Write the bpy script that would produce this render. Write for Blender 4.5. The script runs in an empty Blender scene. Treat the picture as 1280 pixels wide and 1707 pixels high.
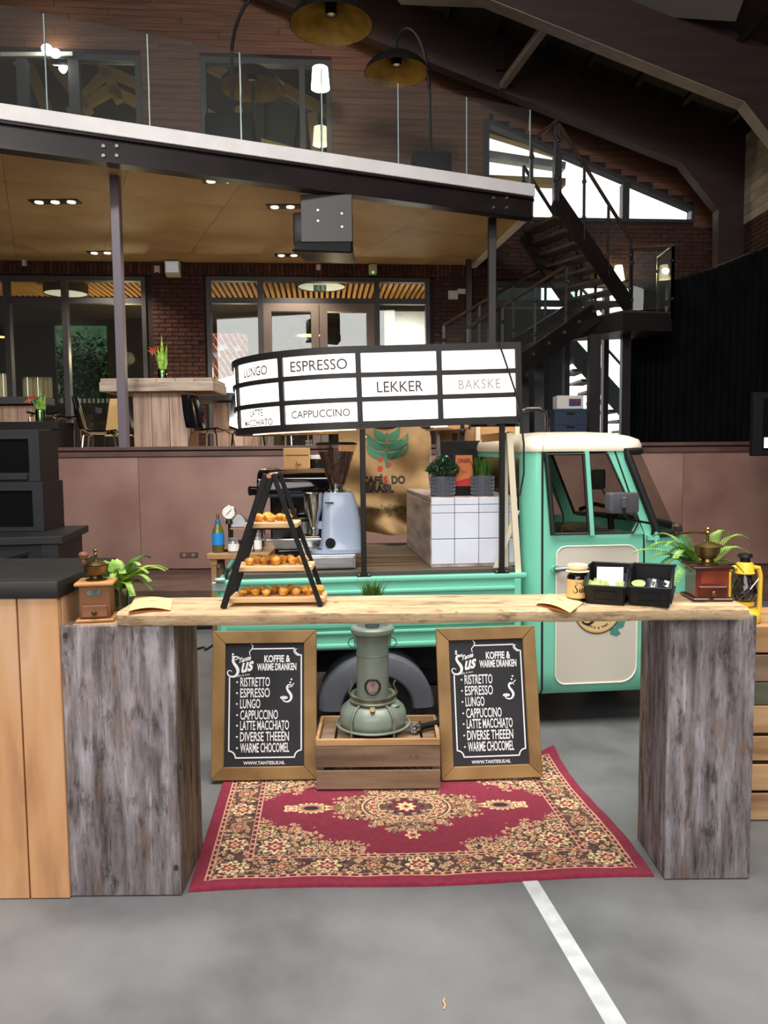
import bpy, bmesh, math, random
import numpy as np
from mathutils import Vector, Matrix
random.seed(7)
SC = bpy.context.scene
COL = SC.collection
PI = math.pi

# ---------------------------------------------------------------- camera
FPX, PITCH, ROLL, EYE = 1300.0, math.radians(4.5), math.radians(0.5), 1.45
_f = Vector((0, math.cos(PITCH), -math.sin(PITCH)))
_u0 = Vector((0, math.sin(PITCH), math.cos(PITCH)))
_r0 = Vector((1, 0, 0))
_r = _r0*math.cos(ROLL) - _u0*math.sin(ROLL)
_u = _u0*math.cos(ROLL) + _r0*math.sin(ROLL)
cam_data = bpy.data.cameras.new('camera')
cam_data.sensor_fit = 'VERTICAL'; cam_data.sensor_height = 36.0
cam_data.lens = 36.0*FPX/1707.0
cam_data.clip_start = .05; cam_data.clip_end = 200
cam = bpy.data.objects.new('camera', cam_data); COL.objects.link(cam)
cam.matrix_world = Matrix(((_r.x, _u.x, -_f.x, 0), (_r.y, _u.y, -_f.y, 0), (_r.z, _u.z, -_f.z, EYE), (0, 0, 0, 1)))
SC.camera = cam

# ---------------------------------------------------------------- world, light, exposure
SC.view_settings.view_transform = 'Standard'
SC.view_settings.look = 'None'
SC.view_settings.gamma = 1.0
SC.view_settings.exposure = 0.32
SC.view_settings.use_curve_mapping = False
world = bpy.data.worlds.new('daylight'); SC.world = world; world.use_nodes = True
_bg = world.node_tree.nodes['Background']
_bg.inputs[0].default_value = (.94, .97, 1.0, 1)
_bg.inputs[1].default_value = 2.2

def area(name, loc, target, sx, sy, power, col=(1, 1, 1), spread=180):
    l = bpy.data.lights.new(name, 'AREA'); l.shape = 'RECTANGLE'; l.size = sx; l.size_y = sy
    l.energy = power; l.color = col; l.spread = math.radians(spread)
    o = bpy.data.objects.new(name, l); COL.objects.link(o); o.location = loc
    o.rotation_euler = (Vector(target)-Vector(loc)).to_track_quat('-Z', 'Y').to_euler()
    return o
def bulb(name, loc, power, col=(1, .8, .55), r=.05):
    l = bpy.data.lights.new(name, 'POINT'); l.energy = power; l.color = col; l.shadow_soft_size = r
    o = bpy.data.objects.new(name, l); COL.objects.link(o); o.location = loc; return o
def spot(name, loc, target, power, col, ang=90, r=.04):
    l = bpy.data.lights.new(name, 'SPOT'); l.energy = power; l.color = col; l.shadow_soft_size = r
    l.spot_size = math.radians(ang); l.spot_blend = .6
    o = bpy.data.objects.new(name, l); COL.objects.link(o); o.location = loc
    o.rotation_euler = (Vector(target)-Vector(loc)).to_track_quat('-Z', 'Y').to_euler(); return o
# the hall's tall glazed front behind the photographer, and its roof lights
area('hall_front_daylight', (-1.0, -5.8, 4.3), (0, 6, 2.0), 9, 6.5, 640, (1, .98, .95))
area('roof_light_daylight', (.4, 1.6, 6.6), (.3, 2.4, 0), 7, 4, 410, (1, .965, .91), 130)

area('balcony_fascia_fill', (-3.5, -3.5, 8.2), (-1.2, 9.2, 5.0), 3.5, 1.2, 95, (1, .97, .94), 55)  # added fill aimed at the balcony fascia; no window stands there

# ---------------------------------------------------------------- helpers
def ray(px, py):
    return (_f + _r*((px-640)/FPX) + _u*((853.5-py)/FPX))
EYEV = Vector((0, 0, EYE))
def at(px, py, Y=None, z=None):
    d = ray(px, py)
    t = Y/d.y if Y is not None else (z-EYE)/d.z
    return EYEV + d*t
def on(px, py, p, n):
    d = ray(px, py); p = Vector(p); n = Vector(n)
    return EYEV + d*((p-EYEV).dot(n)/d.dot(n))
def S(r, g, b):
    def c(x):
        x /= 255.0
        return x/12.92 if x <= .04045 else ((x+.055)/1.055)**2.4
    return (c(r), c(g), c(b), 1)

class MB:
    def __init__(s): s.v = []; s.f = []
    def add(s, vs, fs):
        n = len(s.v); s.v += [tuple(v) for v in vs]; s.f += [[i+n for i in f] for f in fs]; return s
    def bx(s, x0, x1, y0, y1, z0, z1):
        return s.add([(x0, y0, z0), (x1, y0, z0), (x1, y1, z0), (x0, y1, z0), (x0, y0, z1), (x1, y0, z1), (x1, y1, z1), (x0, y1, z1)],
                     [(3, 2, 1, 0), (4, 5, 6, 7), (0, 1, 5, 4), (1, 2, 6, 5), (2, 3, 7, 6), (3, 0, 4, 7)])
    def hexa(s, p):      # eight points, bottom four then top four
        return s.add(p, [(3, 2, 1, 0), (4, 5, 6, 7), (0, 1, 5, 4), (1, 2, 6, 5), (2, 3, 7, 6), (3, 0, 4, 7)])
    def beam(s, a, b, w, h, up=(0, 0, 1)):   # w across, h along up
        a = Vector(a); b = Vector(b); d = (b-a).normalized(); up = Vector(up)
        x = d.cross(up)
        if x.length < 1e-4: x = d.cross(Vector((0, 1, 0)))
        x.normalize(); y = x.cross(d).normalized(); x = x*w/2; y = y*h/2
        return s.hexa([a-x-y, a+x-y, b+x-y, b-x-y, a-x+y, a+x+y, b+x+y, b-x+y])
    def lathe(s, prof, c=(0, 0, 0), n=24, M=None, cap=True):
        c = Vector(c); vs = []; fs = []
        if len(prof) > 3 and prof[0][0] > 1e-6 and abs(prof[0][1]-prof[-1][1]) < .003 and abs(prof[0][0]-prof[-1][0]) < .35*prof[0][0]:
            prof = list(prof)+[prof[0]]; cap = False      # a closed wall
        for r, z in prof:
            for k in range(n):
                a = 2*PI*k/n; p = Vector((r*math.cos(a), r*math.sin(a), z))
                if M is not None: p = M @ p
                vs.append(p+c)
        for i in range(len(prof)-1):
            for k in range(n):
                k2 = (k+1) % n
                fs.append((i*n+k, i*n+k2, (i+1)*n+k2, (i+1)*n+k))
        if cap and prof[0][0] > 1e-6: fs.append(tuple(range(n-1, -1, -1)))
        if cap and prof[-1][0] > 1e-6: fs.append(tuple((len(prof)-1)*n+k for k in range(n)))
        return s.add(vs, fs)
    def cyl(s, a, b, r0, r1=None, n=16):
        a = Vector(a); b = Vector(b); r1 = r0 if r1 is None else r1
        M = (b-a).to_track_quat('Z', 'Y').to_matrix()
        return s.lathe([(r0, 0), (r1, (b-a).length)], a, n, M)
    def tube(s, pts, r, n=8, closed=False):
        pts = [Vector(p) for p in pts]; m = len(pts); vs = []; fs = []
        rr = r if isinstance(r, (list, tuple)) else [r]*m
        prev = None
        for i, p in enumerate(pts):
            if closed: t = pts[(i+1) % m]-pts[i-1]
            else: t = pts[min(i+1, m-1)]-pts[max(i-1, 0)]
            t.normalize()
            if prev is None:
                x = t.cross(Vector((0, 0, 1)))
                if x.length < .1: x = t.cross(Vector((0, 1, 0)))
            else: x = prev-t*prev.dot(t)
            x.normalize(); prev = x; y = t.cross(x)
            for k in range(n):
                a = 2*PI*k/n; vs.append(p+(x*math.cos(a)+y*math.sin(a))*rr[i])
        for i in range(m if closed else m-1):
            j = (i+1) % m
            for k in range(n):
                k2 = (k+1) % n; fs.append((i*n+k, i*n+k2, j*n+k2, j*n+k))
        if not closed:
            fs.append(tuple(range(n-1, -1, -1))); fs.append(tuple((m-1)*n+k for k in range(n)))
        return s.add(vs, fs)
    def prism(s, poly, fa, fb):    # poly (a,b) list, fa / fb map to the two end caps
        n = len(poly); vs = [fa(*p) for p in poly]+[fb(*p) for p in poly]
        fs = [tuple(range(n)), tuple(range(2*n-1, n-1, -1))]
        for i in range(n):
            j = (i+1) % n; fs.append((j, i, n+i, n+j))
        return s.add(vs, fs)
    def ring(s, outer, inner, fa, fb):
        n = len(outer)
        vs = [fa(*p) for p in outer]+[fa(*p) for p in inner]+[fb(*p) for p in outer]+[fb(*p) for p in inner]
        fs = []
        for i in range(n):
            j = (i+1) % n
            fs += [(i, j, n+j, n+i), (2*n+j, 2*n+i, 3*n+i, 3*n+j), (j, i, 2*n+i, 2*n+j), (n+i, n+j, 3*n+j, 3*n+i)]
        return s.add(vs, fs)
    def ball(s, c, r, nu=12, nv=8):
        r = (r, r, r) if not isinstance(r, (tuple, list)) else r
        c = Vector(c); vs = [c+Vector((0, 0, -r[2]))]; fs = []
        for j in range(1, nv):
            b = -PI/2+PI*j/nv
            for k in range(nu):
                a = 2*PI*k/nu; vs.append(c+Vector((r[0]*math.cos(a)*math.cos(b), r[1]*math.sin(a)*math.cos(b), r[2]*math.sin(b))))
        vs.append(c+Vector((0, 0, r[2]))); L = len(vs)-1
        for k in range(nu):
            k2 = (k+1) % nu
            fs.append((0, 1+k2, 1+k)); fs.append((L, L-nu+k, L-nu+k2))
            for j in range(nv-2):
                fs.append((1+j*nu+k, 1+j*nu+k2, 1+(j+1)*nu+k2, 1+(j+1)*nu+k))
        return s.add(vs, fs)
    def grid(s, fn, nu, nv):
        vs = [fn(i/nu, j/nv) for j in range(nv+1) for i in range(nu+1)]
        fs = [(j*(nu+1)+i, j*(nu+1)+i+1, (j+1)*(nu+1)+i+1, (j+1)*(nu+1)+i) for j in range(nv) for i in range(nu)]
        return s.add(vs, fs)
    def ribbon(s, pts, ws, fn):      # flat stroke of varying width in 2D, mapped by fn
        vs = []; m = len(pts)
        for i, p in enumerate(pts):
            a = pts[max(i-1, 0)]; b = pts[min(i+1, m-1)]
            dx, dy = b[0]-a[0], b[1]-a[1]; L = math.hypot(dx, dy) or 1
            w = (ws[i] if isinstance(ws, (list, tuple)) else ws)/2
            vs += [fn(p[0]-dy/L*w, p[1]+dx/L*w), fn(p[0]+dy/L*w, p[1]-dx/L*w)]
        return s.add(vs, [(2*i, 2*i+1, 2*i+3, 2*i+2) for i in range(m-1)])
    def flat(s, poly, fn):
        return s.add([fn(*p) for p in poly], [tuple(range(len(poly)))])
    def text(s, body, size, fn, **k):
        vs, fs = text2d(body, size, **k)
        return s.add([fn(x, y) for x, y in vs], fs)
    def mesh(s, name, m=None, bev=0, seg=1, ang=35, solid=0):
        me = bpy.data.meshes.new(name); me.from_pydata(s.v, [], s.f)
        bm = bmesh.new(); bm.from_mesh(me)
        if bev:
            bm.normal_update()
            es = [e for e in bm.edges if len(e.link_faces) == 2 and e.calc_face_angle(0) > .6]
            bmesh.ops.bevel(bm, geom=es, offset=bev, segments=seg, affect='EDGES', profile=.5, clamp_overlap=True)
        bm.normal_update(); th = math.radians(ang)
        for f in bm.faces: f.smooth = True
        for e in bm.edges:
            if len(e.link_faces) == 2 and e.calc_face_angle(0) > th: e.smooth = False
        bm.to_mesh(me); bm.free()
        if m: me.materials.append(m)
        return me

_tc = {}
def text2d(body, size, bold=0, shear=0, sx=1, align='CENTER', space=1):
    key = (body, bold, shear, align, space)
    if key not in _tc:
        cu = bpy.data.curves.new('lettering', 'FONT'); cu.body = body; cu.size = 1; cu.offset = bold; cu.shear = shear
        cu.align_x = align; cu.resolution_u = 3; cu.space_character = space
        ob = bpy.data.objects.new('lettering', cu); me = bpy.data.meshes.new_from_object(ob)
        _tc[key] = ([(v.co.x, v.co.y) for v in me.vertices], [tuple(p.vertices) for p in me.polygons])
        bpy.data.objects.remove(ob); bpy.data.curves.remove(cu); bpy.data.meshes.remove(me)
    vs, fs = _tc[key]
    return [(x*size*sx, y*size) for x, y in vs], fs

def link(name, me, parent=None):
    o = bpy.data.objects.new(name, me); COL.objects.link(o)
    if parent is not None: o.parent = parent
    return o
def part(name, mb, m, parent, world=False, label=None, stuff=False, **k):
    if world and parent is not None:
        inv = parent.matrix_basis.inverted()
        mb.v = [tuple(inv @ Vector(v)) for v in mb.v]
    o = link(name, mb.mesh(name, m, **k), parent)
    if label: o['label'] = label
    if stuff: o['kind'] = 'stuff'
    return o
def tag(o, label, cat, group=None):
    o['label'] = label; o['category'] = cat
    if group: o['group'] = group
    return o
def thing(name, label, cat, loc=(0, 0, 0), rz=0, group=None, rx=0, ry=0):
    o = bpy.data.objects.new(name, None); COL.objects.link(o)
    o.location = loc; o.rotation_euler = (rx, ry, rz)
    o.empty_display_size = .05
    o.matrix_basis = Matrix.LocRotScale(Vector(loc), o.rotation_euler, None)
    return tag(o, label, cat, group)
def single(name, mb, m, label, cat, loc=(0, 0, 0), rz=0, group=None, **k):
    o = link(name, mb.mesh(name, m, **k)); o.location = loc; o.rotation_euler = (0, 0, rz)
    return tag(o, label, cat, group)
def struct(name, mb, m, parent=None, **k):
    o = link(name, mb.mesh(name, m, **k), parent)
    if parent is None: o['kind'] = 'structure'
    return o
def children_of(o): return [c for c in COL.objects if c.parent == o]
def dup(root, loc, rz=None, label=None, group=None, kids=None):
    r = root.copy(); COL.objects.link(r); r.location = loc
    if rz is not None: r.rotation_euler = (0, 0, rz)
    if label: r['label'] = label
    if group: r['group'] = group
    for ch, subs in (kids or []):
        c = ch.copy(); COL.objects.link(c); c.parent = r
        for g in subs:
            d = g.copy(); COL.objects.link(d); d.parent = c
    return r
def rrect(x0, x1, z0, z1, r, n=5, rs=None):
    rs = rs or (r, r, r, r); out = []
    for (cx, cz, a0), rr in zip(((x1, z0, -90), (x1, z1, 0), (x0, z1, 90), (x0, z0, 180)), rs):
        sx = -1 if cx == x1 else 1; sz = 1 if cz == z0 else -1
        for k in range(n+1):
            a = math.radians(a0+90*k/n)
            out.append((cx+sx*rr+rr*math.cos(a), cz+sz*rr+rr*math.sin(a)))
    return out

# ---------------------------------------------------------------- materials
def mat(name, cols, rough=.5, metal=0, scale=None, stretch=(1, 1, 1), detail=4, lo=.35, hi=.65, bump=0, rnd=0,
        emit=0, spec=.5, coat=0, dist=0, rcol=None, bscale=None):
    m = bpy.data.materials.new(name); m.use_nodes = True; nt = m.node_tree; N = nt.nodes; L = nt.links
    p = N['Principled BSDF']; p.inputs['Roughness'].default_value = rough; p.inputs['Metallic'].default_value = metal
    p.inputs['Specular IOR Level'].default_value = spec; p.inputs['Coat Weight'].default_value = coat
    if not isinstance(cols, list): cols = [cols]
    out = None
    tc = N.new('ShaderNodeTexCoord'); mp = N.new('ShaderNodeMapping'); mp.inputs['Scale'].default_value = stretch
    L.new(tc.outputs['Object'], mp.inputs[0])
    if rnd or scale:      # shift the grain of each piece by its own random number
        oi = N.new('ShaderNodeObjectInfo')
        vm = N.new('ShaderNodeVectorMath'); vm.operation = 'MULTIPLY_ADD'; vm.inputs[1].default_value = (17.3, 9.1, 5.7)
        cb = N.new('ShaderNodeCombineXYZ')
        for i in range(3): L.new(oi.outputs['Random'], cb.inputs[i])
        L.new(cb.outputs[0], vm.inputs[0]); L.new(mp.outputs[0], vm.inputs[2]); vec = vm.outputs[0]
    if scale and len(cols) > 1:
        nz = N.new('ShaderNodeTexNoise'); nz.inputs['Scale'].default_value = scale; nz.inputs['Detail'].default_value = detail
        nz.inputs['Distortion'].default_value = dist
        L.new(vec, nz.inputs['Vector'])
        rp = N.new('ShaderNodeValToRGB'); e = rp.color_ramp.elements
        while len(e) < len(cols): e.new(.5)
        for i, c in enumerate(cols):
            e[i].position = lo+(hi-lo)*i/(len(cols)-1); e[i].color = c
        L.new(nz.outputs['Fac'], rp.inputs[0]); out = rp.outputs[0]
    if rnd:
        hs = N.new('ShaderNodeHueSaturation'); mr = N.new('ShaderNodeMapRange')
        mr.inputs['To Min'].default_value = 1-rnd; mr.inputs['To Max'].default_value = 1+rnd
        L.new(oi.outputs['Random'], mr.inputs['Value']); L.new(mr.outputs[0], hs.inputs['Value'])
        if out is not None: L.new(out, hs.inputs['Color'])
        else: hs.inputs['Color'].default_value = cols[0]
        out = hs.outputs[0]
    if out is not None: L.new(out, p.inputs['Base Color'])
    else: p.inputs['Base Color'].default_value = cols[0]
    if bump:
        nb = N.new('ShaderNodeTexNoise'); nb.inputs['Scale'].default_value = bscale or (scale or 20)*2; nb.inputs['Detail'].default_value = 3
        L.new(mp.outputs[0], nb.inputs['Vector'])
        bp = N.new('ShaderNodeBump'); bp.inputs['Strength'].default_value = bump; bp.inputs['Distance'].default_value = .01
        L.new(nb.outputs['Fac'], bp.inputs['Height']); L.new(bp.outputs[0], p.inputs['Normal'])
    if emit:
        p.inputs['Emission Color'].default_value = cols[0]; p.inputs['Emission Strength'].default_value = emit
    return m
def glass(name, tint=(1, 1, 1, 1), refl=.12, rough=0.0, dens=0.0, dcol=(.02, .03, .03, 1), flat=False):
    m = bpy.data.materials.new(name); m.use_nodes = True; nt = m.node_tree; N = nt.nodes; L = nt.links
    N.remove(N['Principled BSDF']); o = N['Material Output']
    t = N.new('ShaderNodeBsdfTransparent'); t.inputs[0].default_value = tint
    g = N.new('ShaderNodeBsdfGlossy'); g.inputs['Roughness'].default_value = rough
    fr = N.new('ShaderNodeFresnel'); fr.inputs[0].default_value = 1.45
    ad = N.new('ShaderNodeMath'); ad.operation = 'ADD'; ad.use_clamp = True; ad.inputs[1].default_value = refl
    if not flat: L.new(fr.outputs[0], ad.inputs[0])
    else: ad.inputs[0].default_value = .02
    mx = N.new('ShaderNodeMixShader'); L.new(ad.outputs[0], mx.inputs[0]); L.new(t.outputs[0], mx.inputs[1]); L.new(g.outputs[0], mx.inputs[2])
    last = mx
    if dens:
        d = N.new('ShaderNodeBsdfDiffuse'); d.inputs[0].default_value = dcol
        m2 = N.new('ShaderNodeMixShader'); m2.inputs[0].default_value = dens
        L.new(mx.outputs[0], m2.inputs[1]); L.new(d.outputs[0], m2.inputs[2]); last = m2
    L.new(last.outputs[0], o.inputs[0]); return m
def weathered(name, greys, patch, dark, axis=(9, 9, .8)):
    """old scaffold board: long grain streaks, pale paint remains, brown patches and dark cracks"""
    m = bpy.data.materials.new(name); m.use_nodes = True; nt = m.node_tree; N = nt.nodes; L = nt.links
    p = N['Principled BSDF']; p.inputs['Roughness'].default_value = .8; p.inputs['Specular IOR Level'].default_value = .25
    tc = N.new('ShaderNodeTexCoord'); oi = N.new('ShaderNodeObjectInfo')
    def vec(sc):
        mp = N.new('ShaderNodeMapping'); mp.inputs['Scale'].default_value = sc; L.new(tc.outputs['Object'], mp.inputs[0])
        cb = N.new('ShaderNodeCombineXYZ')
        for i in range(3): L.new(oi.outputs['Random'], cb.inputs[i])
        vm = N.new('ShaderNodeVectorMath'); vm.operation = 'MULTIPLY_ADD'; vm.inputs[1].default_value = (37, 21, 13)
        L.new(cb.outputs[0], vm.inputs[0]); L.new(mp.outputs[0], vm.inputs[2]); return vm.outputs[0]
    def noise(sc, s, d=5, r=.6):
        n = N.new('ShaderNodeTexNoise'); n.inputs['Scale'].default_value = s; n.inputs['Detail'].default_value = d
        n.inputs['Roughness'].default_value = r; L.new(vec(sc), n.inputs['Vector']); return n.outputs['Fac']
    def ramp(f, stops):
        r = N.new('ShaderNodeValToRGB'); e = r.color_ramp.elements
        while len(e) < len(stops): e.new(.5)
        for i, (q, c) in enumerate(stops): e[i].position = q; e[i].color = c
        L.new(f, r.inputs[0]); return r.outputs[0]
    def mix(f, a, b, mode='MIX'):
        x = N.new('ShaderNodeMix'); x.data_type = 'RGBA'; x.blend_type = mode
        L.new(f, x.inputs[0]); L.new(a, x.inputs[6])
        if isinstance(b, tuple): x.inputs[7].default_value = b
        else: L.new(b, x.inputs[7])
        return x.outputs[2]
    W = (1, 1, 1, 1); K = (0, 0, 0, 1)
    base = ramp(noise(axis, 3.2, 6), [(.3, greys[0]), (.45, greys[1]), (.58, greys[2]), (.7, greys[3])])
    iso = tuple(.5*(a+2.2) for a in axis)
    pale = tuple(min(1, x*1.25) for x in greys[3][:3])+(1,)
    c = mix(ramp(noise(tuple(.55*(a+1.6) for a in axis), 3.4, 5, .65), [(.46, K), (.68, (.42, .42, .42, 1))]), base, pale)
    c = mix(ramp(noise(iso, 2.8, 5, .65), [(.55, K), (.70, (.62, .62, .62, 1))]), c, patch)
    c = mix(ramp(noise(tuple(a*3 for a in axis), 4, 4, .7), [(.56, K), (.68, (.75, .75, .75, 1))]), c, dark)
    c = mix(ramp(noise(tuple(.5*(a+4) for a in axis), 3.0, 5, .7), [(.54, K), (.68, (.8, .8, .8, 1))]), c, dark)
    vo = N.new('ShaderNodeTexVoronoi'); vo.inputs['Scale'].default_value = 7.0; L.new(vec((1, 1, .75)), vo.inputs['Vector'])
    c = mix(ramp(vo.outputs['Distance'], [(.045, (.9, .9, .9, 1)), (.075, K)]), c, dark)
    vo2 = N.new('ShaderNodeTexVoronoi'); vo2.inputs['Scale'].default_value = 3.2; vo2.feature = 'F1'; L.new(vec((1, 1, .8)), vo2.inputs['Vector'])
    c = mix(ramp(vo2.outputs['Distance'], [(.03, (.5, .5, .5, 1)), (.05, K), (.06, (.6, .6, .6, 1)), (.075, K)]), c, dark)
    L.new(c, p.inputs['Base Color'])
    b = N.new('ShaderNodeBump'); b.inputs['Strength'].default_value = .35; b.inputs['Distance'].default_value = .006
    L.new(noise(tuple(a*3 for a in axis), 4, 4, .7), b.inputs['Height']); L.new(b.outputs[0], p.inputs['Normal'])
    return m

M = {}
M['concrete'] = mat('grey_floor', [S(92, 93, 95), S(111, 112, 114), S(121, 122, 123)], .42, scale=3, detail=7, lo=.3, hi=.75, bump=.06, bscale=60)
M['line'] = mat('white_line', [S(168, 172, 176), S(188, 191, 194)], .6, scale=20)
M['copper'] = mat('rust_brown_panel', [S(132, 96, 88), S(154, 118, 108), S(168, 134, 122)], .36, scale=1.4, detail=6, lo=.3, hi=.7, spec=.5)
M['copper_trim'] = mat('rust_brown_trim', [S(84, 58, 52), S(104, 74, 64)], .5, scale=4)
M['terrace'] = mat('terrace_boards', [S(170, 146, 118), S(190, 166, 138)], .5, scale=4)  # hidden terrace floor kept pale to bounce light up to the balcony ceiling
M['brown_floor'] = mat('brown_plinth', [S(86, 62, 52), S(104, 78, 66)], .6, scale=5)
M['steel'] = mat('dark_steel', [S(32, 26, 27), S(42, 34, 35)], .38, scale=3, spec=.5)
M['steel_grey'] = mat('grey_steel', S(112, 102, 112), .4)
M['fascia'] = mat('white_fascia', [S(240, 235, 234), S(248, 244, 243)], .35, scale=4)
M['ceilply'] = mat('tan_ceiling_board', [S(172, 146, 104), S(190, 164, 120)], .6, scale=1.5, rnd=.04)
M['cladding'] = mat('red_brown_cladding', [S(84, 53, 40), S(103, 67, 49), S(116, 77, 56)], .6, scale=2.2, stretch=(.5, 4, 8), lo=.3, hi=.7, rnd=.10)
M['mortar'] = mat('mortar', S(40, 30, 27), .9)
M['brick'] = mat('red_brick', [S(54, 28, 23), S(72, 40, 32), S(92, 58, 46)], .85, scale=12, lo=.3, hi=.75, rnd=.35)
M['roof'] = mat('dark_roof_boards', [S(30, 21, 18), S(40, 28, 24)], .7, scale=2, rnd=.2)
M['rafter'] = mat('dark_rafter', [S(40, 24, 20), S(54, 32, 27)], .65, scale=3, stretch=(.4, 4, 4))
M['rafter_soffit'] = mat('grey_soffit', [S(120, 106, 94), S(136, 121, 108)], .6, scale=5)
M['pale_panel'] = mat('pale_roof_panel', S(140, 136, 130), .7)
M['pale_boards'] = mat('pale_boards', [S(150, 140, 126), S(176, 166, 150)], .7, scale=3, rnd=.15)
M['frame'] = mat('anthracite_frame', S(58, 56, 60), .45)
M['door_frame'] = mat('taupe_door_frame', S(112, 98, 92), .5)
M['glass'] = glass('clear_glass', refl=.05)
M['glass_win'] = glass('window_glass', (.90, .94, .92, 1), refl=.06)
M['glass_rail'] = glass('railing_glass', (.90, .95, .94, 1), refl=.02, dens=.05, dcol=(.28, .26, .25, 1), flat=True)  # pale sheen on the panes put in as a faint diffuse film
M['glass_edge'] = mat('glass_edge', S(150, 170, 170), .2)
M['white'] = mat('white', S(232, 230, 226), .6)
M['offwhite'] = mat('off_white_plastic', S(206, 198, 186), .5)
M['cream_wall'] = mat('cream_wall', S(214, 206, 184), .8)
M['tan_wall'] = mat('tan_wall', [S(150, 122, 72), S(172, 142, 88)], .8, scale=3)
M['tan_beam'] = mat('tan_beam', S(186, 152, 96), .7)
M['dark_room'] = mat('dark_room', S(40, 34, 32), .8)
M['slatwood'] = mat('ceiling_slat_wood', S(206, 156, 92), .6, rnd=.1)
M['black'] = mat('black', S(16, 15, 17), .6, spec=.3)
M['blackmetal'] = mat('black_metal', S(20, 19, 20), .5, spec=.4)
M['blackgloss'] = mat('black_gloss', S(10, 10, 13), .12, coat=.5)
M['blackplastic'] = mat('black_plastic', S(15, 15, 17), .42, spec=.4)
M['chrome'] = mat('chrome', S(214, 212, 208), .14, metal=1)
M['steelbrush'] = mat('brushed_steel', [S(176, 176, 180), S(200, 200, 204)], .35, metal=.85, scale=6, stretch=(1, 8, 8))
M['brass'] = mat('brass', [S(112, 92, 54), S(160, 134, 82)], .34, metal=.9, scale=14)
M['oldbrass'] = mat('old_brass', [S(70, 58, 36), S(112, 92, 54)], .42, metal=.8, scale=18)
M['curtain'] = mat('black_curtain', [S(9, 11, 13), S(15, 18, 21)], .9, scale=3, spec=.1)
M['lamp_on'] = mat('lit_lamp', (1, .86, .6, 1), .5, emit=9)
M['lamp_white'] = mat('lit_white_lamp', (1, .96, .88, 1), .5, emit=14)
M['gold'] = mat('gold_shade_inside', [S(150, 112, 44), S(186, 144, 64)], .5, scale=6)
M['green_leaf'] = mat('fern_green', [S(88, 128, 44), S(158, 196, 84)], .5, scale=25, rnd=.2)
M['fern_dark'] = mat('fern_dark_green', [S(40, 74, 30), S(70, 110, 40)], .5, scale=25, rnd=.2)
M['grass_leaf'] = mat('grass_green', [S(44, 84, 26), S(98, 140, 48)], .5, scale=30)
M['bush_leaf'] = mat('bush_green', [S(34, 62, 40), S(74, 104, 66)], .5, scale=40)
M['foliage'] = mat('outdoor_foliage', [S(20, 44, 22), S(50, 92, 40)], .7, scale=8)
M['stem'] = mat('green_stem', S(86, 128, 50), .5)
# ================================================================ SETTING
# floor, painted court line, raised terrace with its rust-brown front
struct('floor', MB().bx(-9, 9, -6, 14, -.1, 0), M['concrete'])
_a = at(885, 1472, z=0); _b = at(1022, 1700, z=0); _d = (_b-_a).normalized()
_p = _a-_d*2.6; _q = _b+_d*1.6
struct('floor_line', MB().beam((_p.x, _p.y, .0006), (_q.x, _q.y, .0006), .053, .0016), M['line'])

TERR, SF = 8.6, 1.25
wf = struct('wall_stage', MB().bx(-9, 9, TERR+.02, TERR+.14, 0, 1.49), M['mortar'])
x = -8.7
while x < 8.7:
    struct('panel', MB().bx(x+.0015, x+1.9985, TERR, TERR+.03, .16, 1.405), M['copper'], wf, bev=.003); x += 2.0
struct('trim_1', MB().bx(-9, 9, TERR-.05, TERR+.2, 1.475, 1.515), M['copper_trim'], bev=.004)
struct('trim_2', MB().bx(-9, 9, TERR-.025, TERR+.02, 1.405, 1.465), M['copper_trim'], bev=.004)
struct('floor_step', MB().bx(-9, 9, 7.3, TERR+.02, 0, .15), M['brown_floor'], bev=.006)
struct('floor_stage', MB().bx(-9, 9, TERR+.14, 18.2, SF-.1, SF), M['terrace'])

# rear wall, a little out of square with the photograph's view
WA = math.radians(4.5); WO = Vector((0, 13.3, 0))
wex = Vector((math.cos(WA), math.sin(WA), 0)); wn = Vector((math.sin(WA), -math.cos(WA), 0))
def wl(px, py, d=0):
    p = on(px, py, WO+wn*d, wn)-WO; return p.dot(wex), p.z
def wp(u, d, z): return WO+wex*u+wn*d+Vector((0, 0, z))
def wbox(mb, u0, u1, d0, d1, z0, z1):
    return mb.hexa([wp(u0, d1, z0), wp(u1, d1, z0), wp(u1, d0, z0), wp(u0, d0, z0), wp(u0, d1, z1), wp(u1, d1, z1), wp(u1, d0, z1), wp(u0, d0, z1)])
def wwin(l, t, r, b=None):
    u0, z1 = wl(l, t); u1, _ = wl(r, t); z0 = SF if b is None else wl(r, b)[1]
    return [u0, u1, z0, z1]
winA = wwin(-60, 459, 242); winB = wwin(343, 461, 716); winF = wwin(822, 470, 1064); winG = wwin(1064, 476, 1118, 502)
winC = wwin(-60, 85, 234, 300); winC[2] = 4.9
winD = wwin(333, 95, 552, 300); winD[2] = 4.9
eL, eR = wl(815, 200), wl(1156, 345); eS = wl(1100, 371)[1]; eM = wl(930, 249)[0], wl(1043, 297)[0]
def eTop(u): return eL[1]+(eR[1]-eL[1])*(u-eL[0])/(eR[0]-eL[0])
BALZ = 4.55
uB = wl(788, 442)[0]
uLEFT, uRIGHT = -7.6, 5.75
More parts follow.
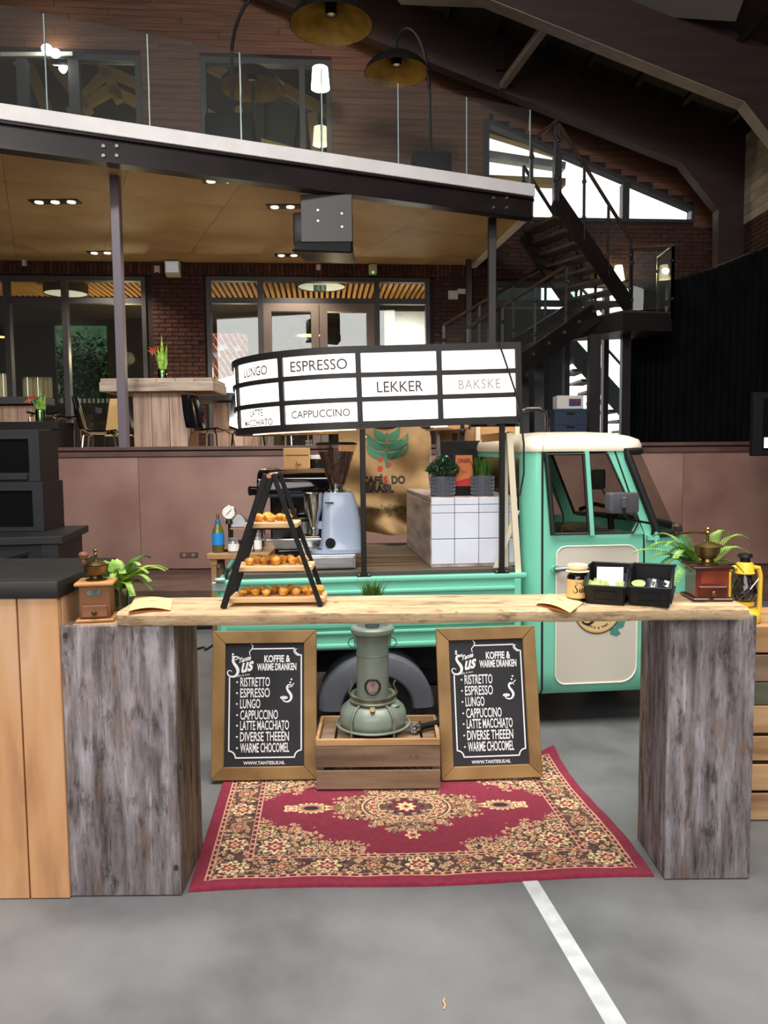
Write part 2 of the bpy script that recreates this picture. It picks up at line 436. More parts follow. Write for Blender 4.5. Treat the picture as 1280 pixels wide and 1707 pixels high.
# mortar-coloured body of the wall, pierced by the openings
wm = MB()
def wallband(z0, z1, holes, uu=(uLEFT, uRIGHT)):
    u = uu[0]
    for h in sorted(holes):
        if h[0] > u: wbox(wm, u, h[0], -.25, 0, z0, z1)
        u = h[1]
    if uu[1] > u: wbox(wm, u, uu[1], -.25, 0, z0, z1)
zA = min(winA[3], winB[3])
wallband(SF, winG[2], [winA[:2], winB[:2], winF[:2]])
wallband(winG[2], winG[3], [winA[:2], winB[:2], [winF[0], winG[1]]])
wallband(winG[3], winF[3], [winA[:2], winB[:2], winF[:2]])
wallband(winF[3], zA, [winA[:2], winB[:2]])
wallband(zA, winA[3], [winA[:2]] if winA[3] > winB[3] else [winB[:2]])
wallband(max(winA[3], winB[3]), 4.9, [])
wallband(4.9, eS, [winC[:2], winD[:2]])
wallband(eS, winD[3], [winC[:2], winD[:2], [eL[0], eR[0]]])
wallband(winD[3], winC[3], [winC[:2], [eL[0], eR[0]]])
wallband(winC[3], 9.2, [], (uLEFT, eL[0]))
us = [eL[0]+(eR[0]-eL[0])*k/6 for k in range(7)]
for a, b in zip(us, us[1:]):
    wm.hexa([wp(a, 0, eTop(a)), wp(b, 0, eTop(b)), wp(b, -.25, eTop(b)), wp(a, -.25, eTop(a)), wp(a, 0, 9), wp(b, 0, 9), wp(b, -.25, 9), wp(a, -.25, 9)])
wallband(winD[3], 9, [], (eR[0], uRIGHT))
back = struct('wall_back', wm, M['mortar'])

# bricks: the ones that show largest are pieces of their own, the rest one mass
BL, BH, BJ = .20, .058, .012
def hit(u0, u1, z0, z1, R): return u1 > R[0] and u0 < R[1] and z1 > R[2] and z0 < R[3]
proto = MB().bx(-BL/2, BL/2, -.012, .012, -BH/2, BH/2).mesh('brick', M['brick'], bev=.002)
half = MB().bx(-BL/4+.003, BL/4-.003, -.012, .012, -BH/2, BH/2).mesh('brick_half', M['brick'], bev=.002)
sold = MB().bx(-BH/2, BH/2, -.012, .012, -BL/2, BL/2).mesh('brick_soldier', M['brick'], bev=.002)
rest = MB(); nb = 0
def put_brick(u, z, kind):
    global nb
    hu, hz = {'s': (BL/2, BH/2), 'h': (BL/4, BH/2), 'v': (BH/2, BL/2)}[kind]
    d = random.uniform(-.003, .004)
    show = (winA[1] < u < winB[0] and z > 2.2) or (winB[1] < u < wl(830, 500)[0] and z > 2.6) or (z > 3.9 and u < uB and kind == 'v')
    if show and nb < 300:
        o = link('brick', {'s': proto, 'h': half, 'v': sold}[kind], back); o.location = wp(u, d+.006, z); o.rotation_euler = (0, 0, WA); nb += 1
    else: wbox(rest, u-hu, u+hu, -.01, .014+d, z-hz, z+hz)
zsold = max(winA[3], winB[3])+.02
u = -6.2
while u < uB+.2:
    put_brick(u, zsold+BL/2, 'v'); u += BH+BJ
row = 0; z = SF+.04
while z < 5.3:
    u = uLEFT+(.106 if row % 2 else 0)
    while u < uRIGHT:
        r = (u-BL/2, u+BL/2, z-BH/2, z+BH/2)
        ok = not any(hit(*r, h) for h in (winA, winB, winF, winG))
        if u < uB+.6 and z > 4.6: ok = False
        if -6.3 < u < uB+.2 and hit(*r, (-99, 99, zsold, zsold+BL+.01)): ok = False
        if hit(*r, (eL[0]-.05, eR[0]+.05, eS-.04, 9)): ok = False
        if ok: put_brick(u, z, 's')
        elif random.random() < .9:
            for uu in (u-BL/4-.003, u+BL/4+.003):
                r = (uu-BL/4, uu+BL/4, z-BH/2, z+BH/2)
                if not any(hit(*r, h) for h in (winA, winB, winF, winG)) and not (u < uB+.6 and z > 4.6) and not (-6.3 < u < uB+.2 and hit(*r, (-99, 99, zsold, zsold+BL+.01))) and not hit(*r, (eL[0]-.05, eR[0]+.05, eS-.04, 9)):
                    put_brick(uu, z, 'h')
        u += BL+BJ
    z += BH+BJ; row += 1
o = struct('brickwork', rest, M['brick'], back); o['kind'] = 'stuff'

# timber cladding above the balcony, board by board
def roofz(X): return 5.92+.392*(4.72-X)+.80
z = 4.9; PH = .105
while z < 8.9:
    segs = [(uLEFT, min(uRIGHT, 4.72-(z-5.92-.80)/.392))]
    for h in (winC, winD):
        if hit(-99, 99, z, z+PH, h):
            segs = [q for s in segs for q in ((s[0], min(s[1], h[0])), (max(s[0], h[1]), s[1])) if q[1]-q[0] > .02]
    if z+PH > eS:
        if z < eL[1]:
            ub = eL[0] if z < eR[1] else eL[0]
            ut = eR[0] if z < eR[1] else eL[0]+(eL[1]-z)/(eL[1]-eR[1])*(eR[0]-eL[0])
            segs = [q for s in segs for q in ((s[0], min(s[1], ub)), (max(s[0], ut), s[1])) if q[1]-q[0] > .02]
    elif z+PH > 4.9:
        segs = [q for s in segs for q in ((s[0], min(s[1], eL[0]+.1)),) if q[1]-q[0] > .02]
    for s in segs:
        u = s[0]
        while u < s[1]-.01:
            v = min(s[1], u+random.uniform(1.6, 3.4))
            if s[1]-v < .3: v = s[1]
            struct('board', wbox(MB(), u+.003, v-.003, 0, .018+random.uniform(0, .004), z+.0025, z+PH-.0015), M['cladding'], back); u = v
    z += PH

# window frames and panes
def wframe(name, R, us, zs, fr=.07, mul=.09, skip=None, g='glass_win', m='frame'):
    root = bpy.data.objects.new(name, None); COL.objects.link(root); root.location = wp(R[0], 0, R[2]); root['kind'] = 'structure'
    root.matrix_basis = Matrix.Translation(root.location)
    f = MB(); wbox(f, R[0], R[0]+fr, -.12, .03, R[2], R[3]); wbox(f, R[1]-fr, R[1], -.12, .03, R[2], R[3])
    wbox(f, R[0]+fr, R[1]-fr, -.12, .03, R[3]-fr, R[3]); wbox(f, R[0]+fr, R[1]-fr, -.12, .03, R[2], R[2]+fr)
    part('window_frame', f, M[m], root, world=True)
    for u in us:
        part('mullion', wbox(MB(), u-mul/2, u+mul/2, -.11, .02, R[2]+fr, R[3]-fr), M[m], root, world=True)
    zz = [R[2]+fr]+zs+[R[3]-fr]; uu = [R[0]+fr]+us+[R[1]-fr]
    for z in zs:
        for a, b in zip(uu, uu[1:]):
            part('transom', wbox(MB(), a+(mul/2 if a in us else 0), b-(mul/2 if b in us else 0), -.10, .015, z-mul/2, z+mul/2), M[m], root, world=True)
    for i, (a, b) in enumerate(zip(uu, uu[1:])):
        for j, (c, d) in enumerate(zip(zz, zz[1:])):
            if skip and (i, j) in skip: continue
            part('pane', wbox(MB(), a, b, -.06, -.052, c, d), M[g], root, world=True)
    return root
zt = wl(100, 501)[1]
wframe('window_1', winA, [wl(15, 600)[0], wl(111, 600)[0]], [zt])
zt2 = wl(400, 501)[1]
w2 = wframe('window_2', winB, [wl(436, 600)[0], wl(629, 600)[0]], [zt2], skip={(1, 0)})
# the pair of glazed doors in the second window
ua, ub_ = wl(436, 600)[0]+.045, wl(629, 600)[0]-.045; um = (ua+ub_)/2; zd = zt2-.045
for a, b, hs in ((ua, um-.006, 1), (um+.006, ub_, -1)):
    dr = bpy.data.objects.new('door_1', None); COL.objects.link(dr); dr['kind'] = 'structure'; dr.location = wp(a, 0, SF)
    dr.matrix_basis = Matrix.Translation(dr.location)
    s = .13; f = MB()
    wbox(f, a, a+s, -.10, .025, SF, zd); wbox(f, b-s, b, -.10, .025, SF, zd); wbox(f, a+s, b-s, -.10, .025, zd-s, zd); wbox(f, a+s, b-s, -.10, .025, SF, SF+.25)
    part('door_frame', f, M['door_frame'], dr, world=True)
    part('pane', wbox(MB(), a+s, b-s, -.05, -.042, SF+.25, zd-s), M['glass_win'], dr, world=True)
    hx = b-.05 if hs > 0 else a+.05
    part('handle', MB().tube([wp(hx, .03, SF+1.0), wp(hx, .08, SF+1.0), wp(hx, .08, SF+1.35), wp(hx, .03, SF+1.35)], .012), M['chrome'], dr, world=True)
wframe('window_3', winF, [wl(945, 600)[0], wl(1010, 600)[0]], [wl(880, 505)[1]], g='glass')
wframe('window_4', winG, [], [], fr=.04, g='glass')
wframe('window_5', winC, [wl(38, 150)[0], wl(124, 150)[0]], [], fr=.09, mul=.17)
wframe('window_6', winD, [wl(504, 180)[0]], [], fr=.09, mul=.09)
we = bpy.data.objects.new('window_7', None); COL.objects.link(we); we['kind'] = 'structure'; we.location = wp(eL[0], 0, eS); we.matrix_basis = Matrix.Translation(we.location)
f = MB(); t = .07
def sl(u0, u1, d0, d1, th):
    f.hexa([wp(u0, d1, eTop(u0)-th), wp(u1, d1, eTop(u1)-th), wp(u1, d0, eTop(u1)-th), wp(u0, d0, eTop(u0)-th), wp(u0, d1, eTop(u0)), wp(u1, d1, eTop(u1)), wp(u1, d0, eTop(u1)), wp(u0, d0, eTop(u0))])
sl(eL[0], eR[0], -.15, .04, t); wbox(f, eL[0]-.1, eL[0], -.15, .04, eS, eTop(eL[0])); wbox(f, eR[0]-.05, eR[0], -.15, .04, eS, eTop(eR[0])-t); wbox(f, eL[0], eR[0]-.05, -.15, .04, eS, eS+.05)
part('window_frame', f, M['frame'], we, world=True)
for u in eM: part('mullion', wbox(MB(), u-.06, u+.06, -.12, .03, eS+.05, eTop(u)-t-.03), M['frame'], we, world=True)
cu = [eL[0]]+list(eM)+[eR[0]-.05]
for a, b in zip(cu, cu[1:]):
    q = MB(); q.hexa([wp(a, -.05, eS), wp(b, -.05, eS), wp(b, -.06, eS), wp(a, -.06, eS), wp(a, -.05, eTop(a)-.03), wp(b, -.05, eTop(b)-.03), wp(b, -.06, eTop(b)-.03), wp(a, -.06, eTop(a)-.03)])
    part('pane', q, M['glass'], we, world=True)

# ---------------------------------------------------------------- balcony
P1 = at(0, 251, z=4.45); P2 = at(882, 366, z=4.45); be = (P2-P1).normalized(); bn = Vector((be.y, -be.x, 0))
P0 = P1-be*2.2; W2 = wp(uB, 0, 4.45); W0 = wp(uLEFT, 0, 4.45)
def lift(p, z): return Vector((p.x, p.y, z))
slab = [P0, P2, W2, W0]
def clip(poly, e, q):     # keep the part of a plan polygon left of the edge e -> q
    out = []
    def side(p): return (q.x-e.x)*(p.y-e.y)-(q.y-e.y)*(p.x-e.x)
    for i, p in enumerate(poly):
        r = poly[(i+1) % len(poly)]; a, b = side(p), side(r)
        if a >= 0: out.append(p)
        if a*b < 0: out.append(p+(r-p)*(a/(a-b)))
    return out
bal = struct('ceiling_balcony', MB().prism([(p.x, p.y) for p in slab], lambda a, b: (a, b, BALZ+.02), lambda a, b: (a, b, 4.845)), M['dark_room'])
bv = -bn
for i in range(-4, 12):
    for j in range(-1, 9):
        s0, t0 = i*1.25, j*.9 if False else j*1.25
        poly = [P1+be*(s0+.002)+bv*(t0+.002), P1+be*(s0+1.248)+bv*(t0+.002), P1+be*(s0+1.248)+bv*(t0+1.248), P1+be*(s0+.002)+bv*(t0+1.248)]
        for k in range(4):
            if poly: poly = clip(poly, slab[k], slab[(k+1) % 4])
        if len(poly) > 2:
            part('panel', MB().prism([(p.x, p.y) for p in poly], lambda a, b: (a, b, BALZ), lambda a, b: (a, b, BALZ+.02)), M['ceilply'], bal)
def edge(o0, o1, z0, z1, a=P0, b=P2):
    e = (b-a).normalized(); n = Vector((e.y, -e.x, 0))
    A, B = a+n*o0, b+n*o0; C, D = a+n*o1, b+n*o1
    return MB().hexa([lift(C, z0), lift(D, z0), lift(B, z0), lift(A, z0), lift(C, z1), lift(D, z1), lift(B, z1), lift(A, z1)])
bm_ = struct('beam_balcony', edge(-.02, .05, 4.45, 4.70), M['steel'])
struct('flange', edge(-.06, .10, 4.44, 4.462), M['steel'], bm_)
struct('flange', edge(-.06, .10, 4.685, 4.708), M['steel'], bm_)
struct('trim_3', edge(-.05, .13, 4.709, 4.86), M['fascia'], bev=.004)
struct('trim_4', edge(-.03, .05, 4.50, 4.80, P2, W2), M['fascia'])
for px in (183, 833):
    for dx in (-11, 11):
        for dy in (-8, 8):
            p = on(px+dx, (252 if px < 400 else 338)+dy, P1+bn*.05, bn)
            struct('bolt', MB().cyl(p, p+bn*.02, .018, n=8), M['steelbrush'], bm_)
def post(px, y0, Y, w, nm='column_balcony'):
    t = at(px, y0, Y=Y); c = struct(nm, MB().bx(t.x-w/2, t.x+w/2, Y-w/2, Y+w/2, SF, BALZ), M['steel_grey'] if px < 400 else M['steel'], bev=.006)
    struct('base_plate', MB().bx(t.x-w, t.x+w, Y-w, Y+w, SF, SF+.015), M['steel'], c); return c
post(192, 300, 9.05, .10); post(820, 400, 10.75, .105); post(781, 480, 13.05, .09)

# frameless glass balustrade along the balcony edge
gr = thing('glass_balustrade', 'long frameless glass balustrade along the white balcony edge', 'railing', lift(P1, 4.86))
cuts = []
for px in (-140, 80, 250, 402, 537, 664, 778, 884):
    p = on(px, 200, P1-bn*.04, bn); cuts.append((p-P1).dot(be))
for a, b in zip(cuts, cuts[1:]):
    q = [P1+be*(a+.012)-bn*.04, P1+be*(b-.012)-bn*.04]; w = bn*.016
    part('pane', MB().hexa([lift(q[0], 4.862), lift(q[1], 4.862), lift(q[1]-w, 4.862), lift(q[0]-w, 4.862), lift(q[0], 5.87), lift(q[1], 5.87), lift(q[1]-w, 5.87), lift(q[0]-w, 5.87)]), M['glass_rail'], gr, world=True)
for a in cuts[1:]:
    q = P1+be*a-bn*.048
    part('joint_strip', MB().beam(lift(q, 4.862), lift(q, 5.86), .014, .014), M['glass_edge'], gr, world=True)

# ---------------------------------------------------------------- roof
def truss(Y, w=.22, sof=True):
    u = lambda X: 5.92+.392*(4.72-X)
    prof = [(-8, u(-8)), (4.72, 5.92), (5.32, 5.20), (5.36, SF), (5.72, SF), (5.78, u(5.78)+.8), (-8, u(-8)+.8)]
    t = struct('rafter_truss', MB().prism(prof, lambda a, b: (a, Y-w/2, b), lambda a, b: (a, Y+w/2, b)), M['rafter'])
    if not sof: return
    s = MB(); q = .012
    y0, y1 = Y-w/2-.003, Y+w/2+.003
    for (xa, za), (xb, zb) in (((-8, u(-8)), (4.72, 5.92)), ((4.72, 5.92), (5.32, 5.20))):
        s.hexa([(xa, y0, za-q), (xb, y0, zb-q), (xb, y1, zb-q), (xa, y1, za-q), (xa, y0, za), (xb, y0, zb), (xb, y1, zb), (xa, y1, za)])
    struct('soffit', s, M['rafter_soffit'], t)
truss(10.6); truss(12.75, sof=False)  # pale soffit left off the back truss, its unlit look put into colour
rf = MB()
rf.hexa([(-8.2, -6.4, roofz(-8.2)), (5.9, -6.4, roofz(5.9)), (5.9, 14.5, roofz(5.9)), (-8.2, 14.5, roofz(-8.2)),
         (-8.2, -6.4, roofz(-8.2)+.2), (5.9, -6.4, roofz(5.9)+.2), (5.9, 14.5, roofz(5.9)+.2), (-8.2, 14.5, roofz(-8.2)+.2)])
roof = struct('roof', rf, M['roof'])
for k in range(19):           # purlins running along the roof
    X = -7.6+k*.72
    struct('purlin', MB().beam((X, 5.6, roofz(X)-.05), (X, 14.2, roofz(X)-.05), .07, .1, up=(.365, 0, .93)), M['roof'], roof)
_n = Vector((.392, 0, 1)).normalized(); _rp = Vector((4.72, 0, 6.72-.12))
for quad in (((1010, -30), (1250, -30), (1226, 36), (1072, 26)), ((640, -30), (800, -30), (826, 14), (668, 8))):
    pts = [on(*q, _rp, _n) for q in quad]
    struct('panel', MB().add(pts+[p+Vector((0, 0, .05)) for p in pts], [(0, 1, 2, 3), (7, 6, 5, 4), (0, 1, 5, 4), (1, 2, 6, 5), (2, 3, 7, 6), (3, 0, 4, 7)]), M['pale_panel'], roof)
p, q = at(906, 48, Y=10.75), at(838, 142, Y=12.6)
struct('brace', MB().beam(p, q, .10, .10), M['rafter_soffit'], roof)
p, q = at(834, 18, Y=12.6), at(834, 118, Y=12.6)
struct('brace', MB().beam(p, q, .12, .12), M['rafter'], roof)

# side walls
def side_wall(name, X, t):
    w = struct(name, MB().bx(X, X+t, -6.2, 14, 0, 11.9 if X < 0 else 6.4), M['mortar']); return w
side_wall('wall_left', -8.3, .2)
struct('wall_front', MB().bx(-8.3, 5.9, -6.4, -6.2, 0, 11.9), M['pale_boards'])
wr = side_wall('wall_right', 5.75, .2)
rb = MB(); z = SF+.04; row = 0
while z < 4.95:
    y = 7.5+(.106 if row % 2 else 0)
    while y < 13.6:
        rb.bx(5.735, 5.76, y-.1, y+.1, z-BH/2, z+BH/2); y += .212
    z += .07; row += 1
o = struct('brickwork', rb, M['brick'], wr); o['kind'] = 'stuff'
z = 4.96
while z < 6.3:
    struct('board', MB().bx(5.72, 5.75, 7.5, 13.7, z, z+.135), M['pale_boards'], wr, bev=.004); z += .14

# heavy black stage curtain
cp = [Vector((4.1, 13.05, 0)), Vector((4.62, 12.95, 0)), Vector((4.98, 12.1, 0)), Vector((5.22, 10.7, 0)), Vector((5.38, 9.2, 0))]
seg = [0]
for a, b in zip(cp, cp[1:]): seg.append(seg[-1]+(b-a).length)
def cur(u, v):
    s = u*seg[-1]; k = 0
    while k < len(cp)-2 and s > seg[k+1]: k += 1
    d = (cp[k+1]-cp[k]).normalized(); p = cp[k]+d*(s-seg[k]); n = Vector((d.y, -d.x, 0))
    w = math.sin(s*2*PI/.17+.8*math.sin(s*5))*(.035+.02*(1-v))
    p = p-n*w*-1; return (p.x, p.y, SF+.02+v*2.86)
cb = MB().grid(cur, 300, 6)
n0 = len(cb.v); cb.add([(x+.012, y+.012, z) for x, y, z in cb.v], [tuple(reversed(f)) for f in cb.f])
o = single('stage_curtain', cb, M['curtain'], 'tall black pleated curtain hanging along the right brick wall', 'curtain', ang=180)
tr = thing('curtain_rail', 'thin dark rail carrying the tall black curtain', 'rail', (0, 0, 0))
part('bar', MB().tube([(p.x, p.y, SF+2.9) for p in cp], .014, 6), M['steel'], tr)
# ---------------------------------------------------------------- rooms behind the glass
rb_ = bpy.data.objects.new('wall_rear_room', None); COL.objects.link(rb_); rb_['kind'] = 'structure'
RD = -4.6
uLEFT_ = uLEFT; uLEFT = -9.5; r = MB(); ox_ = lambda px: on(px, 600, WO+wn*-4.6, wn).x
opens = [(ox_(-60), ox_(46)), (ox_(60), ox_(112)), (ox_(119), ox_(206)), (on(338, 560, WO+wn*-4.6, wn).x-.1, on(440, 560, WO+wn*-4.6, wn).x)]
oz_ = lambda py: on(100, py, WO+wn*-4.6, wn).z
hi_ = {opens[0][0]: oz_(622), opens[1][0]: oz_(628), opens[2][0]: oz_(520)}; lo_ = {opens[0][0]: oz_(668), opens[1][0]: oz_(664), opens[2][0]: oz_(672)}
u = uLEFT
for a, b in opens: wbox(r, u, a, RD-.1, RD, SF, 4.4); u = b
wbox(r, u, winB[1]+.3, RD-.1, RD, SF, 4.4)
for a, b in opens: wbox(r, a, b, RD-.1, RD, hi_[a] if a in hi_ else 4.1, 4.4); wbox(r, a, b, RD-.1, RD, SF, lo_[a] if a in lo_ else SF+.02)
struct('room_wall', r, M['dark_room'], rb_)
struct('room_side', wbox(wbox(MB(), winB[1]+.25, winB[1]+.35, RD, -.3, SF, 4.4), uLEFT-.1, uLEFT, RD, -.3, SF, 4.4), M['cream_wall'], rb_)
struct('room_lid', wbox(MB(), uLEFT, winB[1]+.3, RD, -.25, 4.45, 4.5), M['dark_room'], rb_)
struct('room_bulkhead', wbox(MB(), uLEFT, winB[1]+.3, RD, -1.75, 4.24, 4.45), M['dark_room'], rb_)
tl_m = bpy.data.materials.new('backlit_blind'); tl_m.use_nodes = True; _n = tl_m.node_tree.nodes; _t = _n.new('ShaderNodeBsdfTranslucent'); _t.inputs[0].default_value = (.55, .47, .34, 1)
tl_m.node_tree.links.new(_t.outputs[0], _n['Material Output'].inputs[0])
for a, b in opens[:2]:
    w_ = (b-a)/6
    for k in range(6): struct('blind', wbox(MB(), a+k*w_+.01, a+(k+1)*w_-(-.005), RD-.04-.02*(k % 2), RD-.03-.02*(k % 2), lo_[a], hi_[a]), tl_m, rb_)
uu = uLEFT+.1; k = 0
sm = wbox(MB(), -.025, .025, -1.75, -.35, 4.32, 4.38)
sm.v = [tuple(Vector(v)-WO) for v in sm.v]; sme = sm.mesh('slat', M['slatwood'])
while uu < winB[1]+.2:
    o = link('slat', sme, rb_); o.location = WO+wex*uu; uu += .10
def room_glow(u, d, z, p, c=(1, .76, .45)): bulb('room_lamp', wp(u, d, z), p, c, .12)
room_glow(-4.6, -1.7, 3.2, 42); room_glow(-.9, -1.7, 3.2, 42); room_glow(-2.6, -2.4, 3.0, 20)
uLEFT = uLEFT_
# drum pendants hanging in the rear room
def drum(px, py, d, r, h, lab):
    p = on(px, py, WO+wn*d, wn); t = thing('drum_pendant', lab, 'lamp', p)
    part('shade', MB().lathe([(r, 0), (r, h), (r-.01, h), (r-.01, 0)], n=32), M['dark_room'], t)
    part('diffuser', MB().lathe([(0, .012), (r-.012, .012), (r-.012, .03), (0, .03)], n=32), mat('lit_diffuser', (.85, .88, .78, 1), .5, emit=.35), t)
    part('cord', MB().cyl((0, 0, h-.02), (0, 0, max(h+.02, 4.32-p.z)), .008, n=6), M['black'], t)
drum(110, 490, -.62, .36, .17, 'dark drum pendant with a pale disc underneath behind the far window')
drum(536, 479, -.62, .42, .03, 'flat pale disc lamp above the glazed double doors')
e = thing('exit_sign', 'small green exit pictogram sign above the glazed double doors', 'sign', wp(wl(533, 480, -.5)[0], -.5, wl(533, 480, -.5)[1]), WA)
part('plate', MB().bx(-.11, .11, -.01, .01, -.06, .06), mat('green_sign', S(60, 110, 90), .5, emit=.3), e)
ru = MB(); y = -.014
fn = lambda a, b: (a, y, b)
ru.flat([(-.02+.013*math.cos(t*.785), .035+.013*math.sin(t*.785)) for t in range(8)], fn)
ru.ribbon([(-.022, .02), (-.03, -.012), (-.05, -.035)], .018, fn); ru.ribbon([(-.03, -.01), (-.008, -.022), (-.004, -.045)], .014, fn); ru.ribbon([(-.05, 0), (-.025, .012), (.0, -.004)], .011, fn)
ru.flat([(.03, -.045), (.08, -.045), (.08, .045), (.03, .045)], fn)
part('pictogram', ru, M['white'], e)
e = thing('pendant_lamp', 'small black dome pendant with golden inside behind the glazed doors', 'lamp', wp(wl(515, 560, -1.2)[0], -1.2, wl(515, 560, -1.2)[1]))
part('shade', MB().lathe([(.27, 0), (.25, .06), (.18, .15), (.06, .21), (.03, .22), (.03, .21), (.17, .14), (.26, 0)]), M['black'], e)
part('bulb', MB().lathe([(.0, .0), (.2, .005), (.2, .02), (0, .025)]), mat('warm_disc', (1, .66, .22, 1), .5, emit=1.6), e)
part('cord', MB().cyl((0, 0, .2), (0, 0, 4.32-e.location.z), .008, n=6), M['black'], e)
e = thing('pendant_lamp', 'small dome pendant with golden inside at the left frame edge', 'lamp', wp(wl(-2, 562, -1.2)[0], -1.2, wl(-2, 562, -1.2)[1]))
part('shade', MB().lathe([(.19, 0), (.17, .05), (.12, .1), (.04, .15), (.03, .14), (.11, .09), (.18, 0)]), M['black'], e)
part('bulb', MB().lathe([(.0, .0), (.15, .005), (.15, .02), (0, .025)]), mat('warm_disc', (1, .62, .18, 1), .5, emit=1.8), e)
part('cord', MB().cyl((0, 0, .14), (0, 0, 4.32-e.location.z), .008, n=6), M['black'], e)
# garden seen past the rear room: ground, clipped tree, low picket fence, tiled roof
struct('ground_garden', MB().bx(-14, 12, 18.3, 40, SF-.3, SF-.05), M['pale_boards'])
struct('wall_garden', MB().bx(ox_(112)-1.8, ox_(206)+.2, 20.2, 20.4, SF-.05, 5.2), M['foliage'])
tg = thing('garden_tree', 'dark leafy tree standing outside behind the rear room windows', 'tree', wp(ox_(160), -5.5, SF))
fo = MB(); random.seed(3)
for k in range(2600):
    a, b = random.uniform(0, 2*PI), random.uniform(-1, 1); rr = random.random()**.4
    c = Vector((1.05*rr*math.cos(a)*math.sqrt(1-b*b)**.5, .5*rr*math.sin(a)*math.sqrt(1-b*b), 1.95+1.05*rr*b))
    d1 = Vector((random.gauss(0, 1), random.gauss(0, 1), random.gauss(0, 1))).normalized()*.07; d2 = Vector((random.gauss(0, 1), random.gauss(0, 1), random.gauss(0, 1))).normalized()*.05
    fo.add([c-d1, c+d2, c+d1, c-d2], [(0, 1, 2, 3)])
part('foliage', fo, M['foliage'], tg, stuff=True)
part('trunk', MB().cyl((0, 0, 0), (0, 0, 1.2), .06, .04), M['tan_beam'], tg)
pf = thing('picket_fence', 'low pale picket fence standing below the dark garden tree', 'fence', wp(ox_(122), -4.95, SF+.55), WA)
pk = MB().hexa([(-.025, -.01, .0), (.025, -.01, 0), (.025, .01, 0), (-.025, .01, 0), (-.025, -.01, .88), (.025, -.01, .88), (.025, .01, .88), (-.025, .01, .88)]).mesh('picket', M['offwhite'])
for k in range(13):
    o = link('picket', pk, pf); o.location = (-.15+k*.1, 0, 0)
part('rail', MB().bx(-.2, 1.1, .012, .03, .3, .36).bx(-.2, 1.1, .012, .03, .7, .76), M['offwhite'], pf)
# red tiled roof outside the second window
rt = thing('tiled_roof', 'red tiled roof with white frost patches seen through the window', 'roof', wp(wl(384, 560, -5.6)[0], -5.6, wl(384, 560, -5.6)[1]), WA); rt.scale = (1.22, 1.22, 1.22)
tm = mat('red_roof_tile', [S(150, 66, 44), S(196, 98, 68), S(205, 110, 80)], .6, scale=9, rnd=.15, emit=0)
fr = mat('white_roof_tile', S(235, 235, 245), .6)  # plain white for a random share of the tiles
A_, B_ = Vector((-.55, -.25, .8)), Vector((.05, .35, .75))   # eave side top, ridge top
ridge_dir = Vector((.62, 0, -1.05)).normalized(); eave_dir = Vector((-1.0, -.1, -.32)).normalized()
top = Vector((-.05, 0, .72)); nrm = ridge_dir.cross(eave_dir).normalized()
if nrm.y > 0: nrm = -nrm
for i in range(14):
    for j in range(11):
        c = top+ridge_dir*(i*.105+.05)+eave_dir*(j*.1+.05)+nrm*.01
        t = MB().hexa([c+ridge_dir*a*.06+eave_dir*b*.048+nrm*(h+(.012 if a > 0 else 0)) for h in (-.01, .01) for a, b in ((-1, -1), (1, -1), (1, 1), (-1, 1))])
        part('tile', t, fr if random.random() < .13 else tm, rt)
part('ridge', MB().tube([top-ridge_dir*.05+nrm*.02, top+ridge_dir*1.5+nrm*.02], .045, 8), mat('grey_ridge', S(130, 130, 150), .5), rt)
q = [top, top+ridge_dir*1.5, top+ridge_dir*1.5+Vector((.8, .3, -.1)), top+Vector((.5, .3, -.1))]
part('slope', MB().add(q+[p+Vector((0, .05, -.03)) for p in q], [(0, 1, 2, 3), (7, 6, 5, 4), (0, 1, 5, 4), (1, 2, 6, 5), (2, 3, 7, 6), (3, 0, 4, 7)]), M['dark_room'], rt)
part('gable_post', MB().bx(-.6, -.5, 0, .1, (SF-rt.location.z)/1.22-.2, .3).bx(.5, .6, .1, .2, (SF-rt.location.z)/1.22-.2, -.6), M['dark_room'], rt)
# pale wall right of the doors
bright = struct('wall_pale', wbox(MB(), wl(636, 500)[0]+.15, winB[1]+.28, -1.35, -1.25, SF, 4.0), M['white'])
area('pale_wall_light', wp(winB[1]-.35, -.5, 3.2), wp(winB[1]-.3, -1.3, 2.6), .5, 1.2, 26, (1, .97, .9))

# attic room behind the two upper windows
at_ = bpy.data.objects.new('wall_attic_room', None); COL.objects.link(at_); at_['kind'] = 'structure'
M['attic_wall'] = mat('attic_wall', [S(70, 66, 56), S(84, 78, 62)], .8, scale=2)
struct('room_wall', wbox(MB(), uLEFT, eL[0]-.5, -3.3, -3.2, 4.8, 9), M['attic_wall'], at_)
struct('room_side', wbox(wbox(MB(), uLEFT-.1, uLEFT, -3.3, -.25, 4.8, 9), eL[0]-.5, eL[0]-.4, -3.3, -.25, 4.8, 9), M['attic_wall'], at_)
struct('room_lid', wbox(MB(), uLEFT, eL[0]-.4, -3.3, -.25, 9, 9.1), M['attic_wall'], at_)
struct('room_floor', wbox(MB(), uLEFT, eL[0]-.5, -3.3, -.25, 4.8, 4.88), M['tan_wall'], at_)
for pts in (((60, 70), (150, 190)), ((45, 100), (85, 200)), ((150, 60), (200, 170)), ((115, 190), (185, 150)), ((185, 150), (235, 175)), ((130, 175), (180, 120)), ((180, 120), (240, 145)),
            ((335, 105), (430, 150)), ((345, 190), (400, 225)), ((430, 125), (560, 195)), ((415, 235), (560, 275)), ((520, 190), (528, 262)), ((395, 180), (412, 235))):
    p, q = [on(*a, WO+wn*-2.4, wn) for a in pts]
    struct('timber', MB().beam(p, q, .14, .18), M['tan_beam'], at_)
bulb('attic_lamp', wp(-4.3, -1.2, 6.6), 34, (1, .8, .5), .15); bulb('attic_lamp', wp(-1.9, -1.3, 6.7), 16, (1, .8, .5), .15)
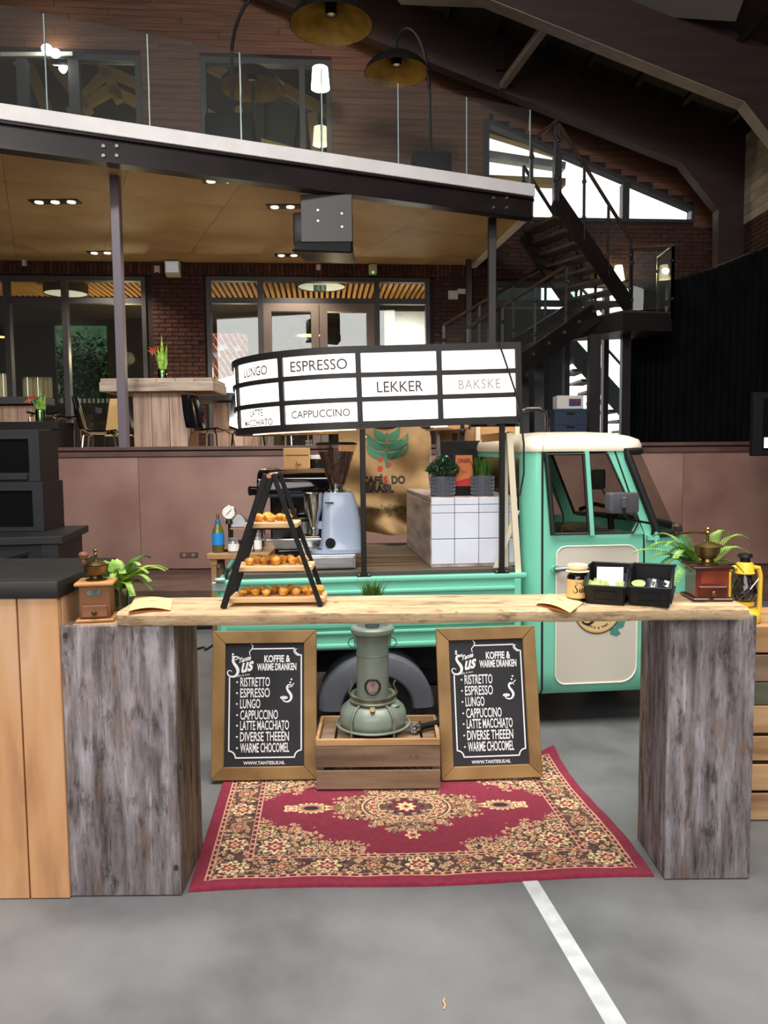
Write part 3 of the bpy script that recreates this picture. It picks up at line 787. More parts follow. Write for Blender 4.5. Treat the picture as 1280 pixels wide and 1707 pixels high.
# pale porch beams outside the sloping window
for k, (a, b, c) in enumerate((((800, 215), (938, 258), 'tan_beam'), ((800, 258), (940, 279), 'white'), ((800, 300), (940, 306), 'tan_beam'))):
    p, q = on(*a, WO+wn*-1.2, wn), on(*b, WO+wn*-1.2, wn)
    struct('trim_%d' % (5+k), MB().beam(p, q, .2, .13), M[c])
struct('ground_outside', MB().bx(1.2, 9, 14.2, 40, SF-.4, SF-.05), M['white'])

struct('door_2', wbox(MB(), winF[0]+.08, wl(960, 600)[0], -.5, -.45, SF, wl(880, 507)[1]), M['teal_dark'] if 'teal_dark' in M else mat('dark_teal_panel', S(34, 46, 46), .3), None)
struct('wall_porch', wbox(MB(), winF[0]-.6, wl(958, 600)[0]-.2, -1.5, -1.4, SF, 4.6), mat('grey_teal_wall', S(112, 136, 132), .8))
# ---------------------------------------------------------------- open steel staircase
st = thing('steel_staircase', 'dark open steel staircase with wooden treads and glass balustrades', 'staircase', at(990, 738, Y=12.2))
UA, UB = at(926, 332, Y=10.9), at(1050, 512, Y=12.0)      # near stringer of the upper flight
VA, VB = at(872, 392, Y=11.6), at(968, 532, Y=12.75)       # far stringer
part('stringer', MB().beam(UA, UB, .05, .27), M['steel'], st, world=True)
part('stringer', MB().beam(VA, VB, .05, .24), M['steel'], st, world=True)
M['tread'] = mat('tread_wood', [S(58, 46, 36), S(78, 62, 48)], .55, scale=6, rnd=.1)
for k in range(8):
    t = (k+.6)/8.2; a = UA.lerp(UB, t); b = VA.lerp(VB, t); z = (a.z+b.z)/2; a.z = z; b.z = z
    part('tread', MB().beam(a, b, .25, .04), M['tread'], st, world=True)
LZ = UB.z-.12
LP = [Vector((UB.x-.18, UB.y-.25, 0)), at(1120, 520, Y=11.9), Vector((at(1120, 520, Y=11.9).x+.02, 12.6, 0)), Vector((VB.x-.15, 12.9, 0)), Vector((VB.x-.15, VB.y-.1, 0))]
part('landing', MB().prism([(p.x, p.y) for p in LP], lambda a, b: (a, b, LZ-.26), lambda a, b: (a, b, LZ)), M['steel'], st, world=True)
part('landing_board', MB().prism([(p.x, p.y) for p in LP], lambda a, b: (a, b, LZ+.001), lambda a, b: (a, b, LZ+.03)), M['tread'], st, world=True)
# lower flight
DA, DB = at(992, 522, Y=12.1), at(780, 668, Y=10.9)
EA, EB = at(960, 515, Y=12.9), at(740, 655, Y=11.7)
part('stringer', MB().beam(DA, DB, .05, .28), M['steel'], st, world=True)
part('stringer', MB().beam(EA, EB, .05, .28), M['steel'], st, world=True)
for k in range(8):
    t = (k+.5)/8; a = DA.lerp(DB, t); b = EA.lerp(EB, t); z = (a.z+b.z)/2; a.z = b.z = z
    part('tread', MB().beam(a, b, .25, .04), M['tread'], st, world=True)
for px, Y, w in ((990, 12.2, .17), (1042, 12.45, .13)):
    q = at(px, 600, Y=Y); part('column', MB().bx(q.x-w/2, q.x+w/2, Y-w/2, Y+w/2, SF, LZ-.26), M['steel'], st, world=True)
    part('base_plate', MB().bx(q.x-w, q.x+w, Y-w, Y+w, SF, SF+.02), M['steel'], st, world=True)
def rail_run(a, b, h0, h1, n, name='glass_panel', hand=True, extra=None):
    a = Vector(a); b = Vector(b); up = Vector((0, 0, 1)); d = (b-a); nn = d.cross(up).normalized()*.006
    for k in range(n):
        p = a+d*((k+.04)/n); q = a+d*((k+.96)/n)
        part(name, MB().hexa([p+up*h0-nn, q+up*h0-nn, q+up*h0+nn, p+up*h0+nn, p+up*h1-nn, q+up*h1-nn, q+up*h1+nn, p+up*h1+nn]), M['glass_rail'], st, world=True)
    for k in range(n+1):
        p = a+d*(k/n); m = MB().beam(p+up*(h0-.15), p+up*(h1+.06), .035, .035)
        for z in (h0+.15, h1-.15): m.ball(p+up*z, .035, 8, 6)
        part('baluster', m, M['steel'], st, world=True)
    if hand: part('handrail', MB().tube([a+up*(h1+.07), b+up*(h1+.07)], .026, 8), M['tread'], st, world=True)
rail_run(UA+Vector((.03, 0, 0)), UB, .12, .92, 3)
rail_run(VA, VB, .12, .90, 2)
rail_run(P1+be*cuts[-1], UA, .1, .95, 1)
c1 = Vector((UB.x+.02, UB.y, LZ+.03)); c2 = Vector((LP[1].x, LP[1].y, LZ+.03)); c3 = Vector((LP[2].x, 12.6, LZ+.03))
rail_run(c1, c2, .04, .9, 1); rail_run(c2, c3, .04, .9, 1)
rail_run(DA, DB, .14, .92, 4); rail_run(EA, EB, .14, .92, 4)
# outside escape stair seen through the bright doorway
ou = thing('outdoor_stair', 'dark outdoor stair seen through the bright doorway under the landing', 'staircase', at(1010, 700, Y=15.4))
a, b = at(938, 565, Y=15.4), at(1075, 718, Y=15.4)
M['teal_steel'] = mat('outdoor_steel', S(40, 52, 50), .5)
part('stringer', MB().beam(a, b, .08, .34), M['teal_steel'], ou, world=True)
for h in (.75, 1.35):
    part('rail', MB().tube([a+Vector((0, 0, h)), b+Vector((0, 0, h))], .028, 6), M['teal_steel'], ou, world=True)
for k in range(9):
    p = a.lerp(b, (k+.5)/9); part('tread', MB().beam(p+Vector((-.1, .05, -.1)), p+Vector((-.1, 1.1, -.1)), .3, .05), M['tread'], ou, world=True)
part('post', MB().beam(b+Vector((0, 0, -.2)), Vector((b.x, b.y, SF-.05)), .1, .1).beam(a+Vector((0, 0, -.1)), Vector((a.x, a.y, SF-.05)), .1, .1), M['teal_steel'], ou, world=True)

# ---------------------------------------------------------------- lamps of the hall
M['shade_black'] = mat('black_shade', S(22, 20, 20), .45)
def dome(t, c, r, tilt=None):
    h = r*.62; o = [(r, 0), (r*.95, h*.22), (r*.8, h*.5), (r*.5, h*.82), (r*.2, h*.97), (.03, h)]
    part('lamp_shade', MB().lathe(o, c, 28, cap=False), M['shade_black'], t, world=True)
    part('shade_lining', MB().lathe([(a*.985, b-.012 if b > .02 else b) for a, b in o], c, 28, cap=False), M['gold'], t, world=True)
    bulb('dome_lining_fill', Vector(c)+Vector((0, 0, h*.25)), .45, (1, .8, .45), .05)  # lamp is off; small glow added to lift the gold lining
    part('socket', MB().cyl(Vector(c)+Vector((0, 0, h*.35)), Vector(c)+Vector((0, 0, h*.98)), .07, n=14), M['black'], t, world=True)
    return Vector(c)+Vector((0, 0, h))
def arc_lamp(lab, basepx, toppx, shadepx, Y, Ys, r, bw, bh):
    b = at(*basepx, Y=Y); b.z = 4.848; t = thing('arc_floor_lamp', lab, 'lamp', b, 0, 'arc floor lamps on the balcony')
    part('base', MB().bx(-bw/2, bw/2, -bw/2, bw/2, 0, bh), M['black'], t, bev=.05, seg=2)
    c = at(*shadepx, Y=Ys); top = dome(t, c, r)
    s = at(*toppx, Y=Y); pts = [Vector((b.x, b.y, b.z+.4)), Vector((b.x+(s.x-b.x)*.3, b.y, (b.z+s.z)/2)), s]; pts[0].z = b.z+bh-.02
    m = (top-s)*.5+s; m.z = max(top.z, s.z)+.35
    c1, c2, te = Vector((s.x, s.y, m.z)), Vector((s.x+(top.x-s.x)*.9, top.y, m.z+.15)), top+Vector((0, 0, .10))
    for k in range(1, 17):
        q = k/16; pts.append(s*(1-q)**3+c1*3*q*(1-q)**2+c2*3*q*q*(1-q)+te*q**3)
    pts.append(top)
    part('arc_pole', MB().tube(pts, .022, 8), M['blackmetal'], t, world=True)
arc_lamp('tall arc lamp with black dome highest above the balcony', (390, 235), (386, 100), (552, 42), 10.3, 10.3, .53, .62, .80)
arc_lamp('arc lamp with black dome hanging under the dark rafter', (718, 285), (716, 160), (661, 122), 11.0, 11.0, .44, .54, .58)
b = at(424, 255, Y=11.8); b.z = 4.848
t = thing('arc_floor_lamp', 'black dome lamp glimpsed behind the glass before the upper window', 'lamp', b, 0, 'arc floor lamps on the balcony')
part('base', MB().lathe([(.22, 0), (.22, .04), (.03, .06), (.03, .1)]), M['black'], t)
c = at(420, 148, Y=11.8); c = dome(t, c, .48)
part('arc_pole', MB().tube([b+Vector((0, 0, .05)), (b+c)/2+Vector((.02, .05, 0)), c-Vector((0, 0, .02))], .02, 8), M['blackmetal'], t, world=True)
b = at(538, 262, Y=12.2); b.z = 4.848
t = thing('floor_lamp', 'glowing cream shaded floor lamp on the balcony before the upper window', 'lamp', b)
c = at(534, 148, Y=12.2)
part('lamp_shade', MB().lathe([(.14, 0), (.115, .30), (.11, .30), (.135, 0)], c, 20), M['lamp_on'], t, world=True)
part('pole', MB().cyl(b, c+Vector((0, 0, .15)), .012, n=8), M['chrome'], t, world=True)
part('base', MB().lathe([(.15, 0), (.15, .02), (.02, .03)]), M['chrome'], t)
bulb('floor_lamp_bulb', c+Vector((0, 0, .15)), 9, (1, .8, .5), .06)
# twin spots on a rail above the upper left window
p = at(60, 87, Y=12.75)
t = thing('twin_spot_bar', 'bright twin spotlights on a pale bar above the upper window', 'lamp', p)
part('bar', MB().bx(-1.1, .55, .05, .09, -.03, .03), M['offwhite'], t)
for dx, dz in ((.17, .05), (.30, -.02)):
    part('spot_head', MB().ball((dx, 0, dz), (.085, .06, .07), 12, 8), M['lamp_white'], t)
part('bracket', MB().bx(-.5, -.45, .08, .45, -.02, .02).bx(.25, .3, .08, .45, -.02, .02), M['offwhite'], t)
bulb('twin_spot_glow', p+Vector((.25, -.15, 0)), 7, (1, .95, .85), .06)
# sconce under the stairs
s = on(1031, 455, WO+wn*.12, wn)
t = thing('wall_sconce', 'glowing warm wall lamp on the brick behind the staircase', 'lamp', s)
part('lamp_shade', MB().lathe([(.10, -.12), (.06, .12), (.055, .12), (.095, -.12)], n=18), M['lamp_on'], t)
part('wall_plate', MB().beam((0, .02, .05), (0, .12, .05), .05, .08), M['steel'], t)
bulb('sconce_bulb', s+Vector((0, -.1, 0)), 12, (1, .72, .32), .05)
# recessed downlights in sets
M['spot_lens'] = mat('downlight_lens', (1, .86, .58, 1), .4, emit=7)
for px, py, n, lab in ((92, 336, 3, 'set of three ceiling downlights left of the tall lilac post'), (168, 421, 2, 'pair of ceiling downlights beside the tall lilac post'),
                       (366, 301, 2, 'pair of ceiling downlights just behind the steel balcony beam'), (484, 344, 3, 'set of three ceiling downlights beside the hung loudspeaker'),
                       (490, 425, 3, 'set of three ceiling downlights near the brick wall below the loudspeaker')):
    p = at(px, py, z=BALZ-.004)
    t = thing('downlight', lab, 'lamp', p, 0, 'downlights in the balcony ceiling')
    wdt = .20
    part('housing', MB().bx(-wdt*n/2, wdt*n/2, -.08, .08, -.008, .004), M['offwhite'] if False else M['steel'], t)
    for k in range(n):
        part('lens', MB().cyl(((k-(n-1)/2)*wdt, 0, -.014), ((k-(n-1)/2)*wdt, 0, -.006), .05, n=14), M['spot_lens'], t)
    spot('downlight_beam', p+Vector((0, 0, -.03)), p+Vector((0, .1, -3)), 140, (1, .89, .70), 120)
# hung loudspeaker under the beam
_bp = on(543, 330, P1+be*0, bn); sp = at(543, 366, Y=_bp.y+.02)
M['speaker_brown'] = mat('speaker_brown', S(44, 34, 35), .5)
t = thing('hung_loudspeaker', 'dark brown loudspeaker hanging under the balcony beam', 'speaker', sp)
part('bracket_plate', MB().bx(-.29, .31, -.02, .02, -.26, 4.436-sp.z), M['speaker_brown'], t, bev=.004)
part('cabinet', MB().hexa([(-.40, .05, -.28), (.30, .05, -.36), (.30, .50, -.36), (-.30, .50, -.28), (-.40, .05, .1), (.30, .05, .2), (.30, .5, .2), (-.3, .5, .1)]), M['blackplastic'], t, bev=.03, seg=2)
part('bottom_shell', MB().hexa([(-.42, -.02, -.36), (.31, -.06, -.40), (.31, .5, -.40), (-.3, .5, -.36), (-.34, .0, -.24), (.31, 0, -.24), (.31, .5, -.24), (-.3, .5, -.24)]), M['blackplastic'], t, bev=.02)
bo = MB()
for dx, dz in ((-.09, .1), (.19, .06), (-.09, -.02), (.19, -.09)): bo.cyl((dx, -.03, dz), (dx, -.018, dz), .012, n=8)
part('bolts', bo, M['steelbrush'], t, stuff=True)
# small boxes on the brick wall
for px, py, w, h, d, nm, lab in ((41, 438, .06, .09, .05, 'sensor_box', 'tiny white box on the bricks above the far left window'), (262, 449, .075, .10, .05, 'sensor_box', 'tiny white box on the bricks left of the wall speaker'),
                              (531, 446, .075, .09, .05, 'sensor_box', 'tiny white box on the bricks above the double doors'), (755, 492, .15, .13, .06, 'junction_box', 'pale square box on the brick right of the double doors'),
                              (769, 486, .13, .07, .05, 'junction_box', 'pale flat box beside the square box on the brick')):
    p = on(px, py, WO, wn); t = thing(nm, lab, 'box', p, WA)
    part('cover', MB().bx(-w/2, w/2, -d, 0, -h/2, h/2), M['offwhite'], t, bev=.008); part('back_plate', MB().bx(-w/2-.008, w/2+.008, -.018, 0, -h/2-.008, h/2+.008), M['white'], t)
p = on(290, 449, WO, wn); t = thing('wall_speaker', 'small pale loudspeaker on the bricks beside the double door window', 'speaker', p, WA)
part('cabinet', MB().hexa([(-.12, -.16, -.1), (.12, -.16, -.1), (.12, -.02, -.14), (-.12, -.02, -.14), (-.12, -.18, .1), (.12, -.18, .1), (.12, -.02, .1), (-.12, -.02, .1)]), M['offwhite'], t, bev=.01)
part('grille', MB().hexa([(-.1, -.168, -.085), (.1, -.168, -.085), (.1, -.158, -.085), (-.1, -.158, -.085), (-.1, -.188, .085), (.1, -.188, .085), (.1, -.178, .085), (-.1, -.178, .085)]), M['steelbrush'], t)
part('bracket', MB().bx(-.15, .15, -.06, 0, .0, .03), M['steel'], t)
p = on(621, 450, WO, wn); t = thing('alarm_unit', 'white wall alarm unit with a green light above the doors', 'alarm', p, WA)
part('housing', MB().bx(-.07, .07, -.1, 0, -.09, .08), M['offwhite'], t, bev=.02, seg=2)
part('indicator', MB().cyl((0, -.11, -.06), (0, -.09, -.06), .02, n=10), mat('green_led', (.2, .9, .1, 1), .4, emit=.8), t)
# grey door-closer like display at the right edge
d = at(1268, 708, Y=7.6)
t = thing('black_monitor', 'black flat monitor at the right picture edge on a stand', 'monitor', (d.x+.3, 7.6, 0))
h0 = at(1268, 760, Y=7.6).z; h1 = at(1268, 654, Y=7.6).z
part('screen_case', MB().bx(-.39, .6, -.04, .04, h0, h1), M['black'], t, bev=.008)
part('screen', MB().bx(-.30, .52, -.045, -.039, h0+.06, h1-.06), M['blackgloss'], t)
z = at(1274, 738, Y=7.55).z; part('lit_label', MB().bx(-.285, -.2, -.049, -.044, z-.05, z+.05), mat('screen_light', (.7, .85, 1, 1), .4, emit=1.3), t)
part('stand', MB().bx(.05, .15, -.03, .03, .03, h0+.05), M['black'], t); part('foot', MB().bx(-.3, .5, -.25, .25, 0, .03), M['black'], t)
# ================================================================ FURNITURE ON THE TERRACE
M['oldplank'] = mat('old_plank', [S(156, 130, 114), S(196, 166, 148), S(212, 186, 168)], .75, scale=2.4, stretch=(7, 7, .8), lo=.3, hi=.72, rnd=.10, bump=.15)
M['oldplank_x'] = mat('old_plank_flat', [S(150, 134, 122), S(190, 172, 156), S(208, 192, 176)], .75, scale=2.4, stretch=(.8, 7, 7), lo=.3, hi=.72, rnd=.10)
def bar_table(lab, pxl, pxr, ytop, Y, base, dark=False, dep=.8):
    a, b = at(pxl, ytop, Y=Y), at(pxr, ytop, Y=Y); z1 = a.z; cx = (a.x+b.x)/2; w = b.x-a.x
    t = thing('bar_table', lab, 'table', (cx, Y+dep/2, SF), 0, 'bar tables on the terrace'); h = z1-SF
    m = M['blackmetal'] if dark else M['oldplank_x']
    if dark:
        part('tabletop', MB().bx(-w/2, w/2, -dep/2, dep/2, h-.10, h), mat('dark_top', S(62, 62, 70), .5), t, bev=.006)
    else:
        f = MB().bx(-w/2, w/2, -dep/2, -dep/2+.04, h-.12, h-.01).bx(-w/2, w/2, dep/2-.04, dep/2, h-.12, h-.01).bx(-w/2, -w/2+.04, -dep/2+.04, dep/2-.04, h-.12, h-.01).bx(w/2-.04, w/2, -dep/2+.04, dep/2-.04, h-.12, h-.01)
        part('apron', f, m, t, bev=.004)
        n = 6
        for k in range(n):
            x0 = -w/2+.01+k*(w-.02)/n; part('plank', MB().bx(x0+.003, x0+(w-.02)/n-.003, -dep/2+.005, dep/2-.005, h-.035, h+.035), m, t, bev=.004)
    bl, br = at(base[0], ytop+40, Y=Y+.15).x-cx, at(base[1], ytop+40, Y=Y+.15).x-cx; nb_ = 3
    part('core', MB().bx(bl+.02, br-.02, -dep/2+.18, dep/2-.16, 0, h-.12), M['dark_room'], t)
    for k in range(nb_):
        x0 = bl+k*(br-bl)/nb_; part('board', MB().bx(x0+.003, x0+(br-bl)/nb_-.003, -dep/2+.15, -dep/2+.18, 0, h-.12), M['oldplank'], t, bev=.003)
        part('board', MB().bx(x0+.003, x0+(br-bl)/nb_-.003, dep/2-.16, dep/2-.13, 0, h-.12), M['oldplank'], t, bev=.003)
    for s, x in ((-1, bl), (1, br)):
        part('board', MB().bx(x-.012, x+.012, -dep/2+.18, dep/2-.16, 0, h-.12), M['oldplank'], t, bev=.003)
    return t
bar_table('large pale plank bar table carrying the flower vase', 165, 355, 636, 9.5, (222, 312))
bar_table('dark topped bar table half hidden behind the lit sign', 322, 470, 655, 10.4, (356, 430), True)
bar_table('far bar table of wooden boards at the left picture edge', -60, 62, 662, 11.3, (-20, 55), True, .6)
# vase of bird-of-paradise flowers
def vase(px, py, Y, lab, hh, z=None):
    p = at(px, py, Y=Y)
    if z is not None: p.z = z
    t = thing('flower_vase', lab, 'vase', p)
    part('glass_jar', MB().lathe([(.05, 0), (.055, .02), (.055, .13), (.045, .15), (.042, .15), (.05, .13), (.05, .02), (0, .015)], n=16), glass('vase_glass', (.75, .85, .75, 1), .12), t)
    for k in range(3):
        x = (-.03, .0, .035)[k]; lm = MB(); top = hh*(.75, 1, .8)[k]
        pts = [(x*.3, 0, .03), (x, .01, top*.5), (x*1.8, .01, top)]
        lm.add([(pts[0][0]-.008, 0, .03), (pts[1][0]-.03, .0, top*.5), pts[2], (pts[1][0]+.03, .012, top*.5), (pts[0][0]+.008, 0.006, .03), (pts[1][0], -.012, top*.5)], [(0, 5, 1), (1, 5, 2), (5, 3, 2), (4, 3, 5), (0, 4, 5)])
        part('leaf', lm, M['green_leaf'], t)
    part('stem', MB().tube([(-.01, 0, .03), (-.06, 0, hh*.45), (-.09, 0, hh*.62)], .008, 6), M['stem'], t)
    fm = MB(); c = Vector((-.1, 0, hh*.62))
    for a in (20, 60, 95, 130, 165, 200, 240):
        d = Vector((math.cos(math.radians(a)), -.25, math.sin(math.radians(a))))*random.uniform(.05, .10); s = Vector((-d.z, 0, d.x))*.11
        fm.add([c, c+d*.5+s, c+d, c+d*.5-s], [(0, 1, 2, 3)])
    part('blossom', fm, mat('orange_red_petal', [S(200, 62, 24), S(226, 96, 40)], .5, scale=30), t)
vase(271, 630, 9.9, 'glass jar with an orange red flower on the plank bar table', .58, at(200, 636, Y=9.5).z+.037)
vase(68, 706, 9.3, 'flower vase with red bloom standing on the black bench', .42, at(60, 703, Y=9.2).z+.001)

# black shell chairs with chrome legs
M['shell'] = mat('black_shell', S(14, 15, 22), .14, coat=.6)
def chair(loc, rz, lab, h=.46, name='shell_chair', back=True, first=[None]):
    t = thing(name, lab, 'chair' if back else 'stool', loc, rz, 'black shell chairs on the terrace' if back else 'stools on the terrace')
    if h == .46 and first[0]:
        for nm, me in first[0]: link(nm, me, t)
        return t
    s = MB().grid(lambda u, v: ((u-.5)*.42, (v-.5)*.42, h+.03*abs(2*u-1)**2-.02*math.sin(v*PI)+(.03*max(0, v-.8)*5)), 10, 10)
    n0 = len(s.v); s.add([(x, y, z-.014) for x, y, z in s.v], [tuple(reversed(f)) for f in s.f])
    lst = [part('seat', s, M['shell'], t)]
    if back:
        b = MB().grid(lambda u, v: ((u-.5)*(.42-.1*v*v), .20+.09*v+.0*u-.03*math.sin(u*PI), h+.03+v*.40), 10, 8)
        b.add([(x, y+.014, z) for x, y, z in b.v], [tuple(reversed(f)) for f in b.f]); lst.append(part('backrest', b, M['shell'], t))
    for sx in (-1, 1):
        for sy in (-1, 1):
            lst.append(part('leg', MB().tube([(sx*.13, sy*.13, h-.02), (sx*.17, sy*.18, h-.05), (sx*.22, sy*.23, 0)], .011, 6), M['chrome'], t))
    if h == .46: first[0] = [(o.name.split('.')[0], o.data) for o in lst]
    return t
for px, Y, rz, lab in ((168, 9.75, 1.75, 'glossy black chair beside the plank bar table base'), (205, 10.9, .3, 'black chair standing behind the plank bar table on its left'),
                       (352, 9.4, 1.2, 'black chair between the plank table and the lit sign'), (412, 9.3, .2, 'chair whose chrome legs show below the rounded sign end'),
                       (480, 9.75, -.5, 'chair whose chrome legs show below the sign beside the kraft bag')):
    p = at(px, 700, Y=Y); chair((p.x, Y, SF), rz, lab)
for px, Y, lab in ((72, 10.9, 'chrome stool standing behind the black bench on its left'), (113, 11.9, 'chrome stool standing behind the black bench near the window mullion')):
    p = at(px, 700, Y=Y); chair((p.x, Y, SF), .4, lab, .74, 'bar_stool', False)
# open menu card and black bench on the terrace
p = at(186, 690, Y=10.35)
t = thing('menu_board', 'tan folded menu board leaning behind the glossy black chair', 'board', (p.x, 10.35, SF))
part('panel', MB().hexa([(-.10, 0, .42), (.08, 0, .42), (.08, .02, .42), (-.10, .02, .42), (-.05, .1, .92), (.12, .1, .92), (.12, .12, .92), (-.05, .12, .92)]), M['tan_beam'], t)
part('stand', MB().bx(-.06, .06, 0, .06, 0, .42), M['black'], t)
l, r_ = at(-80, 710, Y=9.2), at(101, 710, Y=9.2); zt_ = at(60, 703, Y=9.2).z
t = thing('black_bench', 'long low black bench on the terrace above the stacked cabinets', 'bench', ((l.x+r_.x)/2, 9.35, SF))
w = (r_.x-l.x)/2; part('bench_top', MB().bx(-w, w, -.2, .25, zt_-SF-.09, zt_-SF), M['blackmetal'], t, bev=.004)
for sx in (-.92, .92): part('leg', MB().bx(sx*w-.05, sx*w+.05, -.18, .23, 0, zt_-SF-.09), M['black'], t)
# crates, carton and leaning sheets stored under the stairs
p = at(946, 735, Y=12.0); z = SF
blue = mat('blue_plastic', S(34, 52, 78), .5)
for k in range(4):
    t = thing('blue_crate', ['blue plastic crate at the bottom of the pile under the stairs', 'blue plastic crate second from the bottom under the stairs', 'blue plastic crate third from the bottom under the stairs', 'blue plastic crate on top of the pile under the stairs'][k], 'crate', (p.x, 12.0, z), 0, 'blue crates under the stairs')
    h = .20; bmb = MB().bx(-.24, .24, -.18, .18, 0, .015).bx(-.24, .24, -.18, -.165, .015, h).bx(-.24, .24, .165, .18, .015, h).bx(-.24, -.225, -.165, .165, .015, h).bx(.225, .24, -.165, .165, .015, h)
    part('body', bmb, blue, t); part('rim', MB().bx(-.25, .25, -.19, -.181, h-.04, h), blue, t); part('rim', MB().bx(-.25, .25, .181, .19, h-.04, h), blue, t)
    part('hand_grip', MB().bx(-.06, .06, -.186, -.181, h-.09, h-.055), M['black'], t); z += h+.001
t = thing('white_carton', 'white carton with a red mark on top of the blue crates', 'carton', (p.x, 12.0, z))
part('body', MB().bx(-.2, .2, -.15, .15, 0, .2), M['white'], t, bev=.004); part('printed_mark', MB().bx(-.02, .16, -.152, -.1505, .04, .15), mat('red_blue_mark', [S(150, 40, 40), S(50, 60, 120)], .6, scale=8, lo=.48, hi=.52), t)
for k, (px, w, lab) in enumerate(((908, .1, 'dark narrow panel leaning beside the blue crates'), (880, .12, 'dark panel leaning behind the sign under the stairs'))):
    p = at(px, 735, Y=12.0); o = single('leaning_panel', MB().beam((0, 0, 0), (.02, .3, 1.55), .02, w*1.6, up=(1, 0, 0)), M['frame'], lab, 'panel', (p.x, 12.35, SF+.02), 0, 'panels under the stairs')
# ================================================================ BLACK CABINETS AND COUNTER AT THE LEFT
M['blackwood'] = mat('black_painted_wood', [S(15, 17, 21), S(23, 25, 30), S(33, 31, 32)], .55, scale=3, stretch=(.6, 5, 5), lo=.3, hi=.8)
def open_box(lab, x1, zb, zt, Y, dep, w, sill):
    t = thing('black_cabinet', lab, 'cabinet', (x1-w/2, Y+dep/2, zb), 0, 'stacked black cabinets'); h = zt-zb; fr = .075
    part('carcass', MB().bx(-w/2, -w/2+.02, -dep/2+.02, dep/2, 0, h).bx(w/2-.02, w/2, -dep/2+.02, dep/2, 0, h).bx(-w/2+.02, w/2-.02, -dep/2+.02, dep/2, h-.02, h).bx(-w/2+.02, w/2-.02, -dep/2+.02, dep/2, 0, .02).bx(-w/2+.02, w/2-.02, dep/2-.02, dep/2, .02, h-.02), mat('dark_brown_side', S(40, 29, 26), .6), t)
    part('face_frame', MB().ring([(-w/2, 0), (w/2, 0), (w/2, h), (-w/2, h)], [(-w/2+fr, sill), (w/2-fr, sill), (w/2-fr, h-fr*.8), (-w/2+fr, h-fr*.8)], lambda a, b: (a, -dep/2, b), lambda a, b: (a, -dep/2+.02, b)), M['blackwood'], t, bev=.003)
    part('grille_cloth', MB().bx(-w/2+fr, w/2-fr, -dep/2+.012, -dep/2+.016, sill, h-fr*.8), mat('dark_cloth', S(9, 9, 10), .9, spec=.1), t)
    return t
CY = 5.25
zz = [at(70, y, Y=CY).z for y in (885, 803, 717)]
x1 = at(66, 760, Y=CY).x; x2 = at(76, 850, Y=CY).x
t = open_box('upper black cabinet of the stack with a wide sill', x1, zz[1]+.001, zz[2], CY, .30, 1.3, .06)
part('sill_board', MB().bx(-.58, .57, -.17, -.1505, .012, .054), M['blackwood'], t, bev=.004)
open_box('middle black cabinet of the stack under the upper one', x2, zz[0], zz[1], CY-.03, .33, 1.3, .03)
LY = 4.9; lx = at(113, 900, Y=LY).x; lz = zz[0]
t = thing('low_black_cabinet', 'low black cabinet under the stacked cabinets with a silver label', 'cabinet', Vector((at(104, 890, Y=LY).x, LY, 0))+Matrix.Rotation(math.radians(9), 3, 'Z') @ Vector((-.82, .36, 0)), math.radians(9))
part('top_board', MB().bx(-.8, .82, -.36, .40, lz-.05, lz-.001), M['blackwood'], t, bev=.004)
part('carcass', MB().bx(-.78, .78, -.32, .36, .02, lz-.05), M['blackwood'], t)
part('side_stile', MB().bx(.68, .79, -.345, -.32, .02, lz-.05), M['blackwood'], t, bev=.003)
part('drawer_front', MB().bx(-.78, -.02 if False else .0, -.345, -.32, lz-.22, lz-.06), M['blackwood'], t, bev=.003)
part('name_plate', MB().bx(.42, .56, -.328, -.319, lz-.15, lz-.125), M['steelbrush'], t)
ox = at(86, 930, Y=4.3).x; oz = at(50, 925, Y=4.3).z
t = thing('black_chest', 'flat black chest standing before the low black cabinet', 'chest', (ox-.6, 4.5, 0))
part('front', MB().bx(-.6, .33, -.2, -.17, .02, oz-.04), M['blackwood'], t, bev=.003)
part('body', MB().bx(-.6, .33, -.17, .1, .02, oz-.04), M['black'], t)
part('lid', MB().bx(-.61, .34, -.21, .11, oz-.039, oz-.015), M['blackwood'], t, bev=.003)
# plank-clad counter with black top
KY = 2.44; kx = at(117, 1490, Y=KY).x; kz = at(60, 968, Y=KY).z
M['rawpine'] = mat('raw_pine', [S(184, 138, 102), S(212, 168, 130), S(204, 152, 106), S(164, 114, 80)], .65, scale=1.6, stretch=(4, 4, .7), lo=.3, hi=.72, rnd=.08, bump=.08)
M['worn_black'] = mat('worn_black_top', [S(18, 17, 17), S(27, 25, 24), S(52, 38, 33)], .5, scale=5, stretch=(.6, 3, 3), lo=.35, hi=.85, bump=.05)
t = thing('plank_counter', 'counter clad in raw pine planks with a worn black top', 'counter', (kx-.5, KY+.25, 0))
ztop = kz-.056
for a, b in ((-.5, .05), (.053, .367), (.370, .499)):
    part('plank', MB().bx(a+.001, b-.001, -.25, -.225, .002, ztop), M['rawpine'], t, bev=.002)
for a, b in ((-.22, .0), (.003, .24)):
    part('plank', MB().bx(.475, .5, a, b, .002, ztop), M['rawpine'], t, bev=.002)
part('core', MB().bx(-.5, .47, -.22, .24, .002, ztop), M['dark_room'], t)
part('black_top', MB().bx(-.55, .507, -.262, .285, ztop, kz), M['worn_black'], t, bev=.006, seg=2)

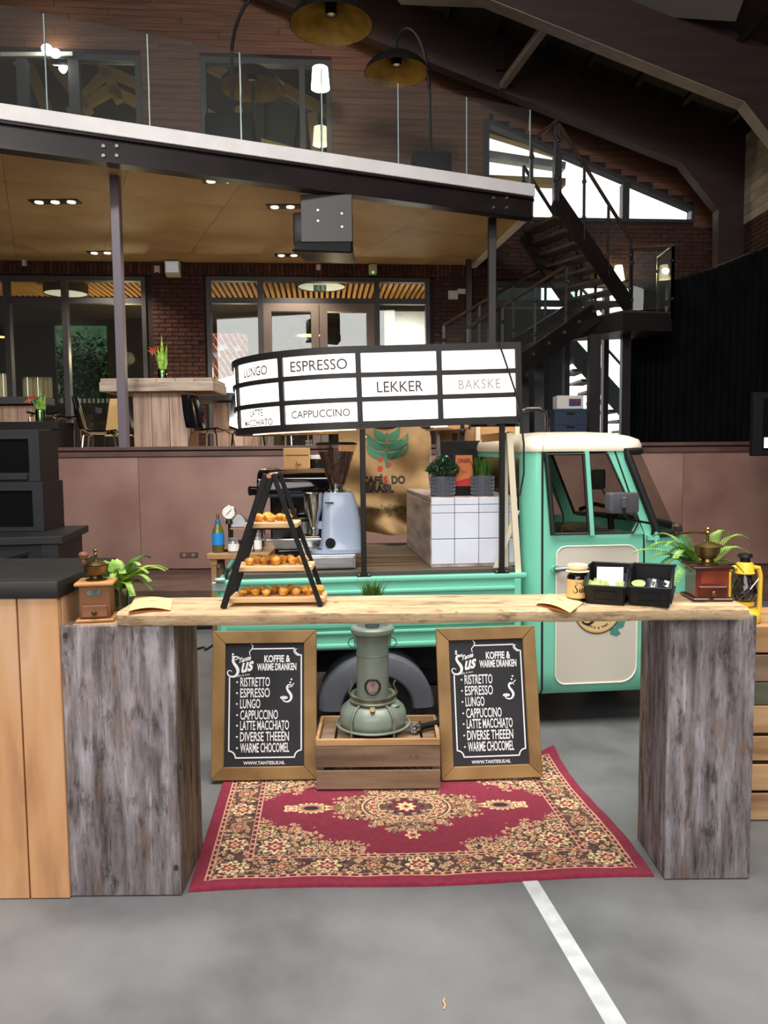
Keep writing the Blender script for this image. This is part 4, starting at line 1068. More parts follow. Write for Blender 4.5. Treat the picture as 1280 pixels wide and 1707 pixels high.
# ================================================================ BAR: TWO PILLARS AND A PLANK
M['grey_post'] = weathered('weathered_grey_wood', [S(70, 62, 62), S(110, 101, 102), S(138, 129, 131), S(180, 173, 182)], S(118, 86, 60), S(54, 44, 38))
M['brown_post'] = weathered('weathered_brown_wood', [S(74, 62, 52), S(108, 92, 78), S(130, 114, 98), S(150, 136, 122)], S(120, 92, 66), S(48, 40, 34))
M['raw_edge'] = mat('raw_edge_wood', [S(150, 116, 84), S(186, 150, 112)], .75, scale=4, stretch=(4, 4, .6))
def pillar(lab, l, r, yb, Y, dep, zt):
    xa, xb = at(l, yb, Y=Y).x, at(r, yb, Y=Y).x; w = xb-xa
    t = thing('bar_pillar', lab, 'pillar', ((xa+xb)/2, Y+dep/2, 0)); k = .028
    part('front_board', MB().bx(-w/2, w/2, -dep/2, -dep/2+k, .003, zt), M['grey_post'], t, bev=.004, seg=2)
    part('back_board', MB().bx(-w/2, w/2, dep/2-k, dep/2, .003, zt), M['brown_post'], t, bev=.003)
    for s in (-1, 1):
        part('side_board', MB().bx(min(s*w/2, s*(w/2-k)), max(s*w/2, s*(w/2-k)), -dep/2+k+.001, dep/2-k-.001, .003, zt-.002), M['brown_post' if l < 500 else 'grey_post'], t, bev=.003)
    part('cap_board', MB().bx(-w/2+k+.001, w/2-k-.001, -dep/2+k+.001, dep/2-k-.001, zt-.03, zt-.001), M['raw_edge'], t)
    return t
PZ = .90
pillar('weathered grey wooden pillar carrying the brass coffee mill on its top', 118, 303, 1490, 2.45, .30, PZ)
pillar('weathered grey wooden pillar under the plank end beside the yellow lantern', 1107, 1249, 1470, 2.52, .28, PZ)
pl = at(192, 1030, Y=2.44).x; pr = at(1243, 1020, Y=2.47).x
M['barplank'] = weathered('bar_plank', [S(152, 124, 94), S(180, 151, 116), S(198, 170, 134), S(212, 186, 150)], S(162, 130, 96), S(112, 88, 68), (.8, 9, 9))
pm = MB()
n = 40
for i in range(n+1):
    u = i/n; x = pl+(pr-pl)*u; wob = .004*math.sin(u*23)+.003*math.sin(u*61)
    y0 = 2.435+wob+.02*u; y1 = 2.70+.02*u+.004*math.sin(u*17)
    if i == 0: y0 += .02
    pm.v += [(x, y0+.004, PZ+.001), (x, y0-.004, PZ+.012), (x, y0-.002, PZ+.034), (x, y0+.012, PZ+.043), (x, y1-.005, PZ+.043), (x, y1, PZ+.03), (x, y1, PZ+.001)]
for i in range(n):
    for k in range(7):
        k2 = (k+1) % 7; pm.f.append((i*7+k, i*7+k2, (i+1)*7+k2, (i+1)*7+k))
pm.f += [tuple(range(6, -1, -1)), tuple(n*7+k for k in range(7))]
single('bar_plank', pm, M['barplank'], 'long old wooden plank laid across the two grey pillars', 'plank', ang=50)
TOPZ = PZ+.0435
p = at(346, 1052, z=0); t = thing('flight_case', 'low dark flat case on the floor beyond the left pillar', 'case', (p.x-.25, p.y+.3, 0))
part('body', MB().bx(-.5, .35, -.25, .25, .004, .16), M['blackplastic'], t, bev=.01); part('lid', MB().bx(-.505, .355, -.255, .255, .161, .19), M['blackplastic'], t, bev=.008); part('latch', MB().bx(.1, .16, -.262, -.256, .13, .18), M['steelbrush'], t)
p = at(315, 925, Y=TERR-.001); t = thing('wall_socket', 'small grey socket strip on the rust brown terrace front', 'socket', (p.x, TERR, p.z))
part('plate', MB().bx(-.10, .10, -.012, 0, -.03, .03), M['copper_trim'], t, bev=.003)
for k in (-.05, .05): part('outlet', MB().cyl((k, -.016, 0), (k, -.011, 0), .02, n=12), M['steelbrush'], t)
# ================================================================ THREE-WHEELED COFFEE TRUCK
A0 = Vector((0, 3.85, 0)); AYAW = math.radians(6)
aex = Vector((math.cos(AYAW), math.sin(AYAW), 0)); aey = Vector((-math.sin(AYAW), math.cos(AYAW), 0))
def apx(px, py, yl=0):
    p = on(px, py, A0+aey*yl, aey)-A0; return p.dot(aex), p.z
def aw(x, y, z): return A0+aex*x+aey*y+Vector((0, 0, z))
WID = 1.28
M['mint'] = mat('mint_green_paint', [S(120, 204, 176), S(128, 212, 184)], .32, scale=2, coat=.3)
M['cream'] = mat('cream_paint', [S(204, 197, 184), S(210, 203, 190)], .4, scale=2)
M['roofcream'] = mat('cream_roof', S(240, 230, 206), .35, coat=.3)
M['rubber'] = mat('black_rubber', S(26, 26, 28), .55)
M['fender'] = mat('grey_fender', [S(82, 84, 92), S(102, 104, 112)], .42, scale=4)
M['mirror_grey'] = mat('grey_plastic', S(78, 78, 84), .45)
M['cabglass'] = glass('cab_glass', (.74, .74, .70, 1), .05, flat=True)
truck = thing('mini_truck', 'mint green three-wheeled mini truck with cream roof used as coffee bar', 'truck', A0, AYAW)
T = truck
# ---- cab: loft of plan outlines, one station line per panel edge
zS = apx(945, 893)[1]; zW = apx(945, 753)[1]; zR = apx(945, 748)[1]; zB = apx(960, 1157)[1]; zMid = apx(960, 1030)[1]
xr = apx(876, 900)[0]; xd0 = apx(905, 900)[0]
def line(p, q): (x0, z0), (x1, z1) = apx(*p), apx(*q); return lambda z: x0+(x1-x0)*(z-z0)/(z1-z0)
w1l = line((907, 755), (918, 895)); w1r = line((976, 753), (985, 890)); w2l = w1r
w2r = line((1016, 757), (1056, 850)); dfr = line((1026, 750), (1074, 890)); wsn = line((1042, 745), (1092, 876))
def below(fn, z, x2, zlow):    # the slanting lines run on vertically below the sill
    return fn(z) if z >= zS else fn(zS)+(x2-fn(zS))*min(1, (zS-z)/max(.01, zS-zlow))
xbot = apx(1073, 1120)[0]
zs = [zB, zB+.03, zB+.12, zMid, zS-.08, zS, zS+.015, zS+.10, (zS+zW)/2, zW-.03, zW, zR]
def outline(z):
    f = max(0, min(1, (z-zB)/(zR-zB)))
    A = below(wsn, z, xbot+.06, zB); D = below(dfr, z, xbot+.012, zB)
    a = .36*(1-f)+.22*f if z > zS else .29+.15*min(1, (zS-z)/.15)
    ed = lambda t: t
    near = [(xr+.0, .11), (xr+.022, .035), (xr+.08, 0), (xd0-.006, 0), (xd0+.006, 0), (w1l(z) if z >= zS else w1l(zS), 0), (w1r(z) if z >= zS else w1r(zS), 0), (w2r(z) if z >= zS else w2r(zS), 0), (D-.004, 0), (D+.006, 0), (A, 0)]
    arc = []
    for k in range(1, 9):
        t = PI/2*k/8; arc.append((A+a*math.sin(t), WID/2-WID/2*math.cos(t)))
    far = [(x, WID-y) for x, y in reversed(near+arc[:-1])]
    ins = .018*f+(.03 if z <= zB+.001 else 0)
    return [(x, y+ins*(1-2*y/WID)) for x, y in near+arc+far]
rows = [outline(z) for z in zs]; nO = len(rows[0]); nN = 11
IW = 10      # station index of the windscreen edge
def cabquads(test):
    m = MB(); idx = {}
    for j in range(len(zs)-1):
        for i in range(nO):
            i2 = (i+1) % nO
            if not test(i, j): continue
            q = []
            for a, b in ((i, j), (i2, j), (i2, j+1), (i, j+1)):
                if (a, b) not in idx: idx[(a, b)] = len(m.v); m.v.append((rows[b][a][0], rows[b][a][1], zs[b]))
                q.append(idx[(a, b)])
            m.f.append(tuple(q))
    return m
jS, jW = zs.index(zS), zs.index(zW)
ARC0, ARC1 = IW, nO-1-IW-1     # arc quads run from station IW to its mirror
def zone(i, j):
    i2 = nO-2-i
    if jS <= j < jW and (i in (5, 6) or i2 in (5, 6)): return 'side_glass'
    if jS <= j < jW and ARC0 <= i <= ARC1: return 'windscreen'
    if jS+1 <= j < jW-1 and i == nO-1: return 'rear_glass'
    if (i in (3, 8) or i2 in (3, 8)): return 'gap'
    if (4 <= i <= 7) and j < jW: return 'door'
    return 'body'
def thick(m, d=.012):
    # inner skin so that the sheet metal has depth
    c = Vector((xr+.5, WID/2, .9)); n0 = len(m.v)
    m.add([(x+(c.x-x)*d*2, y+(c.y-y)*d*2, z) for x, y, z in m.v[:n0]], [tuple(reversed(f)) for f in list(m.f)]); return m
part('cab_shell', thick(cabquads(lambda i, j: zone(i, j) == 'body')), M['mint'], T, ang=50)
for _i in (3, 8, nO-2-3, nO-2-8): part('door_seam', cabquads(lambda i, j: zone(i, j) == 'gap' and i == _i), M['rubber'], T)
door = part('door', thick(cabquads(lambda i, j: zone(i, j) == 'door')), M['mint'], T, ang=50)
part('windscreen', cabquads(lambda i, j: zone(i, j) == 'windscreen'), M['cabglass'], T)
part('rear_window', cabquads(lambda i, j: zone(i, j) == 'rear_glass'), M['cabglass'], T)
for _i in (5, 6, nO-2-5, nO-2-6): part('side_pane', cabquads(lambda i, j: zone(i, j) == 'side_glass' and i == _i), M['cabglass'], T)
# rubber seals
def sealpath(pts, r=.012, y=-.008): return MB().tube([(p[0], y, p[1]) for p in pts], r, 8, closed=True)
def win_poly(l, r, zb, zt, rad=.02, insl=0):
    return [(l(zb+rad), zb), (r(zb)-rad*2.2 if insl else r(zb), zb), (r(zb+rad*(2.2 if insl else 1)), zb+rad*(2 if insl else 0)), (r(zt), zt), (l(zt), zt)]
part('window_seal', sealpath([(w1l(zS)+.012, zS+.012), (w1r(zS)-.012, zS+.012), (w1r(zW)-.012, zW-.012), (w1l(zW)+.012, zW-.012)], .013), M['rubber'], door)
part('window_seal', sealpath([(w1r(zS)+.014, zS+.012), (w2r(zS)-.06, zS+.012), (w2r(zS+.06)-.008, zS+.06), (w2r(zW)-.01, zW-.012), (w1r(zW)+.014, zW-.012)], .006), M['rubber'], door)
part('window_bar', MB().beam((w1r(zS), -.012, zS), (w1r(zW), -.012, zW), .018, .022, up=(1, 0, 0)), M['mint'], door)
part('window_corner', MB().prism([(w2r(zS)-.07, zS), (w2r(zS)+.0, zS), (w2r(zS+.07), zS+.07)], lambda a, b: (a, -.002, b), lambda a, b: (a, .01, b)), M['mint'], door)
ws = []
for j in range(jS, jW+1): ws.append((rows[j][IW][0], rows[j][IW][1]-.006, zs[j]))
for k in range(1, 17): ws.append((rows[jW][IW+k][0], rows[jW][IW+k][1], zs[jW]))
for j in range(jW, jS-1, -1): ws.append((rows[j][nO-1-IW][0], rows[j][nO-1-IW][1]+.006, zs[j]))
for k in range(15, 0, -1): ws.append((rows[jS][IW+k][0]+.004, rows[jS][IW+k][1], zs[jS]))
part('windscreen_seal', MB().tube(ws, .021, 8, closed=True), M['rubber'], T)
# raised cream panel on the door
def cpan(p): return apx(*p)
x0, zt0 = apx(927, 915); x1_, zt1 = apx(1063, 904); x2_, zb1 = apx(1064, 1132); _, zb0 = apx(930, 1143)
poly = rrect(x0, x1_, (zb0+zb1)/2, (zt0+zt1)/2, .05, 6, (.085, .06, .05, .05))
part('cream_panel', MB().prism(poly, lambda a, b: (a, -.006, b), lambda a, b: (a, .004, b)), M['cream'], door, bev=.003)
part('panel_beading', MB().tube([(a, -.006, b) for a, b in poly], .0045, 6, closed=True), mat('pale_beading', S(238, 232, 214), .4), door)
# badge of the coffee house on the door
bx_, bz_ = apx(995, 1016); bR = .125
fy = lambda a, b: (bx_+a, -.0085, bz_+b); fy2 = lambda a, b: (bx_+a, -.0095, bz_+b); fy3 = lambda a, b: (bx_+a, -.0105, bz_+b)
circ = lambda r, n=48: [(r*math.cos(2*PI*k/n), r*math.sin(2*PI*k/n)) for k in range(n)]
M['ink'] = mat('dark_brown_ink', S(40, 26, 22), .6)
for sx in (0, 1):
    lf = [(.075, -.062), (.10, -.045), (.145, -.060), (.136, -.09), (.10, -.10)] if sx == 0 else [(.06, -.085), (.095, -.092), (.122, -.122), (.10, -.137), (.066, -.125)]
    part('badge_leaf', MB().flat([(a+.004, b-.005) for a, b in lf], lambda a, b: (bx_+a, -.0078, bz_+b)), mat('teal_leaf', S(70, 138, 130), .5), door)
part('door_badge', MB().flat(circ(bR), fy), mat('gold_badge', S(206, 168, 104), .5), door)
part('badge_ring', MB().ring(circ(bR), circ(bR-.004), fy2, fy), M['ink'], door)
part('badge_face', MB().flat(circ(bR-.010), fy2), mat('badge_face', S(224, 192, 138), .5), door)
def script_s(m, f, h, ox=0, oz=0):
    pts = [(.50, .86), (.40, .98), (.24, .98), (.16, .84), (.22, .66), (.34, .50), (.42, .32), (.38, .12), (.22, .0), (.02, .02), (-.10, .14), (-.08, .28), (.06, .30), (.12, .2)]
    ws_ = [.02, .05, .09, .12, .14, .16, .16, .13, .10, .08, .06, .05, .035, .02]
    P = []; W = []
    for i in range(len(pts)-1):     # smooth the stroke
        p0, p1, p2, p3 = pts[max(i-1, 0)], pts[i], pts[i+1], pts[min(i+2, len(pts)-1)]
        for k in range(5):
            t = k/5; q = [.5*(2*p1[c]+(p2[c]-p0[c])*t+(2*p0[c]-5*p1[c]+4*p2[c]-p3[c])*t*t+(3*p1[c]-p0[c]-3*p2[c]+p3[c])*t**3) for c in (0, 1)]
            P.append((ox+q[0]*h, oz+q[1]*h)); W.append((ws_[i]+(ws_[i+1]-ws_[i])*t)*h)
    m.ribbon(P, W, f); return m
lg = script_s(MB(), fy3, .125, -.072, -.072); lg.text('us', .115, lambda a, b: (bx_-.01+a, -.0105, bz_-.058+b+.22*a), bold=.03, shear=.3, sx=.95, align='LEFT')
for dx in (.030, .055): lg.flat([(dx+.005*math.cos(k), .045+.004*math.sin(k)) for k in range(6)], fy3)
lg.text('Tante', .032, lambda a, b: (bx_-.01+a, -.0105, bz_+.070+b+.22*a), bold=.02, shear=.3)
for k, ch in enumerate('– KOFFIE & THEE –'):
    a = math.radians(-90-52+104*(k+.5)/17-2); r0 = .098
    lg.text(ch, .016, lambda u, v, a=a: (bx_+(r0-v)*math.cos(a)-u*math.sin(a)*1.0, -.0105, bz_+(r0-v)*math.sin(a)+u*math.cos(a)), bold=.03)
part('badge_lettering', lg, M['ink'], door, label='dark script lettering of the coffee house badge')
# handle, hinge, mirror
hx, hz = apx(925, 948); hx2, _ = apx(960, 942)
part('door_handle', MB().tube([(hx, 0, hz), (hx, -.03, hz), (hx+.02, -.04, hz+.004), (hx2-.02, -.045, hz+.008), (hx2+.03, -.04, hz+.008)], [.016, .014, .012, .011, .009], 8), mat('grey_metal', S(120, 124, 130), .3, metal=.7), door)
part('handle_plate', MB().cyl((hx, -.012, hz), (hx, 0, hz), .022, n=14), M['mint'], door)
hxx, hzz = apx(1087, 896); part('hinge', MB().bx(hxx-.03, hxx+.03, -.018, .01, hzz-.012, hzz+.012).cyl((hxx+.012, -.02, hzz-.03), (hxx+.012, -.02, hzz+.03), .008, n=8), M['mint'], T)
hxx2, hzz2 = apx(1078, 1080); part('hinge', MB().bx(hxx2-.03, hxx2+.03, -.018, .01, hzz2-.012, hzz2+.012), M['mint'], T)
mx, mz = apx(1031, 838, -.12); ax_, az_ = apx(1086, 886)
mir = part('wing_mirror', MB().prism(rrect(mx-.072, mx+.075, mz-.052, mz+.052, .016), lambda a, b: (a+.02, -.15, b), lambda a, b: (a, -.115, b)), M['mirror_grey'], T, bev=.006, seg=2)
part('mirror_glass', MB().prism(rrect(mx-.062, mx+.065, mz-.042, mz+.042, .012), lambda a, b: (a, -.1145, b), lambda a, b: (a, -.111, b)), M['chrome'], mir)
part('mirror_mount', MB().bx(mx+.0, mx+.026, -.162, -.148, mz-.025, mz+.03), M['mirror_grey'], mir, bev=.004)
part('mirror_arm', MB().tube([(mx+.012, -.155, mz-.01), (mx+.016, -.155, mz-.06), (mx+.06, -.12, mz-.085), (ax_-.02, -.04, az_+.045), (ax_, -.014, az_+.02), (ax_, -.004, az_-.02)], .006, 8), M['black'], T)
fx, fz = apx(1006, 800, WID)
fm_ = part('wing_mirror', MB().prism(rrect(fx-.05, fx+.05, fz-.07, fz+.07, .016), lambda a, b: (a, WID+.10, b), lambda a, b: (a+.02, WID+.14, b)), M['black'], T, bev=.006)
part('mirror_arm', MB().tube([(fx+.02, WID+.1, fz-.05), (fx+.08, WID+.06, fz-.18), (fx+.2, WID-.01, fz-.25)], .007, 8), M['black'], T)
# roof
rmb = MB(); hs = [(1.012, -.014), (1.018, .0), (1.012, .02), (.985, .045), (.90, .065), (.72, .082), (.45, .092), (.0001, .096)]
ro = outline(zR); cxr = (ro[0][0]+max(p[0] for p in ro))/2-.04
for s_, dz in hs: rmb.v += [(cxr+(x-cxr)*(s_+(.03 if s_ > .9 and x > cxr else 0)), WID/2+(y-WID/2)*s_, zR+dz) for x, y in ro]
for j in range(len(hs)-1):
    for i in range(nO):
        i2 = (i+1) % nO; rmb.f.append((j*nO+i, j*nO+i2, (j+1)*nO+i2, (j+1)*nO+i))
rmb.f.append(tuple(reversed(range(nO))))
part('roof', rmb, M['roofcream'], T, ang=50)
# inside the cab
part('cab_floor', MB().bx(xr+.05, xbot, .06, WID-.06, zB+.02, zB+.06), M['rubber'], T)
ib = MB(); ib.bx(xr+.12, xr+.5, .12, WID-.12, .50, .62).bx(xr+.10, xr+.2, .12, WID-.12, .62, zS+.05)
part('seat_bench', ib, mat('dark_seat', S(50, 46, 42), .7), T, bev=.03, seg=2)
hbx = xr+.62; part('handlebar', MB().tube([(hbx, WID/2-.28, zS+.06), (hbx+.06, WID/2-.18, zS+.1), (hbx+.08, WID/2, zS+.09), (hbx+.06, WID/2+.18, zS+.1), (hbx, WID/2+.28, zS+.06)], .013, 8).tube([(hbx+.08, WID/2, zS+.09), (hbx+.14, WID/2, .5)], .02, 8), M['black'], T)
part('dashboard', MB().bx(xbot-.12, xbot+.14, .1, WID-.1, zS-.22, zS-.04), mat('dash_grey', S(120, 120, 112), .5), T, bev=.03, seg=2)
# front mudguard and front wheel
part('front_wheel', MB().lathe([(.05, -.05), (.14, -.055), (.195, -.05), (.21, -.03), (.21, .03), (.195, .05), (.14, .055), (.05, .05)], (xbot+.05, WID/2, .21), 28, Matrix.Rotation(PI/2, 3, 'X')), M['rubber'], T)
part('nose_box', MB().hexa([(xbot-.02, .2, zB+.0), (xbot+.33, .32, zB+.04), (xbot+.33, WID-.32, zB+.04), (xbot-.02, WID-.2, zB), (xbot-.02, .2, .5), (xbot+.3, .3, .5), (xbot+.3, WID-.3, .5), (xbot-.02, WID-.2, .5)]), M['mint'], T, bev=.04, seg=2)
part('headlamp', MB().lathe([(.0, -.02), (.07, -.02), (.075, .0), (.06, .015), (0, .022)], (max(p[0] for p in outline(.62))-.01, WID/2, .62), 20, Matrix.Rotation(PI/2, 3, 'Y')), M['chrome'], T)
# ---- load bed
bxl, bzt = apx(366, 968); bxr, _ = apx(868, 964); _, bzb = apx(640, 1081)
part('bed_floor', MB().bx(bxl+.02, bxr-.01, .02, WID-.02, bzb+.02, bzb+.06), M['mint'], T)
def side_panel(y, s):
    p = part('side_panel', MB().bx(bxl, bxr, min(y, y+s*.022), max(y, y+s*.022), bzb, bzt-.02), M['mint'], T, bev=.004)
    part('top_rail', MB().bx(bxl-.004, bxr+.030, min(y-s*.012, y+s*.034), max(y-s*.012, y+s*.034), bzt-.025, bzt), M['mint'], p, bev=.006, seg=2)
    for pz, hh in ((985, .010), (1036, .026), (1052, .009), (1074, .012)):
        z = apx(640, pz)[1]; part('pressed_rib', MB().bx(bxl+.03, bxr-.03, min(y, y-s*.014), max(y, y-s*.014), z-hh, z+hh), M['mint'], p, bev=.006, seg=2)
    for x in (bxl+.015, bxr-.022):
        part('end_post', MB().bx(x-.015, x+.022, min(y-s*.01, y), max(y-s*.01, y), bzb+.002, bzt-.026), M['mint'], p, bev=.003)
side_panel(0, 1); side_panel(WID, -1)
part('tailgate', MB().bx(bxl-.02, bxl+.002, .024, WID-.024, bzb, bzt-.01), M['mint'], T, bev=.006)
part('latch', MB().bx(bxl-.035, bxl+.03, -.02, -.005, bzt-.05, bzt-.005).cyl((bxl-.02, -.03, bzt+.008), (bxl+.03, -.03, bzt+.008), .012, n=8), mat('pale_latch', S(170, 196, 186), .35, metal=.4), T, bev=.003)
part('bed_front', MB().bx(bxr-.012, bxr+.006, .024, WID-.024, bzb, bzt-.01), M['mint'], T)
FL = apx(640, 950, .06)[1]       # top of the wooden load floor
M['load_plank'] = mat('load_floor_plank', [S(54, 42, 31), S(86, 68, 50), S(132, 110, 84)], .6, scale=2.2, stretch=(.7, 8, 8), lo=.25, hi=.75, rnd=.12)
part('floor_edge', MB().bx(bxl+.035, bxr-.02, .036, .06, bzt-.012, FL-.001), mat('dark_edge_board', S(66, 60, 54), .6), T, bev=.003)
npl = 11
for k in range(npl):
    y0 = .061+k*(WID-.13)/npl; part('floor_plank', MB().bx(bxl+.035, bxr-.02, y0+.003, y0+(WID-.13)/npl-.003, FL-.022, FL), M['load_plank'], T, bev=.003)
part('under_frame', MB().bx(bxl+.1, bxr+.15, .25, .32, .28, bzb+.02).bx(bxl+.1, bxr+.15, WID-.32, WID-.25, .28, bzb+.02).bx(bxl+.3, bxl+.4, .1, WID-.1, .24, .34).bx(bxr+.1, xbot, .3, WID-.3, .22, .3), M['black'], T)
part('engine_box', MB().bx(bxl+.75, bxr-.05, .3, WID-.3, .16, bzb), M['black'], T, bev=.02)
# rear wheels and mudguards
wx, _ = apx(628, 1150); fr_ = .290; fzc = apx(628, 1087)[1]-fr_+.0
for y, s in ((0, 1), (WID, -1)):
    m = MB(); n = 26
    def arcp(r, a): return (wx+r*math.cos(a), fzc+r*math.sin(a))
    prof = [(fr_-.112, -.028), (fr_-.102, -.042), (fr_-.05, -.046), (fr_-.015, -.036), (fr_, -.01), (fr_, .17), (fr_-.008, .17), (fr_-.008, -.004), (fr_-.02, -.026), (fr_-.052, -.036), (fr_-.106, -.03)]
    for k in range(n+1):
        a = math.radians(2+176*k/n)
        for r, d in prof: x, z = arcp(r, a); m.v.append((x, y+s*d if s > 0 else y-d, z))
    L = len(prof)
    for k in range(n):
        for q in range(L):
            q2 = (q+1) % L; m.f.append((k*L+q, k*L+q2, (k+1)*L+q2, (k+1)*L+q))
    m.f += [tuple(range(L-1, -1, -1)), tuple(n*L+q for q in range(L))]
    part('mudguard', m, M['fender'], T, ang=40)
    yc = y+s*.09
    w = part('rear_wheel', MB().lathe([(.09, -.05), (.11, -.058), (.17, -.062), (.2, -.052), (.212, -.03), (.212, .03), (.2, .052), (.17, .062), (.11, .058), (.09, .05)], (wx, yc, .213), 32, Matrix.Rotation(PI/2, 3, 'X'), cap=False), M['rubber'], T)
    part('wheel_rim', MB().lathe([(0, -.02), (.04, -.035), (.06, -.03), (.085, -.045), (.093, -.05), (.093, .05), (0, .05)], (wx, yc, .213), 24, Matrix.Rotation(PI/2, 3, 'X')), M['steelbrush'], w)

# ================================================================ LIT LETTER SIGN AROUND THE BED
sx0, sz0 = apx(601, 714); _, sz1 = apx(601, 577); H = sz1-sz0
sxr = apx(866, 640)[0]
sign = thing('cinema_sign', 'rounded cinema style letter sign lit from inside above the truck bed', 'sign', aw(sx0, 0, sz0), AYAW, ry=-math.radians(1.7))
RS, TH = .645, .10
Lr = sxr-sx0
def spath(s):    # s along the front: 0 at the right end; returns point and outward normal in plan (x along the truck, y away)
    if s <= Lr: return Vector((Lr-s, 0)), Vector((0, -1))
    a = (s-Lr)/RS
    if a <= PI: return Vector((-RS*math.sin(a), RS-RS*math.cos(a))), Vector((-math.sin(a), -math.cos(a)))
    return Vector((s-Lr-PI*RS, 2*RS)), Vector((0, 1))
def sfn(s, d, z):
    p, n = spath(s); p = p+n*d; return (p.x, p.y, z)
def strip(mb, s0, s1, d0, d1, z0, z1, n):
    vs = []; k = len(mb.v)
    for i in range(n+1):
        s = s0+(s1-s0)*i/n; vs += [sfn(s, d1, z0), sfn(s, d1, z1), sfn(s, d0, z1), sfn(s, d0, z0)]
    fs = []
    for i in range(n):
        for q in range(4):
            q2 = (q+1) % 4; fs.append((i*4+q, i*4+q2, (i+1)*4+q2, (i+1)*4+q))
    fs += [(3, 2, 1, 0), (n*4, n*4+1, n*4+2, n*4+3)]
    return mb.add(vs, fs)
total = Lr+PI*RS
M['signframe'] = mat('sign_frame', S(30, 27, 28), .5)
bor, rl = .036*H/.42, .025*H/.42; rh = (H-2*bor-2*rl)/3
zrow = [bor, bor+rh, bor+rh+rl, bor+2*rh+rl, bor+2*rh+2*rl, bor+3*rh+2*rl]
for z0, z1, nm in ((0, bor, 'frame_rail'), (zrow[1], zrow[2], 'glazing_rail'), (zrow[3], zrow[4], 'glazing_rail'), (zrow[5], H, 'frame_rail')):
    part(nm, strip(MB(), 0, total, -.02, .012, z0, z1, 60), M['signframe'], sign)
PW = .362*Lr/.745 if False else Lr/2.0
edges = [0]
k = 1
while edges[-1]+PW < total+.05: edges.append(k*PW); k += 1
edges[-1] = min(edges[-1], total)
for i, s in enumerate(edges):
    w = .013 if 0 < i else .016
    part('mullion', strip(MB(), max(0, s-w), min(total, s+w), -.018, .0135, bor*.5, H-bor*.5, 2), M['signframe'], sign)
M['lit_panel'] = mat('lit_sign_panel', (1, .955, .89, 1), .5, emit=1.25)
for i in range(len(edges)-1):
    for r in range(3):
        part('light_panel', strip(MB(), edges[i]+.013, edges[i+1]-.013, -.006, 0, zrow[2*r], zrow[2*r+1], 8), M['lit_panel'], sign)
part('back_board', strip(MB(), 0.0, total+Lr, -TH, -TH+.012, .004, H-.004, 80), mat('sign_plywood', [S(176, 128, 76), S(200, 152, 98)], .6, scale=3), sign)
part('top_board', strip(MB(), 0, total+Lr, -TH, -.021, H-.016, H-.001, 80), M['signframe'], sign)
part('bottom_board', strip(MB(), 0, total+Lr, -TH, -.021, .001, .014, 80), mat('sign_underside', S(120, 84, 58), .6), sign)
part('end_cap', strip(MB(), -.014, -.001, -TH, .012, 0, H, 1), M['signframe'], sign)
part('end_cap', strip(MB(), total+Lr+.001, total+Lr+.014, -TH, .012, 0, H, 1), M['signframe'], sign)
part('far_skin', strip(MB(), total, total+Lr, -.02, -.002, .016, H-.017, 2), M['signframe'], sign)
led = mat('led_strip', (1, .8, .5, 1), .5, emit=2)
part('led_strip', strip(MB(), Lr*.45, Lr*.55, -TH*.7, -TH*.3, -.006, -.001, 2), led, sign)
part('led_strip', strip(MB(), Lr+.02, Lr+.75, -TH*.75, -TH*.5, -.006, -.001, 12), led, sign)
def slet(body, row, col, size, dy=0, **k):
    sc = (edges[col]+edges[col+1])/2; zc_ = (zrow[2*row]+zrow[2*row+1])/2
    m = MB(); m.text(body, size, lambda x, y: sfn(sc-x, .0012, zc_-size*.36+dy+y), **{'bold': .012, **k}); return m
M['letter'] = mat('sign_letter', S(70, 62, 60), .6)
M['letter_faint'] = mat('sign_letter_faint', S(170, 160, 150), .6)
R0, R1, R2 = 2, 1, 0
for body, row, col, size, k in (('ESPRESSO', R0, 2, .072, dict(sx=.96)), ('LUNGO', R0, 3, .066, dict(sx=.92)), ('LEKKER', R1, 1, .074, dict(sx=.92)),
                                ('BAKSKE', R1, 0, .066, dict(sx=.86, space=1.12)), ('CAPPUCCINO', R2, 2, .052, dict(sx=.92)), ('THEE', R1, 4, .06, {}), ('CHOCOLATE', R2, 4, .055, dict(sx=.8))):
    part('lettering', slet(body, row, col, size, **k), M['letter_faint'] if body == 'BAKSKE' else M['letter'], sign)
part('lettering', slet('LATTE', R2, 3, .048, .024, sx=.85), M['letter'], sign); part('lettering', slet('MACCHIATO', R2, 3, .048, -.026, sx=.9), M['letter'], sign)
